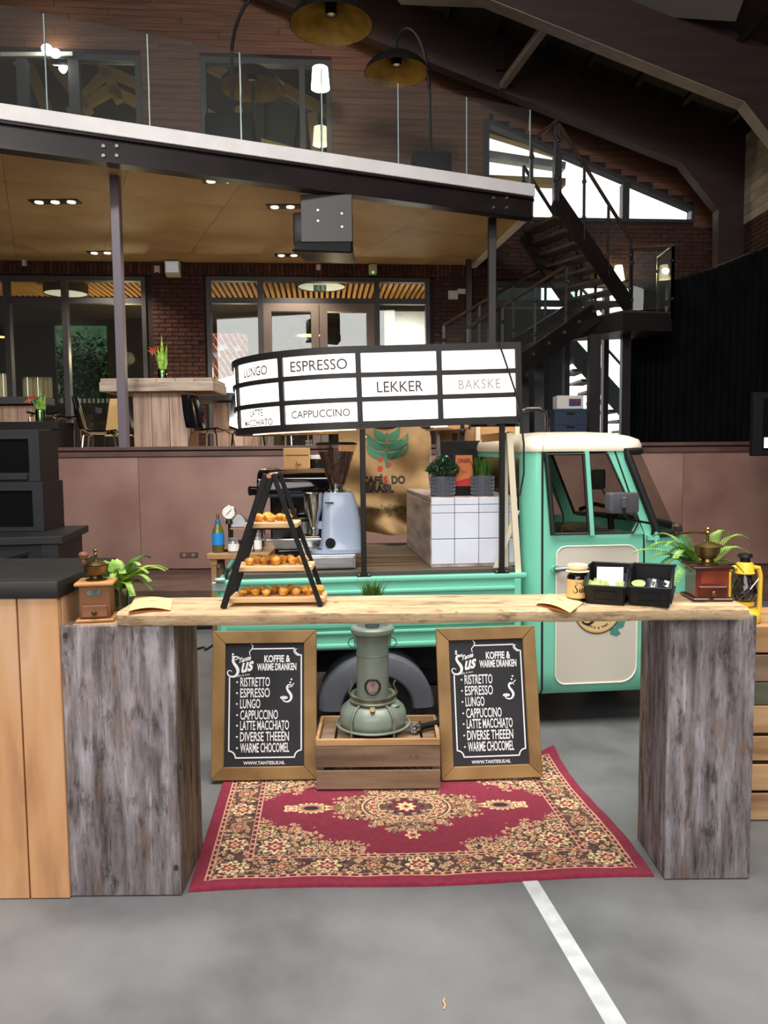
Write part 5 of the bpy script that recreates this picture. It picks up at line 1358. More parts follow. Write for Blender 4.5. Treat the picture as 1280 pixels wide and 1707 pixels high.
# steel posts that carry the sign
def sign_post(px, lab):
    x, z0 = apx(px, 962); p = thing('sign_post', lab, 'post', aw(x, .012, bzt), AYAW, 'black posts under the lit sign')
    zt_ = sz0+(x-sx0)*math.tan(math.radians(1.7))-bzt-.004
    part('tube', MB().bx(-.013, .013, -.013, .013, .006, zt_), M['blackmetal'], p, bev=.002)
    part('foot_plate', MB().bx(-.035, .035, -.016, .03, .0005, .006), M['blackmetal'], p)
    b = MB()
    for sx_ in (-.024, .024): b.cyl((sx_, 0, .006), (sx_, 0, .013), .006, n=6)
    b.cyl((.013, 0, zt_-.04), (.02, 0, zt_-.04), .005, n=6)
    part('bolts', b, M['steelbrush'], p, stuff=True)
sign_post(607, 'black square post under the sign near the grey coffee grinder')
sign_post(837, 'black square post under the sign before the tiled box')
for k, (x, y, lab) in enumerate(((sx0-.1, WID-.03, 'black post at the far bed edge behind the espresso machine'), (sxr-.08, WID-.03, 'black post at the far bed edge behind the burlap sack'))):
    p = thing('sign_post', lab, 'post', aw(x, y, bzt), AYAW, 'black posts under the lit sign')
    part('tube', MB().bx(-.013, .013, -.013, .013, .006, sz0-bzt+.0), M['blackmetal'], p); part('foot_plate', MB().bx(-.035, .035, -.03, .016, .0005, .006), M['blackmetal'], p)
# power lead hanging over the sign's right end
cpx = [(830, 570, -.034), (838, 590, -.034), (848, 620, -.034), (858, 650, -.034), (867, 690, -.034), (873, 740, -.034), (873, 790, -.034), (866, 826, -.03)]
single('power_cable', MB().tube([aw(apx(a, b, y)[0], y, apx(a, b, y)[1]) for a, b, y in cpx], .005, 6), M['rubber'], 'thin black cable hanging over the right end of the lit sign', 'cable')

# ================================================================ THINGS ON THE TRUCK BED
def on_bed(px, py, z, yl=None):
    if yl is not None:
        x, zz_ = apx(px, py, yl); return aw(x, yl, z)
    return at(px, py, z=z)
# burlap coffee sack hanging at the far side
sy = WID-.17
sxl, sz_t = apx(562, 712, sy); sxr_, sz_b = apx(716, 888, sy)
swd, sht = sxr_-sxl, sz_t-sz_b
sack = thing('burlap_sack', 'burlap coffee sack with a printed coffee plant hanging behind the bed', 'sack', aw(sxl+swd/2, sy, sz_b), AYAW)
def sackf(a, b, d=0):      # a across, b up, in metres from the sack's lower middle
    u, v = a/swd, b/sht
    fold = .032*math.sin(9*u+2+3*v)*(1-v*.7)+.03*math.sin(15*v+4*u+math.sin(6*u))*(1-v*.6)+.016*math.sin(5*v+11*u)
    fold += .05*max(0, .42-v)/.42*(math.sin(u*13+1)+.8*math.sin(u*7+v*16)+.6*math.sin(v*30+u*5))
    if v < .25: fold -= .06*math.sin(v/.25*PI)
    return (a+.01*math.sin(v*9)-(.04*(1-v)*u if v < .3 else 0), -fold-d, b)
sm_ = MB().grid(lambda u, v: sackf((u-.5)*swd, v*sht), 40, 44); n0 = len(sm_.v)
sm_.add([(x, y+.02, z) for x, y, z in sm_.v], [tuple(reversed(f)) for f in sm_.f])
part('cloth', sm_, mat('burlap', [S(128, 100, 64), S(158, 126, 84), S(176, 142, 98)], .9, scale=6, detail=8, lo=.3, hi=.72, bump=.25, bscale=220), sack, ang=180)
def s_px(px, py):
    x, z = apx(px, py, sy); return x-sxl-swd/2, z-sz_b
def refine(poly, n=6):
    out = []
    for i, p in enumerate(poly):
        q = poly[(i+1) % len(poly)]
        for k in range(n): out.append((p[0]+(q[0]-p[0])*k/n, p[1]+(q[1]-p[1])*k/n))
    return out
def sprint(m, polys): 
    for p in polys:
        pp = refine([s_px(*q) for q in p], 4); c = (sum(a for a, b in pp)/len(pp), sum(b for a, b in pp)/len(pp))
        n = len(pp); m.add([sackf(*q, .0025) for q in pp]+[sackf(*c, .0025)], [(i, (i+1) % n, n) for i in range(n)])
    return m
gp = []
for y0, hw in ((722, 22), (736, 34), (752, 34)):
    for s in (-1, 1):
        gp.append([(643, y0+4), (643+s*hw*.35, y0-1), (643+s*hw*.75, y0-5), (643+s*hw, y0-14), (643+s*hw*1.02, y0-6), (643+s*hw*.92, y0+4), (643+s*hw*.58, y0+12), (643+s*hw*.2, y0+14)])
gp.append([(641, 722), (645, 722), (646, 765), (650, 779), (646, 780), (641, 766)])
part('printed_plant', sprint(MB(), gp), mat('green_print', S(66, 118, 92), .85), sack)
part('printed_berries', sprint(MB(), [[(cx_+5*math.cos(k*.63), cy_+5*math.sin(k*.63)) for k in range(10)] for cx_, cy_ in ((635, 765), (650, 775), (635, 781))]), mat('red_print', S(176, 62, 50), .85), sack)
def stext(body, px, py, size, **k):
    a0, b0 = s_px(px, py); m = MB(); m.text(body, size, lambda x, y: sackf(a0+x, b0+y, .004), **k); return m
M['sackink'] = mat('dark_print', S(52, 44, 40), .85)
def swidth(b, s, sx): vs, _ = text2d(b, s, bold=.05, sx=sx, align='LEFT'); return max(a for a, _ in vs)
for b_, px_, py_, m_ in (('CAFÉ', 604, 806, 'sackink'), ('S', None, 806, 'sackred'), ('DO', None, 806, 'sackink'), ('BRASIL', 611, 820, 'sackink')):
    if m_ not in M: M[m_] = mat('red_letter_print', S(150, 58, 50), .85)
    if px_: cur_x = s_px(px_, py_)[0]
    b0_ = s_px(640, py_)[1]; m = MB(); m.text(b_, .066, lambda x, y: sackf(cur_x+x, b0_+y, .0025), bold=.05, sx=.90, align='LEFT')
    part('printed_lettering', m, M[m_], sack); cur_x += swidth(b_, .066, .90)+(.022 if b_ == 'S' else .004)
random.seed(5)
gs = MB()
for k in range(60):
    px, py = random.gauss(660, 22), random.gauss(848, 5); r = random.uniform(.004, .010)
    if not 592 < px < 706: continue
    a0, b0 = s_px(px, py); gs.add([sackf(a0+r*math.cos(t*1.05)*random.uniform(.6, 1.3), b0+r*math.sin(t*1.05), .004) for t in range(6)], [tuple(range(6))])
part('printed_smudge', gs, mat('faded_green_print', S(98, 106, 66), .9), sack)
part('hanging_rod', MB().cyl((-swd/2-.03, .012, sht-.002), (swd/2+.03, .012, sht-.002), .009, n=8), M['blackmetal'], sack)
# tiled box
tz = FL+.001; th_ = .36
bl, br = on_bed(702, 948, tz), None
tx0 = apx(719, 948, .10)[0]; tx1 = apx(862, 948, .10)[0]; tdep = .92
tb = thing('tiled_box', 'white tiled box with a wooden top standing on the truck bed', 'box', aw((tx0+tx1)/2, .10+tdep/2, tz), AYAW)
w = tx1-tx0
M['tile'] = mat('white_glazed_tile', [S(214, 216, 230), S(224, 226, 240)], .14, scale=3, rnd=.03)
M['ashwood'] = mat('greyed_wood', [S(126, 112, 104), S(168, 152, 142), S(196, 182, 172)], .7, scale=2.5, stretch=(7, .9, 7), lo=.3, hi=.72, rnd=.06)
part('carcass', MB().bx(-w/2+.012, w/2-.012, -tdep/2+.012, tdep/2, 0, th_-.026), mat('grey_grout', S(150, 148, 146), .8), tb)
part('top_board', MB().bx(-w/2, w/2, -tdep/2+.012, tdep/2, th_-.025, th_), M['ashwood'], tb, bev=.003)
part('left_side', MB().bx(-w/2-.002, -w/2+.011, -tdep/2+.014, tdep/2, .001, th_-.026), M['ashwood'], tb, bev=.002)
part('base_strip', MB().bx(-w/2, w/2, -tdep/2+.001, -tdep/2+.011, 0, .012), M['ashwood'], tb)
rowsz = [(.014, .142), (.146, .276), (.279, .318), (.321, th_-.004)]
cols_ = [0, .145, .30, .42, .47, .52, .56]
cs = [c*w/.56*1.0 for c in cols_]
cs = [0, .135, .275, .405, w-.09, w-.045, w] if w > .52 else [0, w*.27, w*.55, w*.82, w*.90, w]
for z0, z1 in rowsz:
    for a, b in zip(cs, cs[1:]):
        part('tile', MB().bx(-w/2+a+.0015, -w/2+b-.0015, -tdep/2, -tdep/2+.010+random.uniform(0, .0015), z0, z1), M['tile'], tb, bev=.002)
# herb pots on the box
M['pot'] = mat('grey_ribbed_pot', S(88, 90, 100), .45)
def herb_pot(px, r, h, lab, kind):
    p = on_bed(px, 834, tz+th_+.0008, .19); t = thing('potted_herb', lab, 'plant', p, AYAW)
    part('pot', MB().lathe([(r*.94, 0), (r*.97, h*.03), (r, h*.96), (r, h), (r*.92, h), (r*.92, h*.9), (0, h*.88)], n=32), M['pot'], t)
    m = MB()      # chevron relief
    for k in range(20):
        for j in range(5):
            a0 = 2*PI*k/20; da = PI/20; z0 = h*(.08+.18*j); f = lambda a, z: ((r*(.965+.03*z/h)+.0022)*math.cos(a), (r*(.965+.03*z/h)+.0022)*math.sin(a), z)
            m.tube([f(a0, z0+h*.14), f(a0+da, z0), f(a0+2*da, z0+h*.14)], .0016, 3)
    part('chevron_relief', m, mat('pot_relief', S(120, 122, 132), .4), t, stuff=True)
    g = MB(); random.seed(int(px))
    if kind == 'bush':
        for k in range(900):
            a = random.uniform(0, 2*PI); u = random.random()**.5; b = random.random()
            c = Vector((1.25*r*u*math.cos(a)*math.sin(b*PI*.55+.5), 1.25*r*u*math.sin(a)*math.sin(b*PI*.55+.5), h*.95+.10*b*(1-.55*u*u)))
            d = (Vector((math.cos(a), math.sin(a), .9))+Vector((random.gauss(0, .5), random.gauss(0, .5), random.gauss(0, .5)))).normalized()*.024; s = d.cross(Vector((random.gauss(0, 1), random.gauss(0, 1), random.gauss(0, 1)))).normalized()*.0035
            g.add([c-s, c+d*.5-s*1.2, c+d, c+d*.5+s*1.2, c+s], [(0, 1, 2, 3, 4)])
        part('foliage', g, M['bush_leaf'], t, stuff=True)
    else:
        grass(g, r*.8, h*.9, .12, 170); part('grass_blades', g, M['grass_leaf'], t, stuff=True)
    return t
def grass(g, r, z0, hh, n, sp=.45):
    for k in range(n):
        a = random.uniform(0, 2*PI); u = random.random()**.5; b = a+random.gauss(0, .5); L = hh*random.uniform(.65, 1.1)
        c = Vector((r*u*math.cos(a), r*u*math.sin(a), z0)); d = Vector((math.cos(b), math.sin(b), 0))*L*sp*u*random.uniform(.4, 1.2); s = Vector((-math.sin(b), math.cos(b), 0))*.0022
        m1 = c+d*.3+Vector((0, 0, L*.55)); tp = c+d+Vector((0, 0, L*.92))
        g.add([c-s, c+s, m1+s*.9, m1-s*.9, tp], [(0, 1, 2, 3), (3, 2, 4)])
herb_pot(738, .064, .105, 'bushy herb in a grey ribbed pot on the tiled box', 'bush')
herb_pot(804, .060, .105, 'upright grass in a grey ribbed pot on the tiled box', 'grass')
# black coffee pack with orange label between the pots
p = on_bed(772, 833, tz+th_+.0008, .24); t = thing('coffee_pack', 'black coffee pack with orange label standing between the herb pots', 'pack', p, AYAW)
hh = apx(772, 748, .24)[1]-tz-th_
part('bag', MB().hexa([(-.065, -.04, 0), (.065, -.04, 0), (.065, .04, 0), (-.065, .04, 0), (-.062, -.012, hh), (.062, -.012, hh), (.062, .012, hh), (-.062, .012, hh)]), M['black'], t, bev=.006, seg=2)
part('label', MB().hexa([(-.048, -.0355, .06), (.046, -.0355, .06), (.046, -.034, .06), (-.048, -.034, .06), (-.045, -.0195, hh*.86), (.045, -.0195, hh*.86), (.045, -.018, hh*.86), (-.045, -.018, hh*.86)]), mat('orange_label', S(222, 128, 72), .6), t)
part('label_band', MB().hexa([(-.048, -.0368, .05), (.046, -.0368, .05), (.046, -.0358, .05), (-.048, -.0358, .05), (-.048, -.0348, .075), (.046, -.0335, .10), (.046, -.0325, .10), (-.048, -.0338, .075)]), mat('red_band', S(196, 50, 44), .6), t)
rl_ = mat('red_lettering', S(150, 40, 44), .6)
part('label_lettering', MB().text('DRIEK', .030, lambda a, b: (a, -.0262+b*.12, hh*.70+b), bold=.03, sx=.8), rl_, t); part('label_lettering', MB().text('SÜS', .020, lambda a, b: (a, -.0315+b*.12, hh*.48+b), sx=.8), rl_, t)
# black display panel, cloths and cream trestle behind the box
x0_, z1_ = apx(735, 735, WID-.2); x1__, z0_ = apx(807, 800, WID-.2)
t = thing('display_board', 'black board hanging behind the herb pots under the sign', 'board', aw((x0_+x1__)/2, WID-.2, z0_-.1), AYAW)
part('board', MB().bx(-(x1__-x0_)/2, (x1__-x0_)/2, 0, .02, 0, z1_-z0_+.1), M['black'], t, bev=.003)
part('hanger', MB().bx(-.012, .012, .004, .016, z1_-z0_+.1, z1_-z0_+.2).ball((0, .0, z1_-z0_+.16), .02, 8, 6), M['blackmetal'], t)
part('wire_hook', MB().tube([(-.1, -.01, z1_-z0_), (-.13, -.012, z1_-z0_-.02), (-.14, -.012, z1_-z0_-.1)], .012, 8), M['mint'], t)
# plywood back and poles behind the bed
x0_, z1_ = apx(728, 712, WID+.05); x1__, z0_ = apx(862, 800, WID+.05)
t = thing('plywood_back', 'plywood board standing upright behind the tiled box and herb pots', 'board', aw((x0_+x1__)/2, WID+.05, bzt-.2), AYAW)
part('sheet', MB().bx(-(x1__-x0_)/2, (x1__-x0_)/2, 0, .012, 0, z1_-bzt+.2), mat('bare_plywood', [S(168, 124, 80), S(190, 146, 98)], .6, scale=3, stretch=(1, 1, 5)), t)
for k in (-.98, 0, .98): part('batten', MB().bx(k*(x1__-x0_)/2-.015, k*(x1__-x0_)/2+.015, -.02, -.001, 0, z1_-bzt+.2), M['creamwood'] if 'creamwood' in M else mat('cream_batten', S(222, 210, 184), .6), t)
for k, (px, lab) in enumerate(((716, 'thin pale pole beside the right edge of the burlap sack'), (730, 'thin steel pole between the burlap sack and the black board'))):
    x_, z_ = apx(px, 712, WID-.05); t = thing('thin_pole', lab, 'pole', aw(x_, WID-.05, FL+.001), AYAW)
    part('tube', MB().cyl((0, 0, .01), (0, 0, sz0-.012-FL), .010, n=10), M['offwhite'] if k == 0 else M['steelbrush'], t); part('foot', MB().lathe([(.022, 0), (.022, .01), (0, .011)], n=12), M['black'], t)
# cream trestle beside the cab
M['creamwood'] = mat('cream_painted_wood', S(222, 210, 184), .6)
t = thing('cream_trestle', 'cream painted wooden trestle leaning between the tiled box and the cab', 'trestle', aw(apx(852, 960, .03)[0], .03, bzt), AYAW)
def tp(px, py, y=.03): x, z = apx(px, py, y); return aw(x, y, z)
zleg = apx(866, 962, .03)
part('leg', MB().beam(tp(864, 960), tp(849, 722), .016, .030, up=(1, 0, 0)), M['creamwood'], t, world=True)
part('leg', MB().beam(tp(842, 952, .075), tp(842, 722, .075), .016, .028, up=(1, 0, 0)), M['creamwood'], t, world=True)
part('diagonal_brace', MB().beam(tp(826, 948, .055), tp(862, 850, .055), .014, .026, up=(1, 0, 0)), M['creamwood'], t, world=True)
part('top_bar', MB().beam(tp(805, 731, .3), tp(852, 726, .03), .02, .04), mat('plain_pine', S(206, 160, 100), .6), t, world=True)
# grinders
p = on_bed(566, 938, FL+.001, .22); base_z = .075
t = thing('drawer_base', 'brushed steel drawer box under the grey coffee grinder', 'box', aw(apx(548, 950, .22)[0], .24, FL+.001), AYAW)
w0 = apx(607, 950, .1)[0]-apx(519, 950, .1)[0]
part('body', MB().bx(-w0/2, w0/2, -.14, .16, .004, base_z), M['steelbrush'], t, bev=.004); part('drawer_front', MB().bx(-w0/2+.012, w0/2-.012, -.146, -.14, .012, base_z-.01), M['steelbrush'], t, bev=.002)
M['grinder'] = mat('grey_grinder_paint', S(158, 170, 192), .28, coat=.4)
gz = FL+base_z+.002; gx = apx(565, 935, .2)[0]
t = thing('coffee_grinder', 'grey coffee grinder with a full bean hopper on the steel drawer', 'grinder', aw(gx, .24, gz), AYAW)
ps = lambda px, py: (apx(px, py, .2)[0]-gx, apx(px, py, .2)[1]-gz)
sec = [(935, 521, 607, .12), (921, 520, 606, .12), (917, 532, 605, .115), (900, 535, 604, .105), (870, 536, 601, .10), (845, 537, 597, .095), (826, 538, 591, .085), (821, 541, 588, .078)]
gm = MB(); q = 20
for py, l, r, dp in sec:
    a, z = ps(l, py); b, _ = ps(r, py); z = max(z, .022) if py > 930 else z
    for k in range(q):
        an = 2*PI*k/q; e = .55; cx_, sx_ = math.cos(an), math.sin(an)
        gm.v.append(((a+b)/2+(b-a)/2*math.copysign(abs(cx_)**e, cx_), dp*math.copysign(abs(sx_)**e, sx_), z))
for j in range(len(sec)-1):
    for k in range(q): k2 = (k+1) % q; gm.f.append((j*q+k, j*q+k2, (j+1)*q+k2, (j+1)*q+k))
gm.f += [tuple(range(q-1, -1, -1)), tuple((len(sec)-1)*q+k for k in range(q))]
part('body', gm, M['grinder'], t, ang=40)
for sx_ in (-.10, .09):
    for sy_ in (-.08, .08): part('foot', MB().cyl((sx_, sy_, 0), (sx_, sy_, .024), .014, n=12), M['black'], t)
kx_, kz_ = ps(550, 903); part('switch_dial', MB().cyl((kx_, -.112, kz_), (kx_, -.095, kz_), .026, n=20).bx(kx_-.004, kx_+.004, -.124, -.112, kz_-.02, kz_+.02), M['black'], t)
bx2, bz2 = ps(548, 837); part('name_strip', MB().bx(bx2-.022, bx2+.022, -.098, -.092, bz2-.004, bz2+.004), M['frame'], t)
hx_, hz0 = ps(562, 820); _, hz1 = ps(558, 737)
part('collar', MB().lathe([(.05, 0), (.05, .012), (.036, .016), (.036, .036), (.04, .038), (.04, .042), (.03, .044)], (hx_, 0, hz0-.002), 24), M['chrome'], t)
hh = hz1-hz0-.03; hp = [(.038, 0), (.045, .01), (.098, hh*.80), (.102, hh*.86), (.104, hh*.94)]
hop = part('hopper', MB().lathe(hp+[(.102, hh*.94), (.099, hh*.86), (.095, hh*.8), (.042, .012), (.035, .002)], (hx_, 0, hz0+.03), 28), glass('hopper_glass', (.95, .9, .86, 1), .03, flat=True), t)
part('hopper_lid', MB().lathe([(0, hh*.94), (.108, hh*.94), (.108, hh*.97), (.09, hh*1.0), (0, hh*1.0)], (hx_, 0, hz0+.03), 28), M['black'], t)
beans = MB().lathe([(.033, .003), (.04, .012), (.091, hh*.78), (.0, hh*.80)], (hx_, 0, hz0+.03), 28)
part('bean_fill', beans, mat('coffee_beans', [S(44, 30, 25), S(74, 52, 42), S(98, 72, 58)], .45, scale=90, detail=2, lo=.35, hi=.65, bump=.6, bscale=110), hop, stuff=True)
dx_, dz0 = ps(523, 892); _, dz1 = ps(523, 822)
dh = dz1-dz0
part('doser', MB().lathe([(.024, 0), (.028, .012), (.028, .035), (.018, .04), (.046, dh*.62), (.048, dh*.66), (.048, dh), (.044, dh+.004), (0, dh+.004)], (dx_, -.03, dz0), 24), M['chrome'], t)
part('fork', MB().bx(dx_-.05, dx_+.03, -.07, .01, dz0-.012, dz0-.004), M['chrome'], t, bev=.002)
part('doser_arm', MB().bx(dx_+.02, dx_+.08, -.03, .02, dz0+.03, dz0+.07), M['grinder'], t)
# second grinder behind
p2 = apx(534, 870, 1.08); gx2 = p2[0]
t = thing('coffee_grinder', 'black second coffee grinder with tinted hopper behind the grey one', 'grinder', aw(gx2, 1.08, FL+.001), AYAW)
z1g = apx(533, 850, 1.08)[1]-FL; z2g = apx(533, 765, 1.08)[1]-FL
part('body', MB().lathe([(.10, 0), (.10, .03), (.085, .05), (.075, z1g-.03), (.05, z1g), (0, z1g)], n=24), M['blackgloss'], t)
part('hopper', MB().lathe([(.04, z1g-.004), (.095, z2g-.02), (.095, z2g), (0, z2g+.01)], n=24), mat('smoked_hopper', S(34, 28, 26), .2), t)
part('lid', MB().lathe([(.10, z2g), (.10, z2g+.02), (0, z2g+.025)], n=24), M['white'], t)
# kraft coffee bag standing behind
p3 = apx(495, 780, .95)
t = thing('kraft_bag', 'flat brown kraft bag with small logo behind the espresso machine', 'bag', aw(p3[0], .98, FL+.001), AYAW)
kw = apx(517, 770, .98)[0]-apx(473, 770, .98)[0]; kh = apx(495, 747, .98)[1]-FL
part('paper', MB().hexa([(-kw/2, -.03, 0), (kw/2, -.03, 0), (kw/2, .03, 0), (-kw/2, .03, 0), (-kw/2, -.006, kh), (kw/2, -.006, kh), (kw/2, .006, kh), (-kw/2, .006, kh)]), mat('kraft_paper', [S(190, 146, 92), S(204, 162, 106)], .7, scale=5), t, bev=.003)
lz_ = apx(492, 777, .98)[1]-FL
part('logo', script_s(MB(), lambda a, b: (a-.01, -.0155-.002, lz_+b), .028).text('us', .024, lambda a, b: (a+.004, -.0175, lz_+.002+b), bold=.02, align='LEFT'), M['sackink'], t)
part('fold_line', MB().bx(-kw/2+.01, kw/2-.01, -.0100, -.0088, kh-.045, kh-.042), M['sackink'], t)
# espresso machine
ex0, ex1 = apx(432, 860, .45)[0], apx(545, 860, .45)[0]; ew = ex1-ex0
ez = lambda py: apx(480, py, .45)[1]-FL
t = thing('espresso_machine', 'glossy black espresso machine behind the pastry stand', 'machine', aw((ex0+ex1)/2, .62, FL+.001), AYAW)
part('base', MB().bx(-ew/2, ew/2, -.16, .3, .02, ez(915)), M['blackgloss'], t, bev=.012, seg=2)
part('drip_tray', MB().bx(-ew/2+.01, ew/2-.02, -.20, .12, ez(915)+.001, ez(898)), M['chrome'], t, bev=.004)
part('back_panel', MB().bx(-ew/2+.05, ew/2-.01, .1, .3, ez(915), ez(830)), M['blackgloss'], t, bev=.01)
hd = [(-.17, 0), (-.178, .040), (-.16, .100), (-.1, .133), (.1, .15), (.27, .133), (.31, .08), (.31, 0)]
part('hood', MB().prism(hd, lambda a, b: (-ew/2-.01, a, ez(828)+b*1.0), lambda a, b: (ew/2+.02, a, ez(828)+b)), M['blackgloss'], t, bev=.012, seg=2)
part('hood_trim', MB().bx(-ew/2-.02, ew/2+.03, -.182, -.17, ez(828)-.004, ez(828)+.012), mat('blue_black_trim', S(50, 62, 84), .2, metal=.4), t, bev=.003)
part('group_head', MB().lathe([(.045, 0), (.055, .01), (.055, .05), (.04, .06), (.04, .10), (0, .10)], (-.02, -.09, ez(880)), 24), M['chrome'], t)
part('boiler', MB().lathe([(.07, 0), (.075, .005), (.075, .07), (.06, .085), (0, .09)], (.06, -.06, ez(893)), 28), M['chrome'], t)
part('steam_knob', MB().cyl((-ew/2-.05, -.16, ez(818)), (-ew/2-.005, -.14, ez(818)), .026, .022, 20), M['blackgloss'], t)
part('steam_wand', MB().tube([(-ew/2+.02, -.17, ez(830)), (-ew/2+.015, -.2, ez(850)), (-ew/2+.03, -.2, ez(890))], .006, 8), M['chrome'], t)
for s_ in (-1, 1):
    for y in (-.1, .24): part('foot', MB().cyl((s_*(ew/2-.05), y, 0), (s_*(ew/2-.05), y, .022), .018, n=12), M['black'], t)
# portafilter brush and scale pad at the bed edge
bxp = apx(440, 952, .06)[0]
t = thing('coffee_brush', 'coffee brush with orange wooden handle lying on the bed edge', 'brush', aw(bxp, .10, FL+.018), AYAW)
part('handle', MB().lathe([(.008, -.11), (.013, -.10), (.011, -.02), (.015, -.004)], (0, 0, 0), 14, Matrix.Rotation(PI/2, 3, 'Y')), mat('orange_wood', [S(196, 120, 52), S(220, 150, 76)], .4, scale=12), t)
part('ferrule', MB().cyl((-.004, 0, 0), (.03, 0, 0), .0165, n=14), M['brass'], t); part('bristles', MB().cyl((.03, 0, 0), (.085, 0, .0), .016, .017, 14), M['black'], t)
pd = apx(502, 952, .05)[0]; t = thing('tamp_tray', 'pale shallow steel tray at the bed edge beside the brush', 'tray', aw(pd, .11, FL+.001), AYAW)
part('tray', MB().bx(-.085, .04, -.05, .06, 0, .006), M['steelbrush'], t); part('tray_rim', MB().ring(rrect(-.09, .045, -.055, .065, .008), rrect(-.084, .039, -.049, .059, .006), lambda a, b: (a, b, 0), lambda a, b: (a, b, .035)), M['steelbrush'], t)
# hand truck standing behind the cab
p = at(888, 720, Y=5.5)
t = thing('hand_truck', 'chrome hand truck whose curved handle rises behind the cab roof', 'hand truck', (p.x, 5.5, 0))
zt_ = at(888, 682, Y=5.5).z
part('frame_tube', MB().tube([(-.10, 0, .12), (-.10, 0, zt_-.05), (-.08, 0, zt_-.01), (-.04, 0, zt_), (.04, 0, zt_), (.09, 0, zt_-.02), (.10, 0, zt_-.07), (.10, 0, .12)], .016, 10), M['chrome'], t)
part('cross_bar', MB().bx(-.1, .1, -.012, .012, .5, .54).bx(-.1, .1, -.012, .012, 1.0, 1.04), M['chrome'], t); part('toe_plate', MB().bx(-.18, .18, -.28, .0, .0, .012), M['steel'], t)
for s_ in (-1, 1): part('wheel', MB().lathe([(.0, -.02), (.09, -.025), (.1, 0), (.09, .025), (0, .02)], (s_*.15, .06, .1), 20, Matrix.Rotation(PI/2, 3, 'Y')), M['rubber'], t)
part('axle', MB().cyl((-.15, .06, .1), (.15, .06, .1), .012, n=8).bx(-.11, .11, 0, .06, .09, .13), M['steel'], t)
# ================================================================ SIDE TABLE BY THE TAILGATE
M['stool_wood'] = mat('side_table_wood', [S(132, 96, 62), S(172, 132, 90)], .65, scale=3, stretch=(.8, 6, 6), rnd=.06)
SY = 3.97
tl = at(344, 915, Y=SY); tzt = max(at(380, 923, Y=SY).z, FL+.042)
t = thing('side_table', 'small rough wooden side table at the tail of the truck', 'table', (tl.x+.15, SY+.12, 0))
for k in range(2): part('top_plank', MB().bx(-.15, .17, -.12+k*.122, -.0+k*.122, tzt-.03, tzt), M['stool_wood'], t, bev=.003)
part('apron', MB().bx(-.135, -.10, -.11, .11, tzt-.06, tzt-.031), M['stool_wood'], t)
part('cleat', MB().bx(.10, .13, -.10, .10, FL+.001, tzt-.031), M['stool_wood'], t)
for x, y in ((-.117, -.095), (-.117, .095)): part('leg', MB().beam((x-.004, y, .001), (x, y, tzt-.061), .026, .026, up=(1, 0, 0)), M['stool_wood'], t)
TY = SY+.06
def on_tbl(px): return Vector((at(px, 910, Y=TY).x, TY, tzt+.001))
p = on_tbl(364); hb = at(364, 856, Y=TY).z-tzt
t = thing('syrup_bottle', 'olive bottle with blue label and blue neck on the side table', 'bottle', p)
part('glass_body', MB().lathe([(.0, 0), (.028, 0), (.031, .01), (.031, hb*.50), (.024, hb*.62), (.013, hb*.74), (.012, hb*.84), (0, hb*.84)], n=20), mat('olive_bottle', S(92, 92, 44), .12, spec=.8), t)
part('label', MB().lathe([(.0316, hb*.2), (.0316, hb*.5)], n=20), mat('blue_label', S(30, 130, 206), .5), t)
part('neck_foil', MB().lathe([(.0135, hb*.72), (.0145, hb*.74), (.0145, hb*.83), (.0, hb*.84)], n=16), mat('blue_foil', S(40, 120, 180), .4), t)
part('pourer', MB().lathe([(.007, hb*.83), (.006, hb*.92), (.009, hb*.94), (.008, hb*.99), (0, hb)], n=12), M['brass'], t)
# pressure gauge on its stand
p = on_tbl(381); gz_ = at(382, 855, Y=TY).z-tzt; p.y += .03
t = thing('pressure_gauge', 'round white dial gauge on a thin stand behind the bottle', 'gauge', p)
part('dial_case', MB().lathe([(0, .012), (.036, .012), (.037, -.006), (.032, -.008), (.032, -.004), (0, -.004)], (0, 0, gz_), 28, Matrix.Rotation(PI/2, 3, 'X') @ Matrix.Rotation(PI, 3, 'X') if False else Matrix.Rotation(-PI/2, 3, 'X')), M['chrome'], t)
part('dial_face', MB().lathe([(0, -.010), (.032, -.0095)], (0, 0, gz_), 28, Matrix.Rotation(-PI/2, 3, 'X')).lathe([(0, .013), (.033, .0125)], (0, 0, gz_), 28, Matrix.Rotation(PI/2, 3, 'X')), M['white'], t)
nm_ = MB(); nm_.ribbon([(-.012, gz_-.012), (.016, gz_+.015)], .003, lambda a, b: (a, -.0145, b))
for k in range(11):
    a = math.radians(225-27*k); nm_.ribbon([(.024*math.cos(a), gz_+.024*math.sin(a)), (.029*math.cos(a), gz_+.029*math.sin(a))], .0016, lambda a_, b: (a_, -.0145, b))
part('needle', nm_, M['ink'], t)
part('stem', MB().cyl((0, 0, .012), (0, 0, gz_-.03), .007, n=8).lathe([(.02, gz_-.06), (.016, gz_-.04), (.012, gz_-.034)], n=12), M['blackmetal'], t); part('foot', MB().lathe([(.028, 0), (.028, .01), (0, .014)], n=16), M['blackmetal'], t)
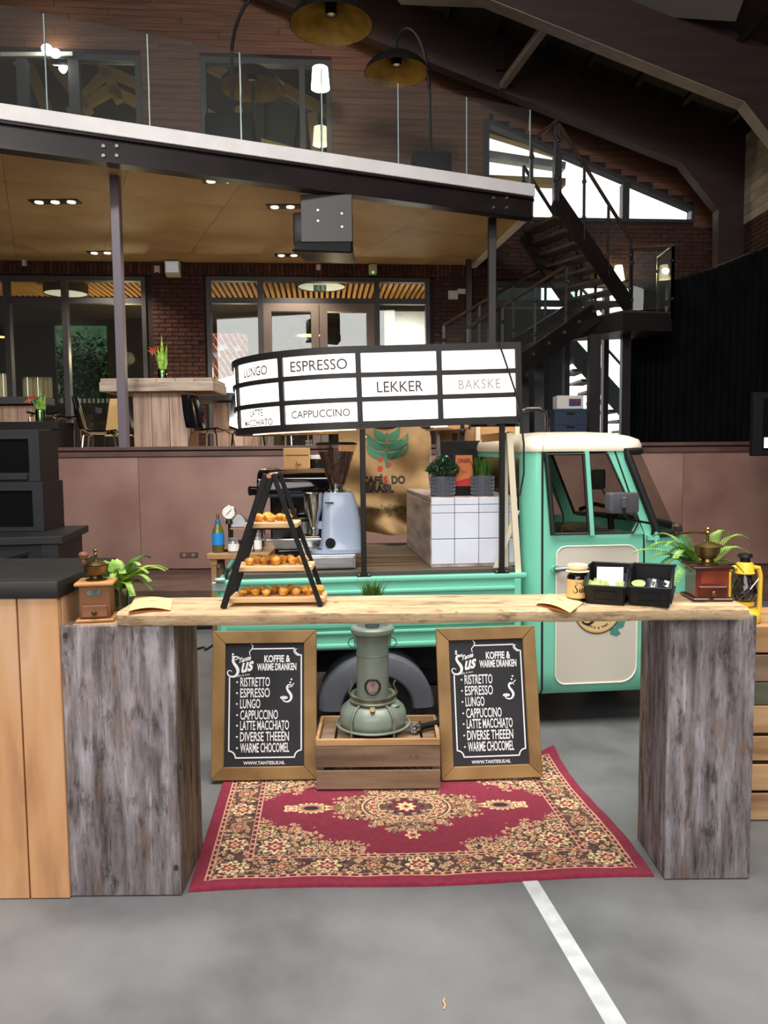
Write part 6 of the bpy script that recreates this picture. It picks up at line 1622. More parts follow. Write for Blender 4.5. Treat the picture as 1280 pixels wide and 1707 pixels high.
# little shelf with tins
x0, x1 = at(384, 880, Y=TY+.06).x, at(434, 880, Y=TY+.06).x; zs_ = at(420, 879, Y=TY+.06).z
t = thing('spice_rack', 'narrow dark shelf rack above the jars on the side table', 'rack', ((x0+x1)/2, TY+.075, tzt+.001)); w = (x1-x0)/2; h_ = zs_-tzt
part('shelf', MB().bx(-w, w, -.05, .03, h_-.008, h_), mat('rack_wood', S(150, 120, 96), .5), t); 
for s_ in (-1, 1): part('upright', MB().bx(s_*w-.006, s_*w+.006, -.04, .03, 0, h_-.008), M['steel'], t)
part('back_rail', MB().bx(-w+.006, w-.006, .02, .03, .03, .05), M['steel'], t)
p = Vector((at(398, 870, Y=TY+.05).x, TY+.065, zs_+.002)); t = thing('steel_tin', 'shiny house shaped tin on the spice rack', 'tin', p); hh = at(398, 858, Y=TY+.05).z-zs_
part('body', MB().prism([(-.04, 0), (.04, 0), (.04, hh*.5), (.012, hh), (-.01, hh), (-.04, hh*.45)], lambda a, b: (a, -.035, b), lambda a, b: (a, .03, b)), M['steelbrush'], t, bev=.004)
for px, r, lab in ((391, .028, 'glass jar with white label beside the blue labelled bottle'), (414, .024, 'glass jar with white label behind the stand leg'), (430, .02, 'narrow glass jar at the right of the side table')):
    p = on_tbl(px); p.y += -.03 if px < 400 else .0; hh = at(px, 896 if px < 400 else 888, Y=TY).z-tzt
    t = thing('glass_jar', lab, 'jar', p, 0, 'jars on the side table')
    part('body', MB().lathe([(0, 0), (r, 0), (r, hh*.72), (r*.86, hh*.8), (r*.86, hh*.84), (0, hh*.84)], n=20), mat('jar_glass', S(150, 146, 136), .12, metal=.3), t)
    part('label', MB().lathe([(r*1.01, hh*.15), (r*1.01, hh*.62)], n=20), M['white'], t); part('lid', MB().lathe([(r*.92, hh*.84), (r*.94, hh*.86), (r*.94, hh), (0, hh)], n=20), M['steelbrush'], t)

# ================================================================ RUG, CHALKBOARDS, CRATE, HEATER
f0 = at(313, 1488, z=0); f1 = at(1092, 1463, z=0); b1 = at(925, 1256, z=0); b0 = at(372, 1303, z=0); dl = (b0-f0)
b0 = f0+dl*((b1.y-f0.y)/dl.y)
nx, ny = 600, 430
RX, RY = .80, .585
X, Y = np.meshgrid(np.linspace(0, RX, nx//2+1), np.linspace(0, RY, ny//2+1))     # one quarter; the weave is symmetrical
ax, ay = X, Y
def vnoise(x, y, s, seed):
    r = np.random.RandomState(seed).rand(128, 128); gx_, gy_ = x*s+40, y*s+40
    i, j = np.floor(gx_).astype(int), np.floor(gy_).astype(int); fx_, fy_ = gx_-i, gy_-j; fx_ = fx_*fx_*(3-2*fx_); fy_ = fy_*fy_*(3-2*fy_)
    g = lambda a, b: r[a % 128, b % 128]
    return (g(i, j)*(1-fx_)+g(i+1, j)*fx_)*(1-fy_)+(g(i, j+1)*(1-fx_)+g(i+1, j+1)*fx_)*fy_
n1 = vnoise(X, Y, 60, 1); n2 = vnoise(X, Y, 110, 2)
c3 = lambda r, g, b: np.array(S(r, g, b)[:3])
MAR, CRM, PNK, DRK, OLV, BRN, TAN = c3(132, 38, 60), c3(226, 200, 148), c3(190, 120, 106), c3(46, 34, 44), c3(124, 108, 70), c3(96, 62, 56), c3(186, 146, 98)
C = np.empty(X.shape+(3,)); C[:] = MAR*.95
dx0 = RX/(nx//2); dy0 = RY/(ny//2)
def put(mask, col): C[mask] = col
def win(cx, cy, r):
    i0, i1 = max(0, int((cx-r)/dx0)), min(nx//2+1, int((cx+r)/dx0)+2); j0, j1 = max(0, int((cy-r)/dy0)), min(ny//2+1, int((cy+r)/dy0)+2)
    return (slice(j0, j1), slice(i0, i1)) if i1 > i0 and j1 > j0 else None
def flower(cx, cy, r, c_out, c_mid, c_in, pet=6, rim=None, rot=0):
    w = win(cx, cy, r*1.5)
    if not w: return
    dx, dy = X[w]-cx, Y[w]-cy; d = np.hypot(dx, dy); R = r*(1+.22*np.cos(pet*(np.arctan2(dy, dx)+rot))); c = C[w]
    if rim is not None: c[d < R*1.22] = rim
    c[d < R] = c_out; c[d < R*.68] = c_mid; c[d < R*.36] = c_in
def leaf(cx, cy, r, a, col, rim=None):
    w = win(cx, cy, r*1.3)
    if not w: return
    dx, dy = X[w]-cx, Y[w]-cy; u = dx*math.cos(a)+dy*math.sin(a); v = -dx*math.sin(a)+dy*math.cos(a); e = (u/r)**2+(v/(r*.38)+.5*(u/r)**2-.2)**2; c = C[w]
    if rim is not None: c[e < 1.5] = rim
    c[e < 1] = col
rnd_ = random.Random(21)
def scatter(test, n, rs=(.006, .014), dark=True):
    for k in range(n):
        x, y = rnd_.uniform(0, RX), rnd_.uniform(0, RY)
        if not test(x, y): continue
        r = rnd_.uniform(*rs); q = rnd_.random(); rim = DRK if dark and rnd_.random() < .6 else None
        if q < .34: flower(x, y, r, CRM, PNK, MAR, rnd_.choice((5, 6, 8)), rim, rnd_.random())
        elif q < .5: flower(x, y, r*.8, PNK, CRM, BRN, 5, rim, rnd_.random())
        elif q < .74: leaf(x, y, r*1.1, rnd_.uniform(0, PI), OLV if rnd_.random() < .5 else TAN, rim)
        elif q < .92: leaf(x, y, r, rnd_.uniform(0, PI), CRM, rim)
        else: flower(x, y, r*.6, DRK, MAR, TAN, 4)
ix, iy = RX-.055, RY-.06; bw = .135
band = (ax < ix) & (ay < iy) & ~((ax < ix-bw) & (ay < iy-bw))
put(band, BRN); put(band & (n1 < .4), DRK*.6+BRN*.4)
scatter(lambda x, y: x < ix-.008 and y < iy-.008 and not (x < ix-bw+.012 and y < iy-bw+.012), 1500, (.006, .012))
def medal(cx, cy, r, c_out, c_in):
    flower(cx, cy, r*1.15, DRK, DRK, DRK, 8); flower(cx, cy, r, c_out, MAR, c_in, 8); flower(cx, cy, r*.4, c_in, CRM, MAR, 4)
for k in range(0, 6):
    if k <= 4: medal(k*.165, iy-bw/2, .044 if k % 2 == 0 else .03, CRM if k % 2 == 0 else TAN, PNK)
    if k <= 3: medal(ix-bw/2, k*.145, .044 if k % 2 == 0 else .03, CRM if k % 2 == 0 else TAN, PNK)
medal(ix-bw/2, iy-bw/2, .04, CRM, PNK)
inner = (ax < ix-bw-.01) & (ay < iy-bw-.01)
fx0, fy0 = ix-bw-.01, iy-bw-.01
def corn(x, y): return x/fx0*.60+y/fy0*.60+.035*math.sin(x*34)+.03*math.sin(y*46)
cq = ax/fx0*.60+ay/fy0*.60+.035*np.sin(ax*34)+.03*np.sin(ay*46)
gd = inner & (cq+.10*(n1-.5) > .79); put(gd, BRN*.7+OLV*.3); put(gd & (n2 < .42), DRK)
scatter(lambda x, y: x < fx0 and y < fy0 and corn(x, y) > .74, 1900, (.006, .013))
scatter(lambda x, y: x < fx0 and y < fy0 and .67 < corn(x, y) < .77, 800, (.005, .009), False)
for a, b, r in ((.075, .07, .05), (.20, .035, .032), (.035, .17, .032), (.30, .03, .026)): medal(fx0-a, fy0-b, r, CRM, PNK)
# centre medallion
def med(x, y): return x/.39+y/.265+.09*math.sin(math.atan2(y, x)*14)
mq = ax/.39+ay/.265+.09*np.sin(np.arctan2(ay, ax+1e-9)*14)+.12*(n1-.5)
put(inner & (mq < .93), BRN*.6+TAN*.4); put(inner & (mq < .93) & (n2 < .4), DRK*.7+MAR*.3)
scatter(lambda x, y: med(x, y) < .96, 900, (.006, .013)); scatter(lambda x, y: .90 < med(x, y) < 1.04, 420, (.005, .009), False)
rr_ = np.hypot(X*.82, Y*1.12)
put(rr_ < .152, CRM*.85); put(rr_ < .146, DRK); put(rr_ < .141, PNK*.6+BRN*.4); put((rr_ < .098), CRM*.8); put(rr_ < .092, BRN)
for k in range(0, 5):
    a = k*PI/8; flower(.119/.82*math.cos(a), .119/1.12*math.sin(a), .020, CRM, PNK, MAR, 6, DRK)
    a = (k+.5)*PI/8; flower(.119/.82*math.cos(a), .119/1.12*math.sin(a), .013, TAN, MAR, CRM, 5)
scatter(lambda x, y: math.hypot(x*.82, y*1.12) < .088, 700, (.005, .009))
flower(0, 0, .062, DRK, MAR, CRM, 8); flower(0, 0, .052, MAR, CRM, TAN, 8); flower(0, 0, .022, CRM, PNK, DRK, 4)
e = ((X-.395)/.064)**2+(Y/.038)**2; e2 = e*(1+.25*np.cos(np.arctan2(Y, X-.395+1e-9)*14)); put(e2 < 1.3, CRM); put(e < .95, OLV*.6+BRN*.4); put(e < .7, CRM); put(e < .55, PNK*.8); put(e < .25, DRK)
flower(.478, 0, .030, CRM, PNK, CRM, 4, None, PI/4); flower(0, .245, .026, CRM, PNK, MAR, 6)
def chain(d, along, m, w=.022):
    m = m & (np.abs(d) < w/2); put(m, MAR*.7); q = np.mod(along, .036)
    put(m & (np.abs(np.abs(d)-w*.38) < w*.10), PNK*.6+CRM*.4); put(m & ((q < .006) | (q > .030)), PNK*.7+CRM*.3); put(m & (np.abs(d) < w*.14) & (q > .014) & (q < .022), DRK)
tt = (ax < ix+.012) & (ay < iy+.012)
chain(ax-ix+.002, Y, tt); chain(ay-iy+.002, X, tt & (ax < ix-.01)); chain(ax-ix+bw, Y, tt & (ay < iy-bw+.01)); chain(ay-iy+bw, X, tt & (ax < ix-bw-.01))
C = np.concatenate([C[:, :0:-1], C], 1); C = np.concatenate([C[:0:-1], C], 0)
U, V = np.meshgrid(np.linspace(0, 1, nx+1), np.linspace(0, 1, ny+1))
n4 = vnoise(U*2, V*2, 60, 4)
C *= (.86+.28*n4)[..., None]
wave = .004*np.sin(U*17+V*3)*(V < .1)+.003*np.sin(V*20)*(np.abs(U-.5) > .47)
Px = (f0.x*(1-U)+f1.x*U)*(1-V)+(b0.x*(1-U)+b1.x*U)*V; Py = (f0.y*(1-U)+f1.y*U)*(1-V)+(b0.y*(1-U)+b1.y*U)*V
Py = Py+.010*np.sin(U*9)*(1-V)**6; Px = Px+.012*np.sin(V*7)*(U**8)
Pz = .0085+np.abs(wave); 
edge_ = (U < .002) | (U > .998) | (V < .002) | (V > .998); Pz = np.where(edge_, .0012, Pz)
curl = np.clip((U-.93)/.07, 0, 1)*np.clip((V-.90)/.10, 0, 1); Pz = Pz+.035*curl**1.5; Px = Px-.01*curl
me = bpy.data.meshes.new('rug'); N_ = (nx+1)*(ny+1)
co = np.stack([Px, Py, Pz], -1).reshape(-1, 3)
ii, jj = np.meshgrid(np.arange(nx), np.arange(ny)); b_ = (jj*(nx+1)+ii).ravel()
fc = np.stack([b_, b_+1, b_+nx+2, b_+nx+1], -1)
me.vertices.add(N_); me.vertices.foreach_set('co', co.astype(np.float32).ravel())
me.loops.add(fc.size); me.loops.foreach_set('vertex_index', fc.astype(np.int32).ravel())
me.polygons.add(len(fc)); me.polygons.foreach_set('loop_start', np.arange(0, fc.size, 4, dtype=np.int32)); me.polygons.foreach_set('use_smooth', np.ones(len(fc), dtype=bool))
me.update(calc_edges=True)
ca = me.color_attributes.new('pile_colour', 'FLOAT_COLOR', 'POINT')
ca.data.foreach_set('color', np.concatenate([C.reshape(-1, 3), np.ones((N_, 1))], 1).astype(np.float32).ravel())
rm = bpy.data.materials.new('woven_rug'); rm.use_nodes = True; nt = rm.node_tree; pb = nt.nodes['Principled BSDF']
an_ = nt.nodes.new('ShaderNodeVertexColor'); an_.layer_name = 'pile_colour'; nt.links.new(an_.outputs[0], pb.inputs['Base Color'])
pb.inputs['Roughness'].default_value = .95; pb.inputs['Specular IOR Level'].default_value = .1; pb.inputs['Sheen Weight'].default_value = .15
bp_ = nt.nodes.new('ShaderNodeBump'); bp_.inputs['Strength'].default_value = .4; bp_.inputs['Distance'].default_value = .003
nz_ = nt.nodes.new('ShaderNodeTexNoise'); nz_.inputs['Scale'].default_value = 400; nt.links.new(nz_.outputs['Fac'], bp_.inputs['Height']); nt.links.new(bp_.outputs[0], pb.inputs['Normal'])
me.materials.append(rm)
tag(link('patterned_rug', me), 'wine red floral rug with a cream medallion in front of the truck', 'rug')
RUGZ = .012

# chalkboards
M['board_frame'] = mat('honey_wood_frame', [S(118, 88, 50), S(142, 110, 66), S(156, 124, 78)], .55, scale=2.2, stretch=(2, 6, 2), lo=.3, hi=.75, rnd=.05)
M['chalk'] = mat('chalkboard', [S(26, 27, 33), S(36, 37, 44)], .6, scale=6)
M['chalkink'] = mat('chalk_lettering', S(232, 232, 234), .8)
def chalkboard(lab, corner, w, h, lean, roll, rz, base):
    t = thing('chalkboard', lab, 'board', base, rz, 'menu chalkboards', rx=-lean, ry=roll)
    fw = .056; o = [(-w/2, 0), (w/2, 0), (w/2, h), (-w/2, h)]; i = [(-w/2+fw, fw), (w/2-fw, fw), (w/2-fw, h-fw), (-w/2+fw, h-fw)]
    for a, b in ((0, 1), (1, 2), (2, 3), (3, 0)):
        q = [o[a], o[b], i[b], i[a]]; c = (sum(x for x, _ in q)/4, sum(y for _, y in q)/4); q = [(c[0]+(x-c[0])*.9985, c[1]+(y-c[1])*.998) for x, y in q]
        part('frame_board', MB().prism(q, lambda a, b: (a, -.011, b), lambda a, b: (a, .016, b)), M['board_frame'], t, bev=.0025)
    part('slate', MB().bx(-w/2+fw-.004, w/2-fw+.004, .0, .012, fw-.004, h-fw+.004), M['chalk'], t)
    pw, ph = w-2*fw, h-2*fw
    def F(u, v): return (-pw/2+u*pw, -.0012, fw+(1-v)*ph)       # u right, v down, 0..1 on the slate
    asp = ph/pw; m = MB()
    def stroke(pts, wd=.017):
        vs = []; n0 = len(m.v)
        for k, p in enumerate(pts):
            a = pts[max(k-1, 0)]; b = pts[min(k+1, len(pts)-1)]; dx, dy = b[0]-a[0], (b[1]-a[1])*asp; L = math.hypot(dx, dy) or 1
            nx_, ny_ = -dy/L*wd/2, dx/L*wd/2/asp; vs += [F(p[0]+nx_, p[1]+ny_), F(p[0]-nx_, p[1]-ny_)]
        m.add(vs, [(2*k, 2*k+1, 2*k+3, 2*k+2) for k in range(len(pts)-1)])
    L_, R_, Tp, Bt, rc = .055, .965, .045, .928, .085
    arc = lambda cx, cy, a0, a1: [(cx+rc*math.cos(math.radians(a0+(a1-a0)*k/8)), cy+rc/asp*math.sin(math.radians(a0+(a1-a0)*k/8))) for k in range(9)]
    stroke([(.33, Tp), (R_-rc, Tp)]+arc(R_, Tp, 180, 90)+[(R_, Tp+rc/asp), (R_, Bt-rc/asp)]+arc(R_, Bt, 270, 180)+[(R_-rc, Bt), (L_+rc+.02, Bt)]+arc(L_, Bt, 0, -90)+[(L_, Bt-rc/asp), (L_, .275)])
    stroke([(R_+.0-rc*.62, Tp+.004)]+[(a-.016, b+.006) for a, b in arc(R_, Tp, 172, 100)], .007)
    part('border_line', m, M['chalkink'], t)
    def line_(body, u, v, hgt, wid, bold=.0, align='LEFT', **k):
        vs, fs = text2d(body, 1, bold=bold, align=align, **k)
        xs = [a for a, _ in vs]; ys = [b for _, b in vs if True]; sw = max(xs)-min(xs)
        caps = .70; mm = MB()
        mm.add([F(u+((a-(min(xs) if align == 'LEFT' else 0))/sw)*wid, v-(b/caps)*hgt) for a, b in vs], fs); return mm
    lines = [('RISTRETTO', .192, .352, .375), ('ESPRESSO', .192, .441, .375), ('LUNGO', .192, .529, .255), ('CAPPUCCINO', .195, .620, .475), ('LATTE MACCHIATO', .195, .705, .615), ('DIVERSE THEEËN', .195, .795, .615), ('WARME CHOCOMEL', .198, .885, .615)]
    for body, u, v, wid in lines:
        mm = line_(body, u, v, .074, wid, bold=.013)
        c = (u-.040, v-.036); mm.add([F(c[0]+.012*math.cos(k*.7), c[1]+.012/asp*math.sin(k*.7)) for k in range(9)], [tuple(range(9))])
        part('chalk_lettering', mm, M['chalkink'], t)
    part('chalk_lettering', line_('KOFFIE &', .655, .155, .055, .33, bold=.03, align='CENTER'), M['chalkink'], t)
    part('chalk_lettering', line_('WARME DRANKEN', .655, .222, .056, .50, bold=.03, align='CENTER'), M['chalkink'], t)
    part('chalk_lettering', line_('WWW.TANTESUS.NL', .50, .983, .026, .52, bold=.018, align='CENTER'), M['chalkink'], t)
    # script logo and steaming-cup emblem
    def G(a, b): return lambda x, y: F(a+x/pw, b-y/ph)
    lg = script_s(MB(), G(.055, .27), pw*.25, 0)
    for dx in (0, .012): lg.flat([(.005*math.cos(k), dx*.85+.005*math.sin(k)) for k in range(7)], G(.094, .106))
    lg.ribbon([(-.004, 0), (.008, .003), (.02, .014)], .004, G(.12, .135))
    lg.text('us', pw*.235, lambda x, y: F(.190+x/pw, .240-(y+.22*x)/ph), bold=.03, shear=.3, sx=.74, align='LEFT')
    lg.text('Tante', pw*.085, lambda x, y: F(.24+x/pw*.8, .148-(y+.22*x)/ph), bold=.03, shear=.35, align='CENTER')
    lg.ribbon([(0, 0), (-.004, .016), (.008, .030), (.012, .042), (.002, .055), (-.006, .066), (.004, .078)], [.003, .004, .005, .006, .004, .003, .002], G(.315, .10))
    lg.text('koffie & thee', pw*.035, lambda x, y: F(.22+x/pw, .268-(y+.14*x)/ph), align='CENTER')
    part('script_logo', lg, M['chalkink'], t)
    em = script_s(MB(), G(.75, .48), pw*.21, 0)
    for dx, dy in ((.062, .30), (.072, .345)): em.flat([(pw*(dx-.062)*1.5+.0045*math.cos(k), pw*(dy-.30)*.9+.0045*math.sin(k)) for k in range(7)], G(.825, .325))
    em.ribbon([(0, 0), (.012, .004), (.026, .018)], .004, G(.80, .365))
    em.add([G(.75, .48)(-pw*.005+pw*.05*math.cos(k*.524), pw*.05+pw*.022*math.sin(k*.524)) for k in range(12)], [tuple(range(12))])
    part('cup_emblem', em, M['chalkink'], t)
    part('wall_strut', MB().bx(-w/2+.07, w/2-.07, .0125, .02, .1, h-.1), M['dark_room'], t)
    return t
def place_board(bl, br, tl_, lab, roll, lift=.0):
    a = at(*bl, z=RUGZ+lift); b = at(*br, z=RUGZ+lift); w = (b-a).length; mid = (a+b)/2
    tp_ = on(tl_[0], tl_[1], (0, mid.y+.13, 0), (0, 1, 0)); h = math.hypot(tp_.z-RUGZ, .13); lean = math.asin(.13/h)
    return chalkboard(lab, None, w, h, lean, roll, math.atan2(b.y-a.y, b.x-a.x), Vector((mid.x, mid.y, RUGZ+lift+.002)))
place_board((352, 1302), (528, 1299), (445, 1052), 'framed drinks chalkboard on the carpet, left of the paraffin heater', 0)
place_board((736, 1300), (904, 1297), (812, 1047), 'framed drinks chalkboard on the carpet, right of the paraffin heater', -.020, .0035)

# wooden crate, upside down
M['crate_wood'] = mat('old_crate_wood', [S(82, 62, 48), S(122, 98, 78), S(148, 122, 98)], .75, scale=2.4, stretch=(.8, 7, 7), lo=.3, hi=.72, rnd=.1, bump=.15)
M['crate_rim'] = mat('honey_crate_rim', [S(150, 112, 72), S(184, 144, 100)], .7, scale=3, stretch=(.8, 6, 6), rnd=.06)
ca_, cb_ = at(527, 1319, Y=3.21), at(734, 1317, Y=3.21); cw = cb_.x-ca_.x; ch = .222; cd = .30
cr = thing('wooden_crate', 'upturned old wooden crate carrying the green paraffin heater', 'crate', ((ca_.x+cb_.x)/2, 3.21+cd/2, RUGZ+.001))
for y in (-cd/2, cd/2-.012):
    for z0, z1 in ((.004, .086), (.100, .190)): part('slat', MB().bx(-cw/2, cw/2, y, y+.012, z0, z1), M['crate_wood'], cr, bev=.002)
    part('rim_slat', MB().bx(-cw/2, cw/2, y, y+.014, .192, ch), M['crate_rim'], cr, bev=.003)
for s_ in (-1, 1):
    x = s_*(cw/2-.007)
    for z0, z1 in ((.004, .086), (.100, .190)): part('end_slat', MB().bx(x-.006, x+.006, -cd/2+.013, cd/2-.013, z0, z1), M['crate_wood'], cr)
    part('rim_slat', MB().bx(x-.007, x+.006, -cd/2+.0145, cd/2-.0125, .192, ch), M['crate_rim'], cr)
    for y in (-cd/2+.025, cd/2-.025): part('corner_post', MB().bx(x-s_*.014-.012, x-s_*.014+.012, y-.011, y+.011, .002, .20), M['crate_wood'], cr)
xs = [-cw/2+.015, -cw/2+.085, cw/2-.175+.05, cw/2-.05, cw/2-.014]
ks = [(-cw/2+.015, -cw/2+.075), (-cw/2+.085, -.08), (-.07, .07), (.08, cw/2-.08), (cw/2-.07, cw/2-.015)]
for a, b in ks: part('bottom_board', MB().bx(a, b, -cd/2+.015, cd/2-.014, .185, .197), M['crate_wood'], cr, bev=.002)
CRZ = RUGZ+.001+.198
fs_ = mat('faded_stencil', S(98, 78, 62), .8)
part('faded_stencil', MB().text('TION', .030, lambda a, b: (-.02+a, -cd/2-.0008, .132+b), space=1.5), fs_, cr); part('faded_stencil', MB().text('A B', .03, lambda a, b: (.15+a, -cd/2-.0008, .132+b)), fs_, cr)
# green paraffin heater
M['enamel'] = mat('grey_green_enamel', [S(100, 112, 102), S(121, 132, 121), S(133, 143, 131)], .32, scale=5, lo=.3, hi=.7)
M['enamel_worn'] = mat('worn_enamel_rim', [S(84, 80, 64), S(116, 122, 102)], .45, scale=14)
hc = at(622, 1195, Y=3.375); hX, hY = hc.x, 3.375
hz_ = lambda py: at(622, py, Y=hY).z-CRZ
ht = thing('paraffin_heater', 'grey green vintage paraffin heater standing on the upturned crate', 'heater', (hX, hY, CRZ))
hr = lambda px: px*(hY*1.0+.1)/FPX
rB = hr(111)/2; rC = hr(53)/2; rT = hr(68)/2
zf = hz_(1168); zt_ = hz_(1048)
part('fuel_tank', MB().lathe([(rB*.72, .03), (rB*.93, .032), (rB*.99, .05), (rB, .062), (rB*.99, .07), (rB*.985, .09), (rB*.92, .112), (rB*.78, .13), (rB*.6, zf-.004), (0, zf-.002)], n=40), M['enamel'], ht)
part('base_ring', MB().tube([((rB+.012)*math.cos(k*PI/20), (rB+.012)*math.sin(k*PI/20), .040) for k in range(40)], .0055, 8, closed=True), M['enamel'], ht)
part('foot_ring', MB().lathe([(rB*.75, 0), (rB*.75, .030), (rB*.71, .030), (rB*.71, 0)], n=32), M['black'], ht)
for a in (-125, -55, 55, 125):
    c_, s__ = math.cos(math.radians(a)), math.sin(math.radians(a)); r1 = rB+.010
    part('strap_leg', MB().tube([(r1*c_, r1*s__, .001), (r1*c_, r1*s__, .085), (r1*.86*c_, r1*.86*s__, .122), (r1*.70*c_, r1*.70*s__, .137), (rC*1.25*c_, rC*1.25*s__, zf+.002)], .0055, 6), M['enamel_worn'], ht)
part('burner_flange', MB().lathe([(rC*1.18, zf-.006), (rC*1.42, zf+.002), (rC*1.46, zf+.010), (rC*1.36, zf+.016), (rC*1.36, zf+.026), (rC*1.42, zf+.03), (rC*1.42, zf+.036), (rC*1.22, zf+.034), (rC*1.1, zf+.02), (0, zf+.018)], n=36), M['enamel_worn'], ht)
part('chimney', MB().lathe([(rC, zf+.019), (rC, zt_-.03), (rC*1.02, zt_-.028), (rC*1.02, zt_-.012)], n=40).lathe([(rC*1.012, (zf+zt_)/2+.05), (rC*1.02, (zf+zt_)/2+.053), (rC*1.012, (zf+zt_)/2+.056)], n=40), M['enamel'], ht)
part('top_cap', MB().lathe([(rC*1.03, zt_-.016), (rT*1.02, zt_-.014), (rT*1.05, zt_-.008), (rT*1.05, zt_+.006), (rT*.98, zt_+.014), (rT*.78, zt_+.015), (rT*.74, zt_+.008), (rT*.70, zt_+.006), (0, zt_+.006)], n=40), M['enamel'], ht)
wz = hz_(1137); wa = -PI/2
wp_ = lambda r0, k: ((rC+.003)*math.cos(wa+r0*math.cos(k)/rC), (rC+.003)*math.sin(wa+r0*math.cos(k)/rC), wz+r0*1.06*math.sin(k))
wr_ = MB(); n_ = 28
wr_.tube([wp_(.031, 2*PI*k/n_) for k in range(n_)], .005, 8, closed=True)
part('window_rim', wr_, M['steel'], ht)
wg = MB(); ctr = ((rC+.006)*math.cos(wa), (rC+.006)*math.sin(wa), wz); wg.add([wp_(.029, 2*PI*k/n_) for k in range(n_)]+[ctr], [(k, (k+1) % n_, n_) for k in range(n_)])
part('mica_window', wg, mat('mica_window', [S(84, 60, 54), S(176, 150, 140)], .08, scale=28, metal=.4, spec=.9), ht)
part('regulator_knob', MB().cyl((0, -rB*.80, .115), (0, -rB*.86, .135), .004, n=8).cyl((0, -rB*.84, .132), (0, -rB*.90, .141), .012, n=12), M['oldbrass'], ht)
for s_ in (-1, 1):
    part('bail_bracket', MB().bx(s_*(rC+.006)-.005, s_*(rC+.006)+.005, -.008, .008, zt_-.07, zt_-.02), M['enamel'], ht)
    part('wire_clip', MB().tube([(s_*rC*1.05, 0, zt_-.035), (s_*(rC+.03), -.01, zt_-.045), (s_*(rC+.036), -.01, zt_-.065), (s_*(rC+.018), -.005, zt_-.085), (s_*rC*1.02, 0, zt_-.075)], .0022, 6), M['blackmetal'], ht)
    part('tank_clamp', MB().tube([(s_*rC*1.3, 0, zf+.01), (s_*rC*1.5, -.01, zf+.04), (s_*rC*1.28, -.012, zf+.075), (s_*rC*1.38, -.012, zf+.095)], .004, 6), M['enamel_worn'], ht)
fl = rB*.62; part('filler_cap', MB().lathe([(.024, 0), (.026, .006), (.02, .012), (.006, .014), (.006, .022), (0, .024)], (fl, -.045, .126), 18), M['enamel'], ht)
# small pot of grass on top of the heater
GZ = CRZ+zt_+.007
t = thing('potted_grass', 'small pot of green grass standing on top of the paraffin heater', 'plant', (hX, hY+.005, GZ))
part('pot', MB().lathe([(.030, 0), (.042, .105), (.043, .11), (.038, .11), (.037, .098), (0, .097)], n=28), M['pot'], t)
random.seed(11); g = MB(); ghz = at(622, 962, Y=hY).z-GZ-.095; grass(g, .036, .095, ghz, 190, .5); part('grass_blades', g, M['grass_leaf'], t, stuff=True)
# torch lying on the crate
p = at(694, 1214, z=CRZ+.022)
t = thing('pocket_torch', 'black torch with a round chrome head lying on the crate', 'torch', (p.x, p.y, CRZ+.024), math.radians(30))
R90 = Matrix.Rotation(-PI/2, 3, 'Y')
part('reflector_ring', MB().lathe([(.0, -.004), (.02, -.004), (.024, .0), (.024, .008), (.02, .012), (.017, .03), (.014, .034)], (-.02, 0, 0), 24, Matrix.Rotation(PI/2, 3, 'Y')), M['chrome'], t)
part('lens', MB().lathe([(0, .0062), (.019, .0055)], (-.02, 0, 0), 20, R90), mat('torch_lens', S(220, 220, 222), .1, metal=.6), t)
part('barrel', MB().lathe([(.015, .03), (.016, .05), (.014, .055), (.014, .12), (.016, .125), (.016, .14), (0, .145)], (-.02, 0, 0), 18, Matrix.Rotation(PI/2, 3, 'Y')), M['black'], t)

# ================================================================ PASTRY STAND WITH MUFFINS
SYF = 2.50
def s_at(px, py, Y=SYF): return at(px, py, Y=Y)
TOP = TOPZ
a1 = s_at(455, 790); lf = s_at(372, 1008); rf = s_at(534, 1008); lf.z = rf.z = TOP+.002
a1.x = (lf.x+rf.x)/2+.0
SD = .15
ps_ = thing('pastry_stand', 'black A-frame stand with three wooden shelves of muffins', 'stand', ((lf.x+rf.x)/2, SYF+SD/2, TOP))
for y in (SYF, SYF+SD):
    for f_ in (lf, rf):
        s_ = -1 if f_ is lf else 1
        part('leg', MB().beam((f_.x, y, TOP+.001), (a1.x+s_*.004, y+(.0 if s_ < 0 else .0155), a1.z), .015, .027 if f_ is lf else .018, up=(0, 1, 0)) if False else
             MB().beam((f_.x, y+(0 if s_ < 0 else .016), TOP+.001), (a1.x+s_*.010, y+(0 if s_ < 0 else .016), a1.z), .020 if s_ < 0 else .015, .015, up=(0, 1, 0)), M['black'], ps_, world=True, bev=.002)
part('copper_hinge', MB().cyl((a1.x, SYF-.008, a1.z-.006), (a1.x, SYF+SD+.024, a1.z-.006), .008, n=14), mat('copper_rod', S(206, 140, 106), .25, metal=1), ps_, world=True)
M['shelf_wood'] = mat('shelf_wood', [S(206, 166, 118), S(228, 192, 146)], .55, scale=2.5, stretch=(.8, 7, 7), rnd=.05)
shelves = []
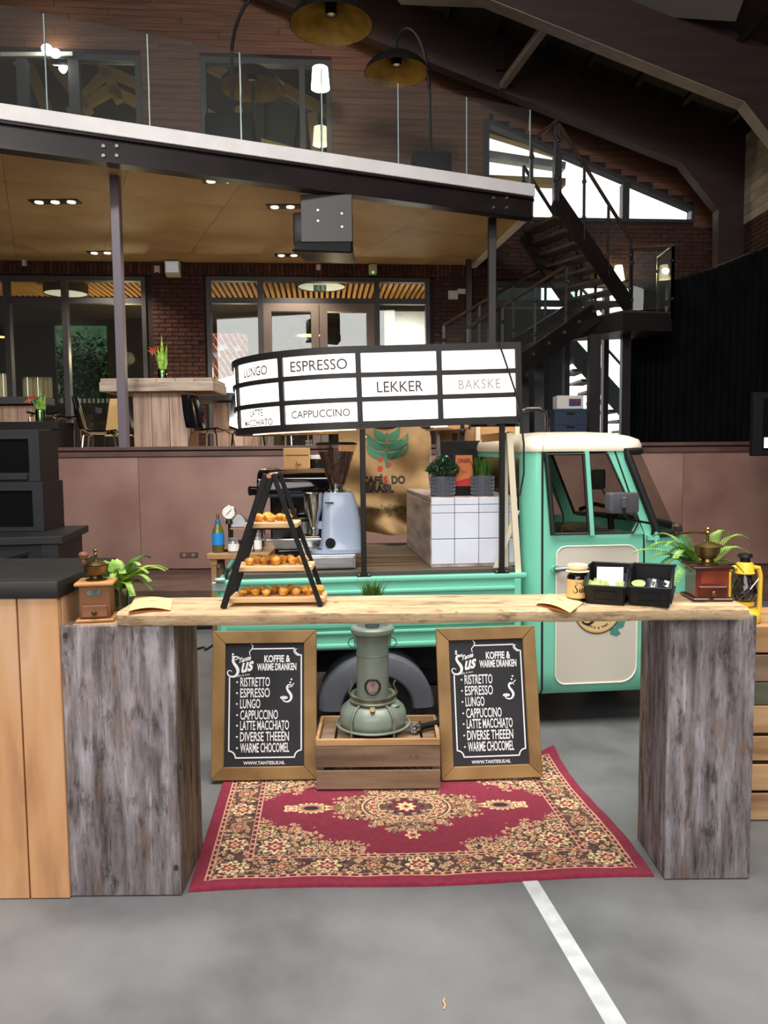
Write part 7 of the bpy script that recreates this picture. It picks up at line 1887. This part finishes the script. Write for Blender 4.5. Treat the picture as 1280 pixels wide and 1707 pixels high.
for (l, r, yt), nm in zip(((405, 494, 872), (385, 519, 945), (378, 541, 1003)), ('upper', 'middle', 'bottom')):
    z = s_at(460, yt, SYF+.01).z; xa, xb = s_at(l, yt).x, s_at(r, yt).x
    if nm == 'bottom': z = max(z, TOP+.03)
    part('shelf_board', MB().bx(xa, xb, SYF+.0255, SYF+SD-.009, z-.018, z), M['shelf_wood'], ps_, world=True, bev=.003)
    part('shelf_front', MB().bx(xa, xb, SYF-.026, SYF-.0085, z-.018, z), M['shelf_wood'], ps_, world=True, bev=.003) if False else None
    if nm != 'bottom': part('cross_batten', MB().bx(xa+.03, xb-.03, SYF+.06, SYF+.08, z-.026, z-.0185), M['black'], ps_, world=True)
    shelves.append((xa, xb, z))
def muffin_mesh(seed):
    random.seed(seed); m = MB(); r = .0145; n = 14
    prof = [(.0105, 0), (.0125, .006), (.0135, .010), (.0158, .0125), (.0165, .0165), (.0145, .0215), (.0095, .0255), (.003, .0272), (0, .0274)]
    m.lathe(prof, n=n); ph = random.uniform(0, 6)
    m.v = [(x*(1+.09*math.sin(3*math.atan2(y, x)+ph)+random.uniform(-.04, .04)), y*(1+.08*math.cos(2*math.atan2(y, x)+ph)), z*(1+random.uniform(-.05, .06)) if z > .01 else z) for x, y, z in m.v]
    return m.mesh('muffin', mm_, ang=80)
mm_ = mat('golden_muffin', [S(158, 86, 28), S(222, 150, 54), S(242, 190, 92)], .6, scale=45, detail=3, lo=.32, hi=.66, bump=.3, rnd=.12)
mus = [muffin_mesh(k) for k in range(5)]
for (xa, xb, z), spots, lab in zip(shelves, ([(424, 0), (437, 1), (456, 0), (478, 0), (488, 1)] and [(.20, .3), (.36, .75), (.47, .2), (.63, .7), (.80, .35)],
                                             [(.17, .15), (.27, .62), (.38, .3), (.48, .8), (.53, .12), (.60, .55), (.70, .85), (.76, .3), (.86, .7), (.92, .25)],
                                             [(.10, .2), (.13, .75), (.24, .3), (.30, .8), (.37, .12), (.44, .6), (.53, .85), (.56, .2), (.64, .7), (.70, .3), (.78, .85), (.83, .3), (.88, .8), (.95, .35), (.96, .9)]),
                            ('golden mini muffin on the top shelf of the black A-frame stand', 'golden mini muffin on the middle shelf of the black A-frame stand', 'golden mini muffin on the bottom shelf of the black A-frame stand')):
    random.seed(int(z*1000))
    for k, (u, v) in enumerate(spots):
        o = link('mini_muffin', mus[k % 5]); o.location = (xa+(xb-xa)*(.04+.92*u), SYF+.046+(SD-.072)*v, z+.0005); o.rotation_euler = (0, 0, random.uniform(0, 6)); s = random.uniform(.95, 1.18); o.scale = (s*1.06, s*1.06, s*.9)
        row = [q for q in spots if (q[1] < .5) == (v < .5)]; nth = sorted(q[0] for q in row).index(u)
        o_ = ('first', 'second', 'third', 'fourth', 'fifth', 'sixth', 'seventh', 'eighth', 'ninth', 'tenth')[nth]
        tag(o, '%s golden muffin from the left, %s row, %s shelf of the black stand' % (o_, 'front' if v < .5 else 'back', 'top' if 'top' in lab else 'middle' if 'middle' in lab else 'bottom'), 'muffin', lab.replace('golden mini muffin', 'mini muffins'))

# ================================================================ THINGS ON THE BAR
M['yellow_paper'] = mat('yellow_paper', [S(238, 206, 132), S(244, 216, 148)], .7, scale=3)
def booklet(lab, corners, ink):
    P = [at(*c, z=TOPZ+.006) for c in corners]      # front-left, front-right, back-right, back-left
    c = sum(P, Vector())/4; t = thing('folded_leaflet', lab, 'leaflet', (c.x, c.y, TOPZ), 0, 'yellow leaflets on the bar plank')
    Q = [p-Vector((c.x, c.y, 0)) for p in P]
    def sheet(z0, arch, d=.0006):
        f = lambda u, v: tuple((Q[0].lerp(Q[1], u)).lerp(Q[3].lerp(Q[2], u), v).xy)+(z0+arch*math.sin(PI*u)*(1-v*.6)+arch*.3*(1-u),)
        m = MB().grid(f, 14, 6); n0 = len(m.v); m.add([(x, y, z-d) for x, y, z in m.v], [tuple(reversed(q)) for q in m.f]); return m, f
    m, f = sheet(.0012, 0); part('lower_leaf', m, mat('salmon_paper', S(226, 150, 108), .7), t)
    m, f = sheet(.0035, .010); part('cover', m, M['yellow_paper'], t)
    tm_ = MB().text('menu', .1, lambda a, b: Vector(f(.5+a*.8, .55+b*1.6))+Vector((0, 0, .0008))); part('cover_lettering', tm_, M['ink'], t)
booklet('yellow folded leaflet on the left plank end beside the fern', ((214, 1019), (284, 1016), (288, 997), (225, 995)), 0)
booklet('yellow folded leaflet beside the kraft labelled jar', ((893, 1006), (950, 1020), (972, 1003), (915, 990)), 0)
# kraft labelled jar
BY = 2.585
p = at(963, 996, z=TOPZ); p = Vector((at(962, 990, Y=BY).x, BY, TOPZ+.0008)); jr = .034; jh = at(962, 940, Y=BY).z-TOPZ
t = thing('syrup_jar', 'dark jar with kraft label and pleated paper cover on the plank', 'jar', p)
part('glass_body', MB().lathe([(0, 0), (jr, 0), (jr*1.02, .006), (jr*1.02, jh*.62), (jr*.95, jh*.70), (jr*.76, jh*.76), (jr*.76, jh*.84), (0, jh*.84)], n=28), mat('dark_jar_glass', S(18, 16, 16), .1, spec=.8), t)
part('label', MB().lathe([(jr*1.03, .012), (jr*1.03, jh*.60)], n=28), mat('kraft_label', S(222, 180, 118), .6), t)
cyl = lambda a0: (lambda x, y: (jr*1.045*math.sin(a0+x/jr), -jr*1.045*math.cos(a0+x/jr), jh*.28+y))
part('label_lettering', script_s(MB(), cyl(-.55), .026, 0, -.004).text('us', .026, lambda x, y: cyl(-.55)(x+.014, y-.002), bold=.03, shear=.2, align='LEFT').text('Tante', .010, lambda x, y: cyl(-.5)(x+.014, y+.026)), M['ink'], t)
cv = MB(); n = 48
for r, z in ((.0, jh*1.0), (jr*.7, jh*1.0), (jr*.95, jh*.975), (jr*.98, jh*.90), (jr*.86, jh*.845), (jr*1.12, jh*.80)):
    for k in range(n):
        w_ = (1+.05*(k % 2)) if z < jh*.98 else 1; a = 2*PI*k/n; cv.v.append((r*w_*math.cos(a), r*w_*math.sin(a), z))
for j in range(5):
    for k in range(n): k2 = (k+1) % n; cv.f.append((j*n+k, j*n+k2, (j+1)*n+k2, (j+1)*n+k))
part('paper_cover', cv, mat('cream_paper_cover', S(240, 218, 170), .7), t)
part('tie_band', MB().lathe([(jr*.9, jh*.835), (jr*.92, jh*.845), (jr*.9, jh*.855)], n=28), M['rubber'], t)
# black storage bins
def bin_(px, py, lab, rz):
    p = at(px, py, z=TOPZ); w, d, h, fh = .132, .175, .112, .062
    t = thing('storage_bin', lab, 'bin', (p.x, p.y, TOPZ+.0008), rz, 'black bins on the bar plank'); k = .004
    part('floor', MB().bx(-w/2+.006, w/2-.006, 0, d-.01, 0, .004), M['blackplastic'], t)
    part('front_wall', MB().hexa([(-w/2+.006, 0, .0), (w/2-.006, 0, 0), (w/2-.006, k, 0), (-w/2+.006, k, 0), (-w/2, -.014, fh), (w/2, -.014, fh), (w/2, -.014+k, fh), (-w/2, -.014+k, fh)]), M['blackplastic'], t)
    part('label_slot', MB().ring([(-.036, .014), (.036, .014), (.036, .044), (-.036, .044)], [(-.032, .017), (.032, .017), (.032, .041), (-.032, .041)], lambda a, b: (a, -.014*b/fh-.003, b), lambda a, b: (a, -.014*b/fh+.001, b)), M['blackplastic'], t)
    part('back_wall', MB().hexa([(-w/2+.006, d-k, 0), (w/2-.006, d-k, 0), (w/2-.006, d, 0), (-w/2+.006, d, 0), (-w/2, d-k, h), (w/2, d-k, h), (w/2, d, h), (-w/2, d, h)]), M['blackplastic'], t)
    for s_ in (-1, 1):
        pr = [(0, 0), (d, 0), (d, h), (.06, h), (-.014, fh)]
        part('side_wall', MB().prism(pr, lambda a, b: (s_*(w/2-.006+.006*b/h), a, b), lambda a, b: (s_*(w/2-.006+.006*b/h-k), a, b)), M['blackplastic'], t)
        part('rim', MB().tube([(s_*w/2, -.014, fh), (s_*w/2, .06, h), (s_*w/2, d, h)], .004, 6), M['blackplastic'], t)
    part('rim', MB().tube([(-w/2, d-.002, h), (w/2, d-.002, h)], .004, 6), M['blackplastic'], t); part('rim', MB().tube([(-w/2, -.013, fh), (w/2, -.013, fh)], .003, 6), M['blackplastic'], t)
    return t, w, d, h, fh
RZB = math.radians(-24)
b1_, w, d, h, fh = bin_(1008, 1008, 'black open bin with a white card standing in it', RZB)
b2_, *_ = bin_(1082, 1011, 'black open bin of dark tea bags beside the dark wooden mill', RZB)
def in_bin(b, x, y, z): return b.matrix_basis @ Vector((x, y, z))
def slip(nm, lab, cat, b, pos, size, rot, m, grp):
    w_, h_ = size; o = single(nm, MB().grid(lambda u, v: ((u-.5)*w_, .006*math.sin(u*PI)*math.sin(v*2), v*h_), 6, 4).add([(-w_/2, .0035, 0), (w_/2, .0035, 0), (w_/2, .0035, h_), (-w_/2, .0035, h_)], [(3, 2, 1, 0)]), m, lab, cat)
    o.location = in_bin(b, *pos); o.rotation_euler = (rot[0], rot[1], RZB+rot[2])
    if grp: o['group'] = grp
    return o
card = mat('white_card', S(244, 242, 246), .6)
slip('white_card', 'large white card standing in the black bin beside the jar', 'card', b1_, (.004, .075, .005), (.086, .108), (-.28, -.03, 0), card, None)
slip('navy_card', 'navy blue card behind the white card in the black bin', 'card', b1_, (.026, .115, .005), (.06, .085), (-.2, .1, 0), mat('navy_card', S(26, 26, 84), .5), None)
pg = mat('pale_green_sachet', [S(222, 232, 168), S(168, 190, 96)], .5, scale=40)
for k, (x, y, r, w_) in enumerate(((-.048, .02, .3, .036), (-.030, .035, -.25, .036), (-.012, .03, .15, .03), (.045, .03, -.2, .03), (-.04, .055, .5, .04))):
    slip('tea_sachet', '%s pale green tea sachet from the left in the bin with the white card' % ('first', 'third', 'fourth', 'last', 'second')[k], 'sachet', b1_, (x, y, .022), (w_, .052), (-.35, r, r), pg, 'pale green sachets in the bin')
dk = mat('dark_sachet', [S(18, 18, 24), S(60, 62, 70)], .18, scale=30)
for k, (x, y, r) in enumerate(((-.045, .03, .2), (-.02, .05, -.3), (.005, .03, .1), (.028, .05, -.15), (.048, .03, .35), (.0, .09, .0), (-.035, .10, .2), (.035, .10, -.2))):
    slip('dark_sachet', '%s dark tea sachet from the left in the bin beside the mahogany mill' % ('first', 'third', 'fifth', 'sixth', 'last', 'fourth', 'second', 'seventh')[k], 'sachet', b2_, (x, y, .008+.004*(k % 3)), (.04, .062), (-.4, r, r), dk, 'dark sachets in the bin')
pl_ = mat('leaf_label', [S(130, 176, 60), S(206, 226, 150)], .4, scale=30)
o = single('leaf_label', MB().prism([(.022*math.cos(k*.393)*(1-.1*math.cos(k*.393)), .012*math.sin(k*.393)) for k in range(16)], lambda a, b: (a, -.001, b), lambda a, b: (a, .001, b)), pl_, 'green leaf shaped label on the dark sachets in the bin', 'label')
o.location = in_bin(b2_, -.032, .0, .072); o.rotation_euler = (-.5, 0, RZB)
for x, y, z, w_, h_, lab in ((.004, .045, .050, .012, .034, 'pale upright sachet tip among the dark sachets'), (.045, .05, .058, .016, .022, 'white folded sachet among the dark sachets near the mill')):
    slip('pale_sachet', lab, 'sachet', b2_, (x, y, z), (w_, h_), (-.4, .3, .2), mat('pale_sachet', S(214, 224, 206), .5), None)
# coffee mills
M['mill_orange'] = mat('mill_oak', [S(84, 50, 28), S(118, 73, 42), S(138, 90, 54)], .5, scale=2.6, stretch=(1, 1, 7), lo=.3, hi=.72)
M['mill_top'] = mat('mill_top_oak', [S(166, 112, 62), S(192, 140, 88)], .5, scale=4)
M['mill_red'] = mat('mahogany', [S(70, 26, 18), S(112, 46, 30), S(138, 62, 40)], .28, scale=3, stretch=(3, 1, 3), lo=.3, hi=.72, coat=.4)
M['mill_dark'] = mat('dark_mahogany', [S(52, 24, 18), S(78, 36, 26)], .3, scale=4, coat=.3)
def mill(lab, loc, rz, w, hb, body, top, base, hopper, bowl_r, hh, crank_to, knob_m, lidded):
    t = thing('coffee_mill', lab, 'coffee mill', loc, rz); d = w
    part('base_board', MB().bx(-w/2-.012, w/2+.012, -d/2-.012, d/2+.012, 0, .010), base, t, bev=.003)
    part('box', MB().bx(-w/2, w/2, -d/2, d/2, .0101, hb-.011), body, t, bev=.002)
    part('top_board', MB().bx(-w/2-.013, w/2+.013, -d/2-.013, d/2+.013, hb-.011, hb), top, t, bev=.004, seg=2)
    dr = part('drawer', MB().bx(-w/2+.008, w/2-.008, -d/2-.006, -d/2-.0002, .016, hb*.42), body, t, bev=.002)
    part('knob', MB().lathe([(.003, 0), (.003, .005), (.008, .008), (.008, .012), (.004, .015), (0, .015)], (0, -d/2-.006, hb*.24), 14, Matrix.Rotation(PI/2, 3, 'X')), hopper, dr)
    R = bowl_r; z = hb
    part('hopper_foot', MB().lathe([(R*.85, z+.0002), (R*.86, z+.004), (R*.5, z+.008), (R*.45, z+hh*.14)], n=28), hopper, t)
    part('hopper', MB().lathe([(R*.45, z+hh*.14), (R*.72, z+hh*.18), (R*.92, z+hh*.30), (R, z+hh*.45), (R*1.06, z+hh*.48), (R*.98, z+hh*.48), (R*.92, z+hh*.45)], n=28), hopper, t)
    if lidded: part('lid', MB().lathe([(R*1.2, z+hh*.482), (R*1.2, z+hh*.497), (R*.9, z+hh*.54), (R*.55, z+hh*.585), (R*.3, z+hh*.60), (R*.15, z+hh*.62)], n=28), hopper, t)
    else: part('lid', MB().lathe([(R*.92, z+hh*.50), (R*.6, z+hh*.58), (R*.2, z+hh*.62), (R*.15, z+hh*.66)], n=28), hopper, t)
    zt = z+hh
    part('spindle', MB().lathe([(R*.12, z+hh*.62), (R*.12, zt-.022), (R*.22, zt-.018), (R*.12, zt-.012), (R*.2, zt-.006), (R*.1, zt-.001), (0, zt)], n=14), hopper, t)
    c = Vector(crank_to); s = Vector((0, 0, zt-.02))
    part('crank_arm', MB().tube([s, s.lerp(c, .5)+Vector((0, 0, .004)), c], [.005, .004, .004], 8), hopper, t)
    part('crank_knob', MB().lathe([(.004, -.006), (.008, .0), (.008, .006), (.006, .010), (.014, .018), (.016, .026), (.012, .034), (0, .036)], c, 18), knob_m, t)
    return t
lm_ = at(160, 1034, z=PZ); wL = .096
m1 = mill('old oak coffee mill with brass bowl on the left pillar', (at(162, 1020, Y=2.555).x, 2.56, PZ+.0008), math.radians(10), wL, .130, M['mill_orange'], M['mill_top'], M['mill_top'], M['oldbrass'], .040, .105, (-.03, -.04, .195), mat('worn_knob', S(120, 78, 56), .4), False)
part('badge_plate', MB().bx(-.022, .022, -wL/2-.0025, -wL/2-.0002, .088, .104), mat('green_grey_plate', [S(70, 82, 78), S(110, 120, 112)], .4, scale=60), m1)
m2 = mill('dark mahogany coffee mill with brass bowl on the right of the plank', (at(1178, 1000, Y=2.60).x, 2.605, TOPZ+.0008), math.radians(-3), .108, .116, M['mill_red'], M['mill_dark'], M['mill_dark'], M['brass'], .042, .125, (-.115, -.04, .222), mat('dark_knob', S(66, 44, 38), .35), True)
part('inlay_panel', MB().bx(-.038, .038, -.0565, -.0542, .058, .098), mat('red_inlay', [S(112, 44, 26), S(158, 74, 46)], .25, scale=7, stretch=(1, 1, 1), coat=.4), m2)
# ferns
def fern(lab, loc, pot_m, fronds, pr=.04, ph=.09, glassy=False):
    t = thing('potted_fern', lab, 'plant', loc)
    part('pot', MB().lathe([(pr*.8, 0), (pr*.95, ph*.9), (pr, ph), (pr*.88, ph), (pr*.85, ph*.86), (0, ph*.85)], n=24), pot_m, t)
    for (dx, dy, L, rise, droop, mk) in fronds:
        b = Vector((0, 0, ph*.85)); d = Vector((dx, dy, 0)).normalized(); m = MB(); pts = []
        for k in range(27):
            s = k/26; pts.append(b+d*(L*s)+Vector((0, 0, rise*math.sin(s*PI*.62)-droop*s*s)))
        m.tube(pts, [.0016*(1-.7*k/26) for k in range(27)], 4)
        side = Vector((-d.y, d.x, 0))
        for k in range(3, 27):
            s = k/26; ll = .044*math.sin(min(1, s*1.25+.18)*PI*.92)*(L/.2)**.4+.006
            for sg in (-1, 1):
                tdir = (pts[min(k+1, 26)]-pts[k-1]).normalized(); q = (side*sg+tdir*.35+Vector((0, 0, .25))).normalized(); o = tdir*.0036
                c = pts[k]; m.add([c-o*.5, c+q*ll*.5-o+Vector((0, 0, .002)), c+q*ll, c+q*ll*.5+o+Vector((0, 0, .002)), c+o*.5], [(0, 1, 2, 3, 4)])
        part('frond', m, M[mk], t)
    return t
pot_dark = mat('dark_plant_pot', S(34, 36, 36), .4)
fern('bright green fern behind the oak mill on the left pillar', (at(200, 1000, Y=2.67).x, 2.672, PZ+.0008), glass('green_vase_glass', (.6, .75, .6, 1), .1, dens=.25, dcol=(.06, .12, .05, 1)),
     [(.9, -.3, .12, .075, .03, 'green_leaf'), (.95, .2, .15, .085, .015, 'green_leaf'), (.7, -.7, .09, .06, .06, 'green_leaf'), (.3, -.6, .08, .09, .01, 'green_leaf'), (-.3, .5, .08, .10, .0, 'green_leaf'), (-.9, .0, .13, .08, .05, 'fern_dark'), (-.8, -.25, .14, .04, .07, 'green_leaf'), (-.5, .1, .07, .10, 0, 'green_leaf'),
      (.98, .0, .11, .05, .045, 'fern_dark'), (.5, .6, .12, .11, .0, 'fern_dark'), (.9, .35, .16, .09, .02, 'green_leaf'), (.0, -.7, .07, .08, .02, 'green_leaf'), (.6, -.2, .08, .10, 0, 'green_leaf'), (.85, -.1, .10, .09, .02, 'green_leaf'), (-.95, -.1, .10, .06, .05, 'fern_dark')], .034, .085)
fern('bright green fern behind the mahogany mill on the right pillar', (at(1168, 960, Y=2.745).x, 2.752, PZ+.0008), pot_dark,
     [(-.95, -.2, .20, .14, .02, 'green_leaf'), (-.98, .1, .24, .11, .02, 'green_leaf'), (-.85, -.45, .19, .10, .05, 'fern_dark'), (-.7, -.7, .22, .09, .10, 'green_leaf'), (-.6, .3, .16, .15, .0, 'green_leaf'), (-.9, -.1, .15, .10, .05, 'fern_dark'),
      (-.9, -.3, .15, .13, .0, 'green_leaf'), (-.95, .0, .18, .10, .03, 'green_leaf'), (-.8, -.2, .12, .12, .02, 'green_leaf'), (-.75, -.5, .14, .12, .03, 'green_leaf'), (.9, -.1, .16, .15, .0, 'green_leaf'), (.95, .15, .19, .12, .03, 'green_leaf'), (.8, -.3, .14, .09, .06, 'fern_dark'), (.6, .3, .13, .16, .0, 'green_leaf'), (.9, -.35, .13, .06, .06, 'fern_dark'), (-.3, .5, .12, .15, 0, 'fern_dark')], .042, .105)

# ================================================================ CRATES AND LANTERN AT THE RIGHT
RYC = 2.93; M['pale_crate'] = mat('pale_crate_wood', [S(150, 112, 76), S(190, 150, 108), S(204, 166, 124)], .7, scale=2.4, stretch=(.8, 7, 7), lo=.3, hi=.72, rnd=.1, bump=.12)
M['green_crate'] = mat('greenish_crate_wood', [S(70, 72, 58), S(96, 96, 78)], .75, scale=3, stretch=(.8, 7, 7), rnd=.1)
cx0 = at(1236, 1200, Y=RYC).x; zc_ = lambda py: at(1265, py, Y=RYC).z
def slat_crate(lab, rows, z0, z1, ms, depth=.36, w=.5):
    t = thing('slatted_crate', lab, 'crate', (cx0+w/2, RYC+depth/2, z0), 0, 'slatted crates behind the right pillar'); h = z1-z0
    for (pa, pb), m in zip(rows, ms):
        za, zb = zc_(pb)-z0, zc_(pa)-z0; za = max(za, .002); zb = min(zb, h-.001)
        part('slat', MB().bx(-w/2, w/2, -depth/2, -depth/2+.012, za, zb), M[m], t, bev=.002); part('slat', MB().bx(-w/2, w/2, depth/2-.012, depth/2, za, zb), M[m], t, bev=.002)
        for s_ in (-1, 1): part('end_slat', MB().bx(s_*(w/2-.006)-.006, s_*(w/2-.006)+.006, -depth/2+.013, depth/2-.013, za, zb), M[m], t)
    for sx in (-1, 1):
        for sy in (-1, 1): part('corner_post', MB().bx(sx*(w/2-.028)-.015, sx*(w/2-.028)+.015, sy*(depth/2-.028)-.015, sy*(depth/2-.028)+.015, .001, h-.012), M[ms[-1]], t)
    n = 4
    for k in range(n): part('top_board', MB().bx(-w/2+.013, w/2-.013, -depth/2+.014+k*(depth-.028)/n+.002, -depth/2+.014+(k+1)*(depth-.028)/n-.002, h-.0115, h), M[ms[0]], t, bev=.002)
    return t
zA_, zB_, zC_ = zc_(1044), zc_(1176), zc_(1368)
slat_crate('light wooden slatted crate at the bottom behind the right pillar', [(1177, 1222), (1228, 1268), (1275, 1318), (1323, 1367)], zC_, zB_, ['pale_crate']*4)
slat_crate('darker wooden slatted crate carrying the yellow lantern', [(1044, 1088), (1092, 1136), (1138, 1175)], zB_+.001, zA_, ['crate_rim', 'crate_wood', 'green_crate'])
t = thing('low_pallet', 'dark low pallet under the light slatted crate', 'pallet', (cx0+.25, RYC+.18, 0))
for y in (-.15, .12): part('runner', MB().bx(-.22, .25, y, y+.05, .001, zC_-.02), M['dark_room'], t)
for k in range(4): part('deck_board', MB().bx(-.24, .25, -.17+k*.088, -.095+k*.088, zC_-.019, zC_-.001), M['crate_wood'], t)
# yellow hurricane lantern
M['yellow'] = mat('yellow_enamel', [S(240, 192, 50), S(248, 204, 70)], .35, scale=3)
LYP = RYC+.085; lc_ = at(1239, 1030, Y=LYP); lw = lambda px: px*(LYP+.12)/FPX
zl = lambda py: at(1239, py, Y=LYP).z-zA_
t = thing('storm_lantern', 'yellow storm lantern standing on the crate beside the plank end', 'lantern', (lc_.x, LYP, zA_+.001)); HW = lw(52)/2
zb_ = zl(1010)
part('fuel_tank', MB().lathe([(HW*.92, 0), (HW*.98, .006), (HW*.98, .03), (HW*.9, .042), (HW*.5, zb_-.004), (HW*.46, zb_), (0, zb_)], n=28), M['yellow'], t)
part('burner', MB().lathe([(HW*.45, zb_), (HW*.6, zb_+.004), (HW*.6, zb_+.016), (HW*.4, zb_+.022)], n=24), M['yellow'], t)
zg0, zg1 = zb_+.016, zl(955)
part('glass_globe', MB().lathe([(HW*.42, zg0), (HW*.66, zg0+(zg1-zg0)*.16), (HW*.78, zg0+(zg1-zg0)*.36), (HW*.66, zg0+(zg1-zg0)*.62), (HW*.44, zg0+(zg1-zg0)*.8), (HW*.42, zg1)], n=28, cap=False), glass('smoked_globe', (.55, .55, .57, 1), .06, dens=.12, dcol=(.05, .05, .055, 1)), t)
part('wick_holder', MB().cyl((0, 0, zb_+.01), (0, 0, zb_+.045), HW*.2, HW*.14, 12), M['oldbrass'], t)
part('hood', MB().lathe([(HW*.55, zg1-.004), (HW*.60, zg1), (HW*.55, zg1+.006), (HW*.5, zg1+.035), (HW*.42, zg1+.042), (0, zg1+.044)], n=24), M['yellow'], t)
part('chimney_cap', MB().lathe([(HW*.3, zg1+.042), (HW*.3, zg1+.058), (HW*.46, zg1+.062), (HW*.4, zg1+.074), (0, zg1+.078)], n=24), M['blackmetal'], t)
for s_ in (-1, 1):
    part('side_tube', MB().tube([(s_*HW*.5, 0, zg1+.022), (s_*HW*.86, 0, zg1+.018), (s_*HW*.98, 0, zg1-.01), (s_*HW*.97, 0, .05), (s_*HW*.8, 0, .022)], .0095, 10), M['yellow'], t)
part('globe_guard', MB().tube([(-HW*.6, -HW*.5, zg0+.01), (0, -HW*.82, (zg0+zg1)*.5), (HW*.7, -HW*.4, zg1-.02)], .0016, 6), M['chrome'], t)
# loose cables on the floor behind the left board
for k, (pts, lab) in enumerate((([(300, 1046), (340, 1044), (372, 1046), (420, 1044)], 'dark cable on the floor behind the chalkboards, farthest one'), ([(300, 1076), (335, 1082), (352, 1078), (380, 1070), (430, 1072)], 'dark cable looping on the floor behind the left chalkboard'))):
    q = [at(a, b, z=.008) for a, b in pts]; qq = []
    for a, b in zip(q, q[1:]): qq += [a.lerp(b, s/5)+Vector((0, .06*math.sin(s*1.2+k), 0)) for s in range(5)]
    single('floor_cable', MB().tube(qq, .008, 6), M['rubber'], lab, 'cable', (0, 0, 0), 0, 'cables on the floor')
# specks and curled shavings on the floor
for px, py, lab in ((740, 1682, 'tiny pale wood shaving on the grey floor near the front'), (1072, 1325, 'small pale crumb on the floor right of the rug')):
    p = at(px, py, z=.003); m = MB().tube([(0, 0, .002), (.004, .012, .004), (.001, .028, .003), (.005, .04, .002)] if px < 800 else [(0, 0, .002), (.012, .004, .005), (.02, -.002, .002)], .003, 5); single('wood_shaving', m, M['pale_crate'], lab, 'shaving', (p.x, p.y, 0))
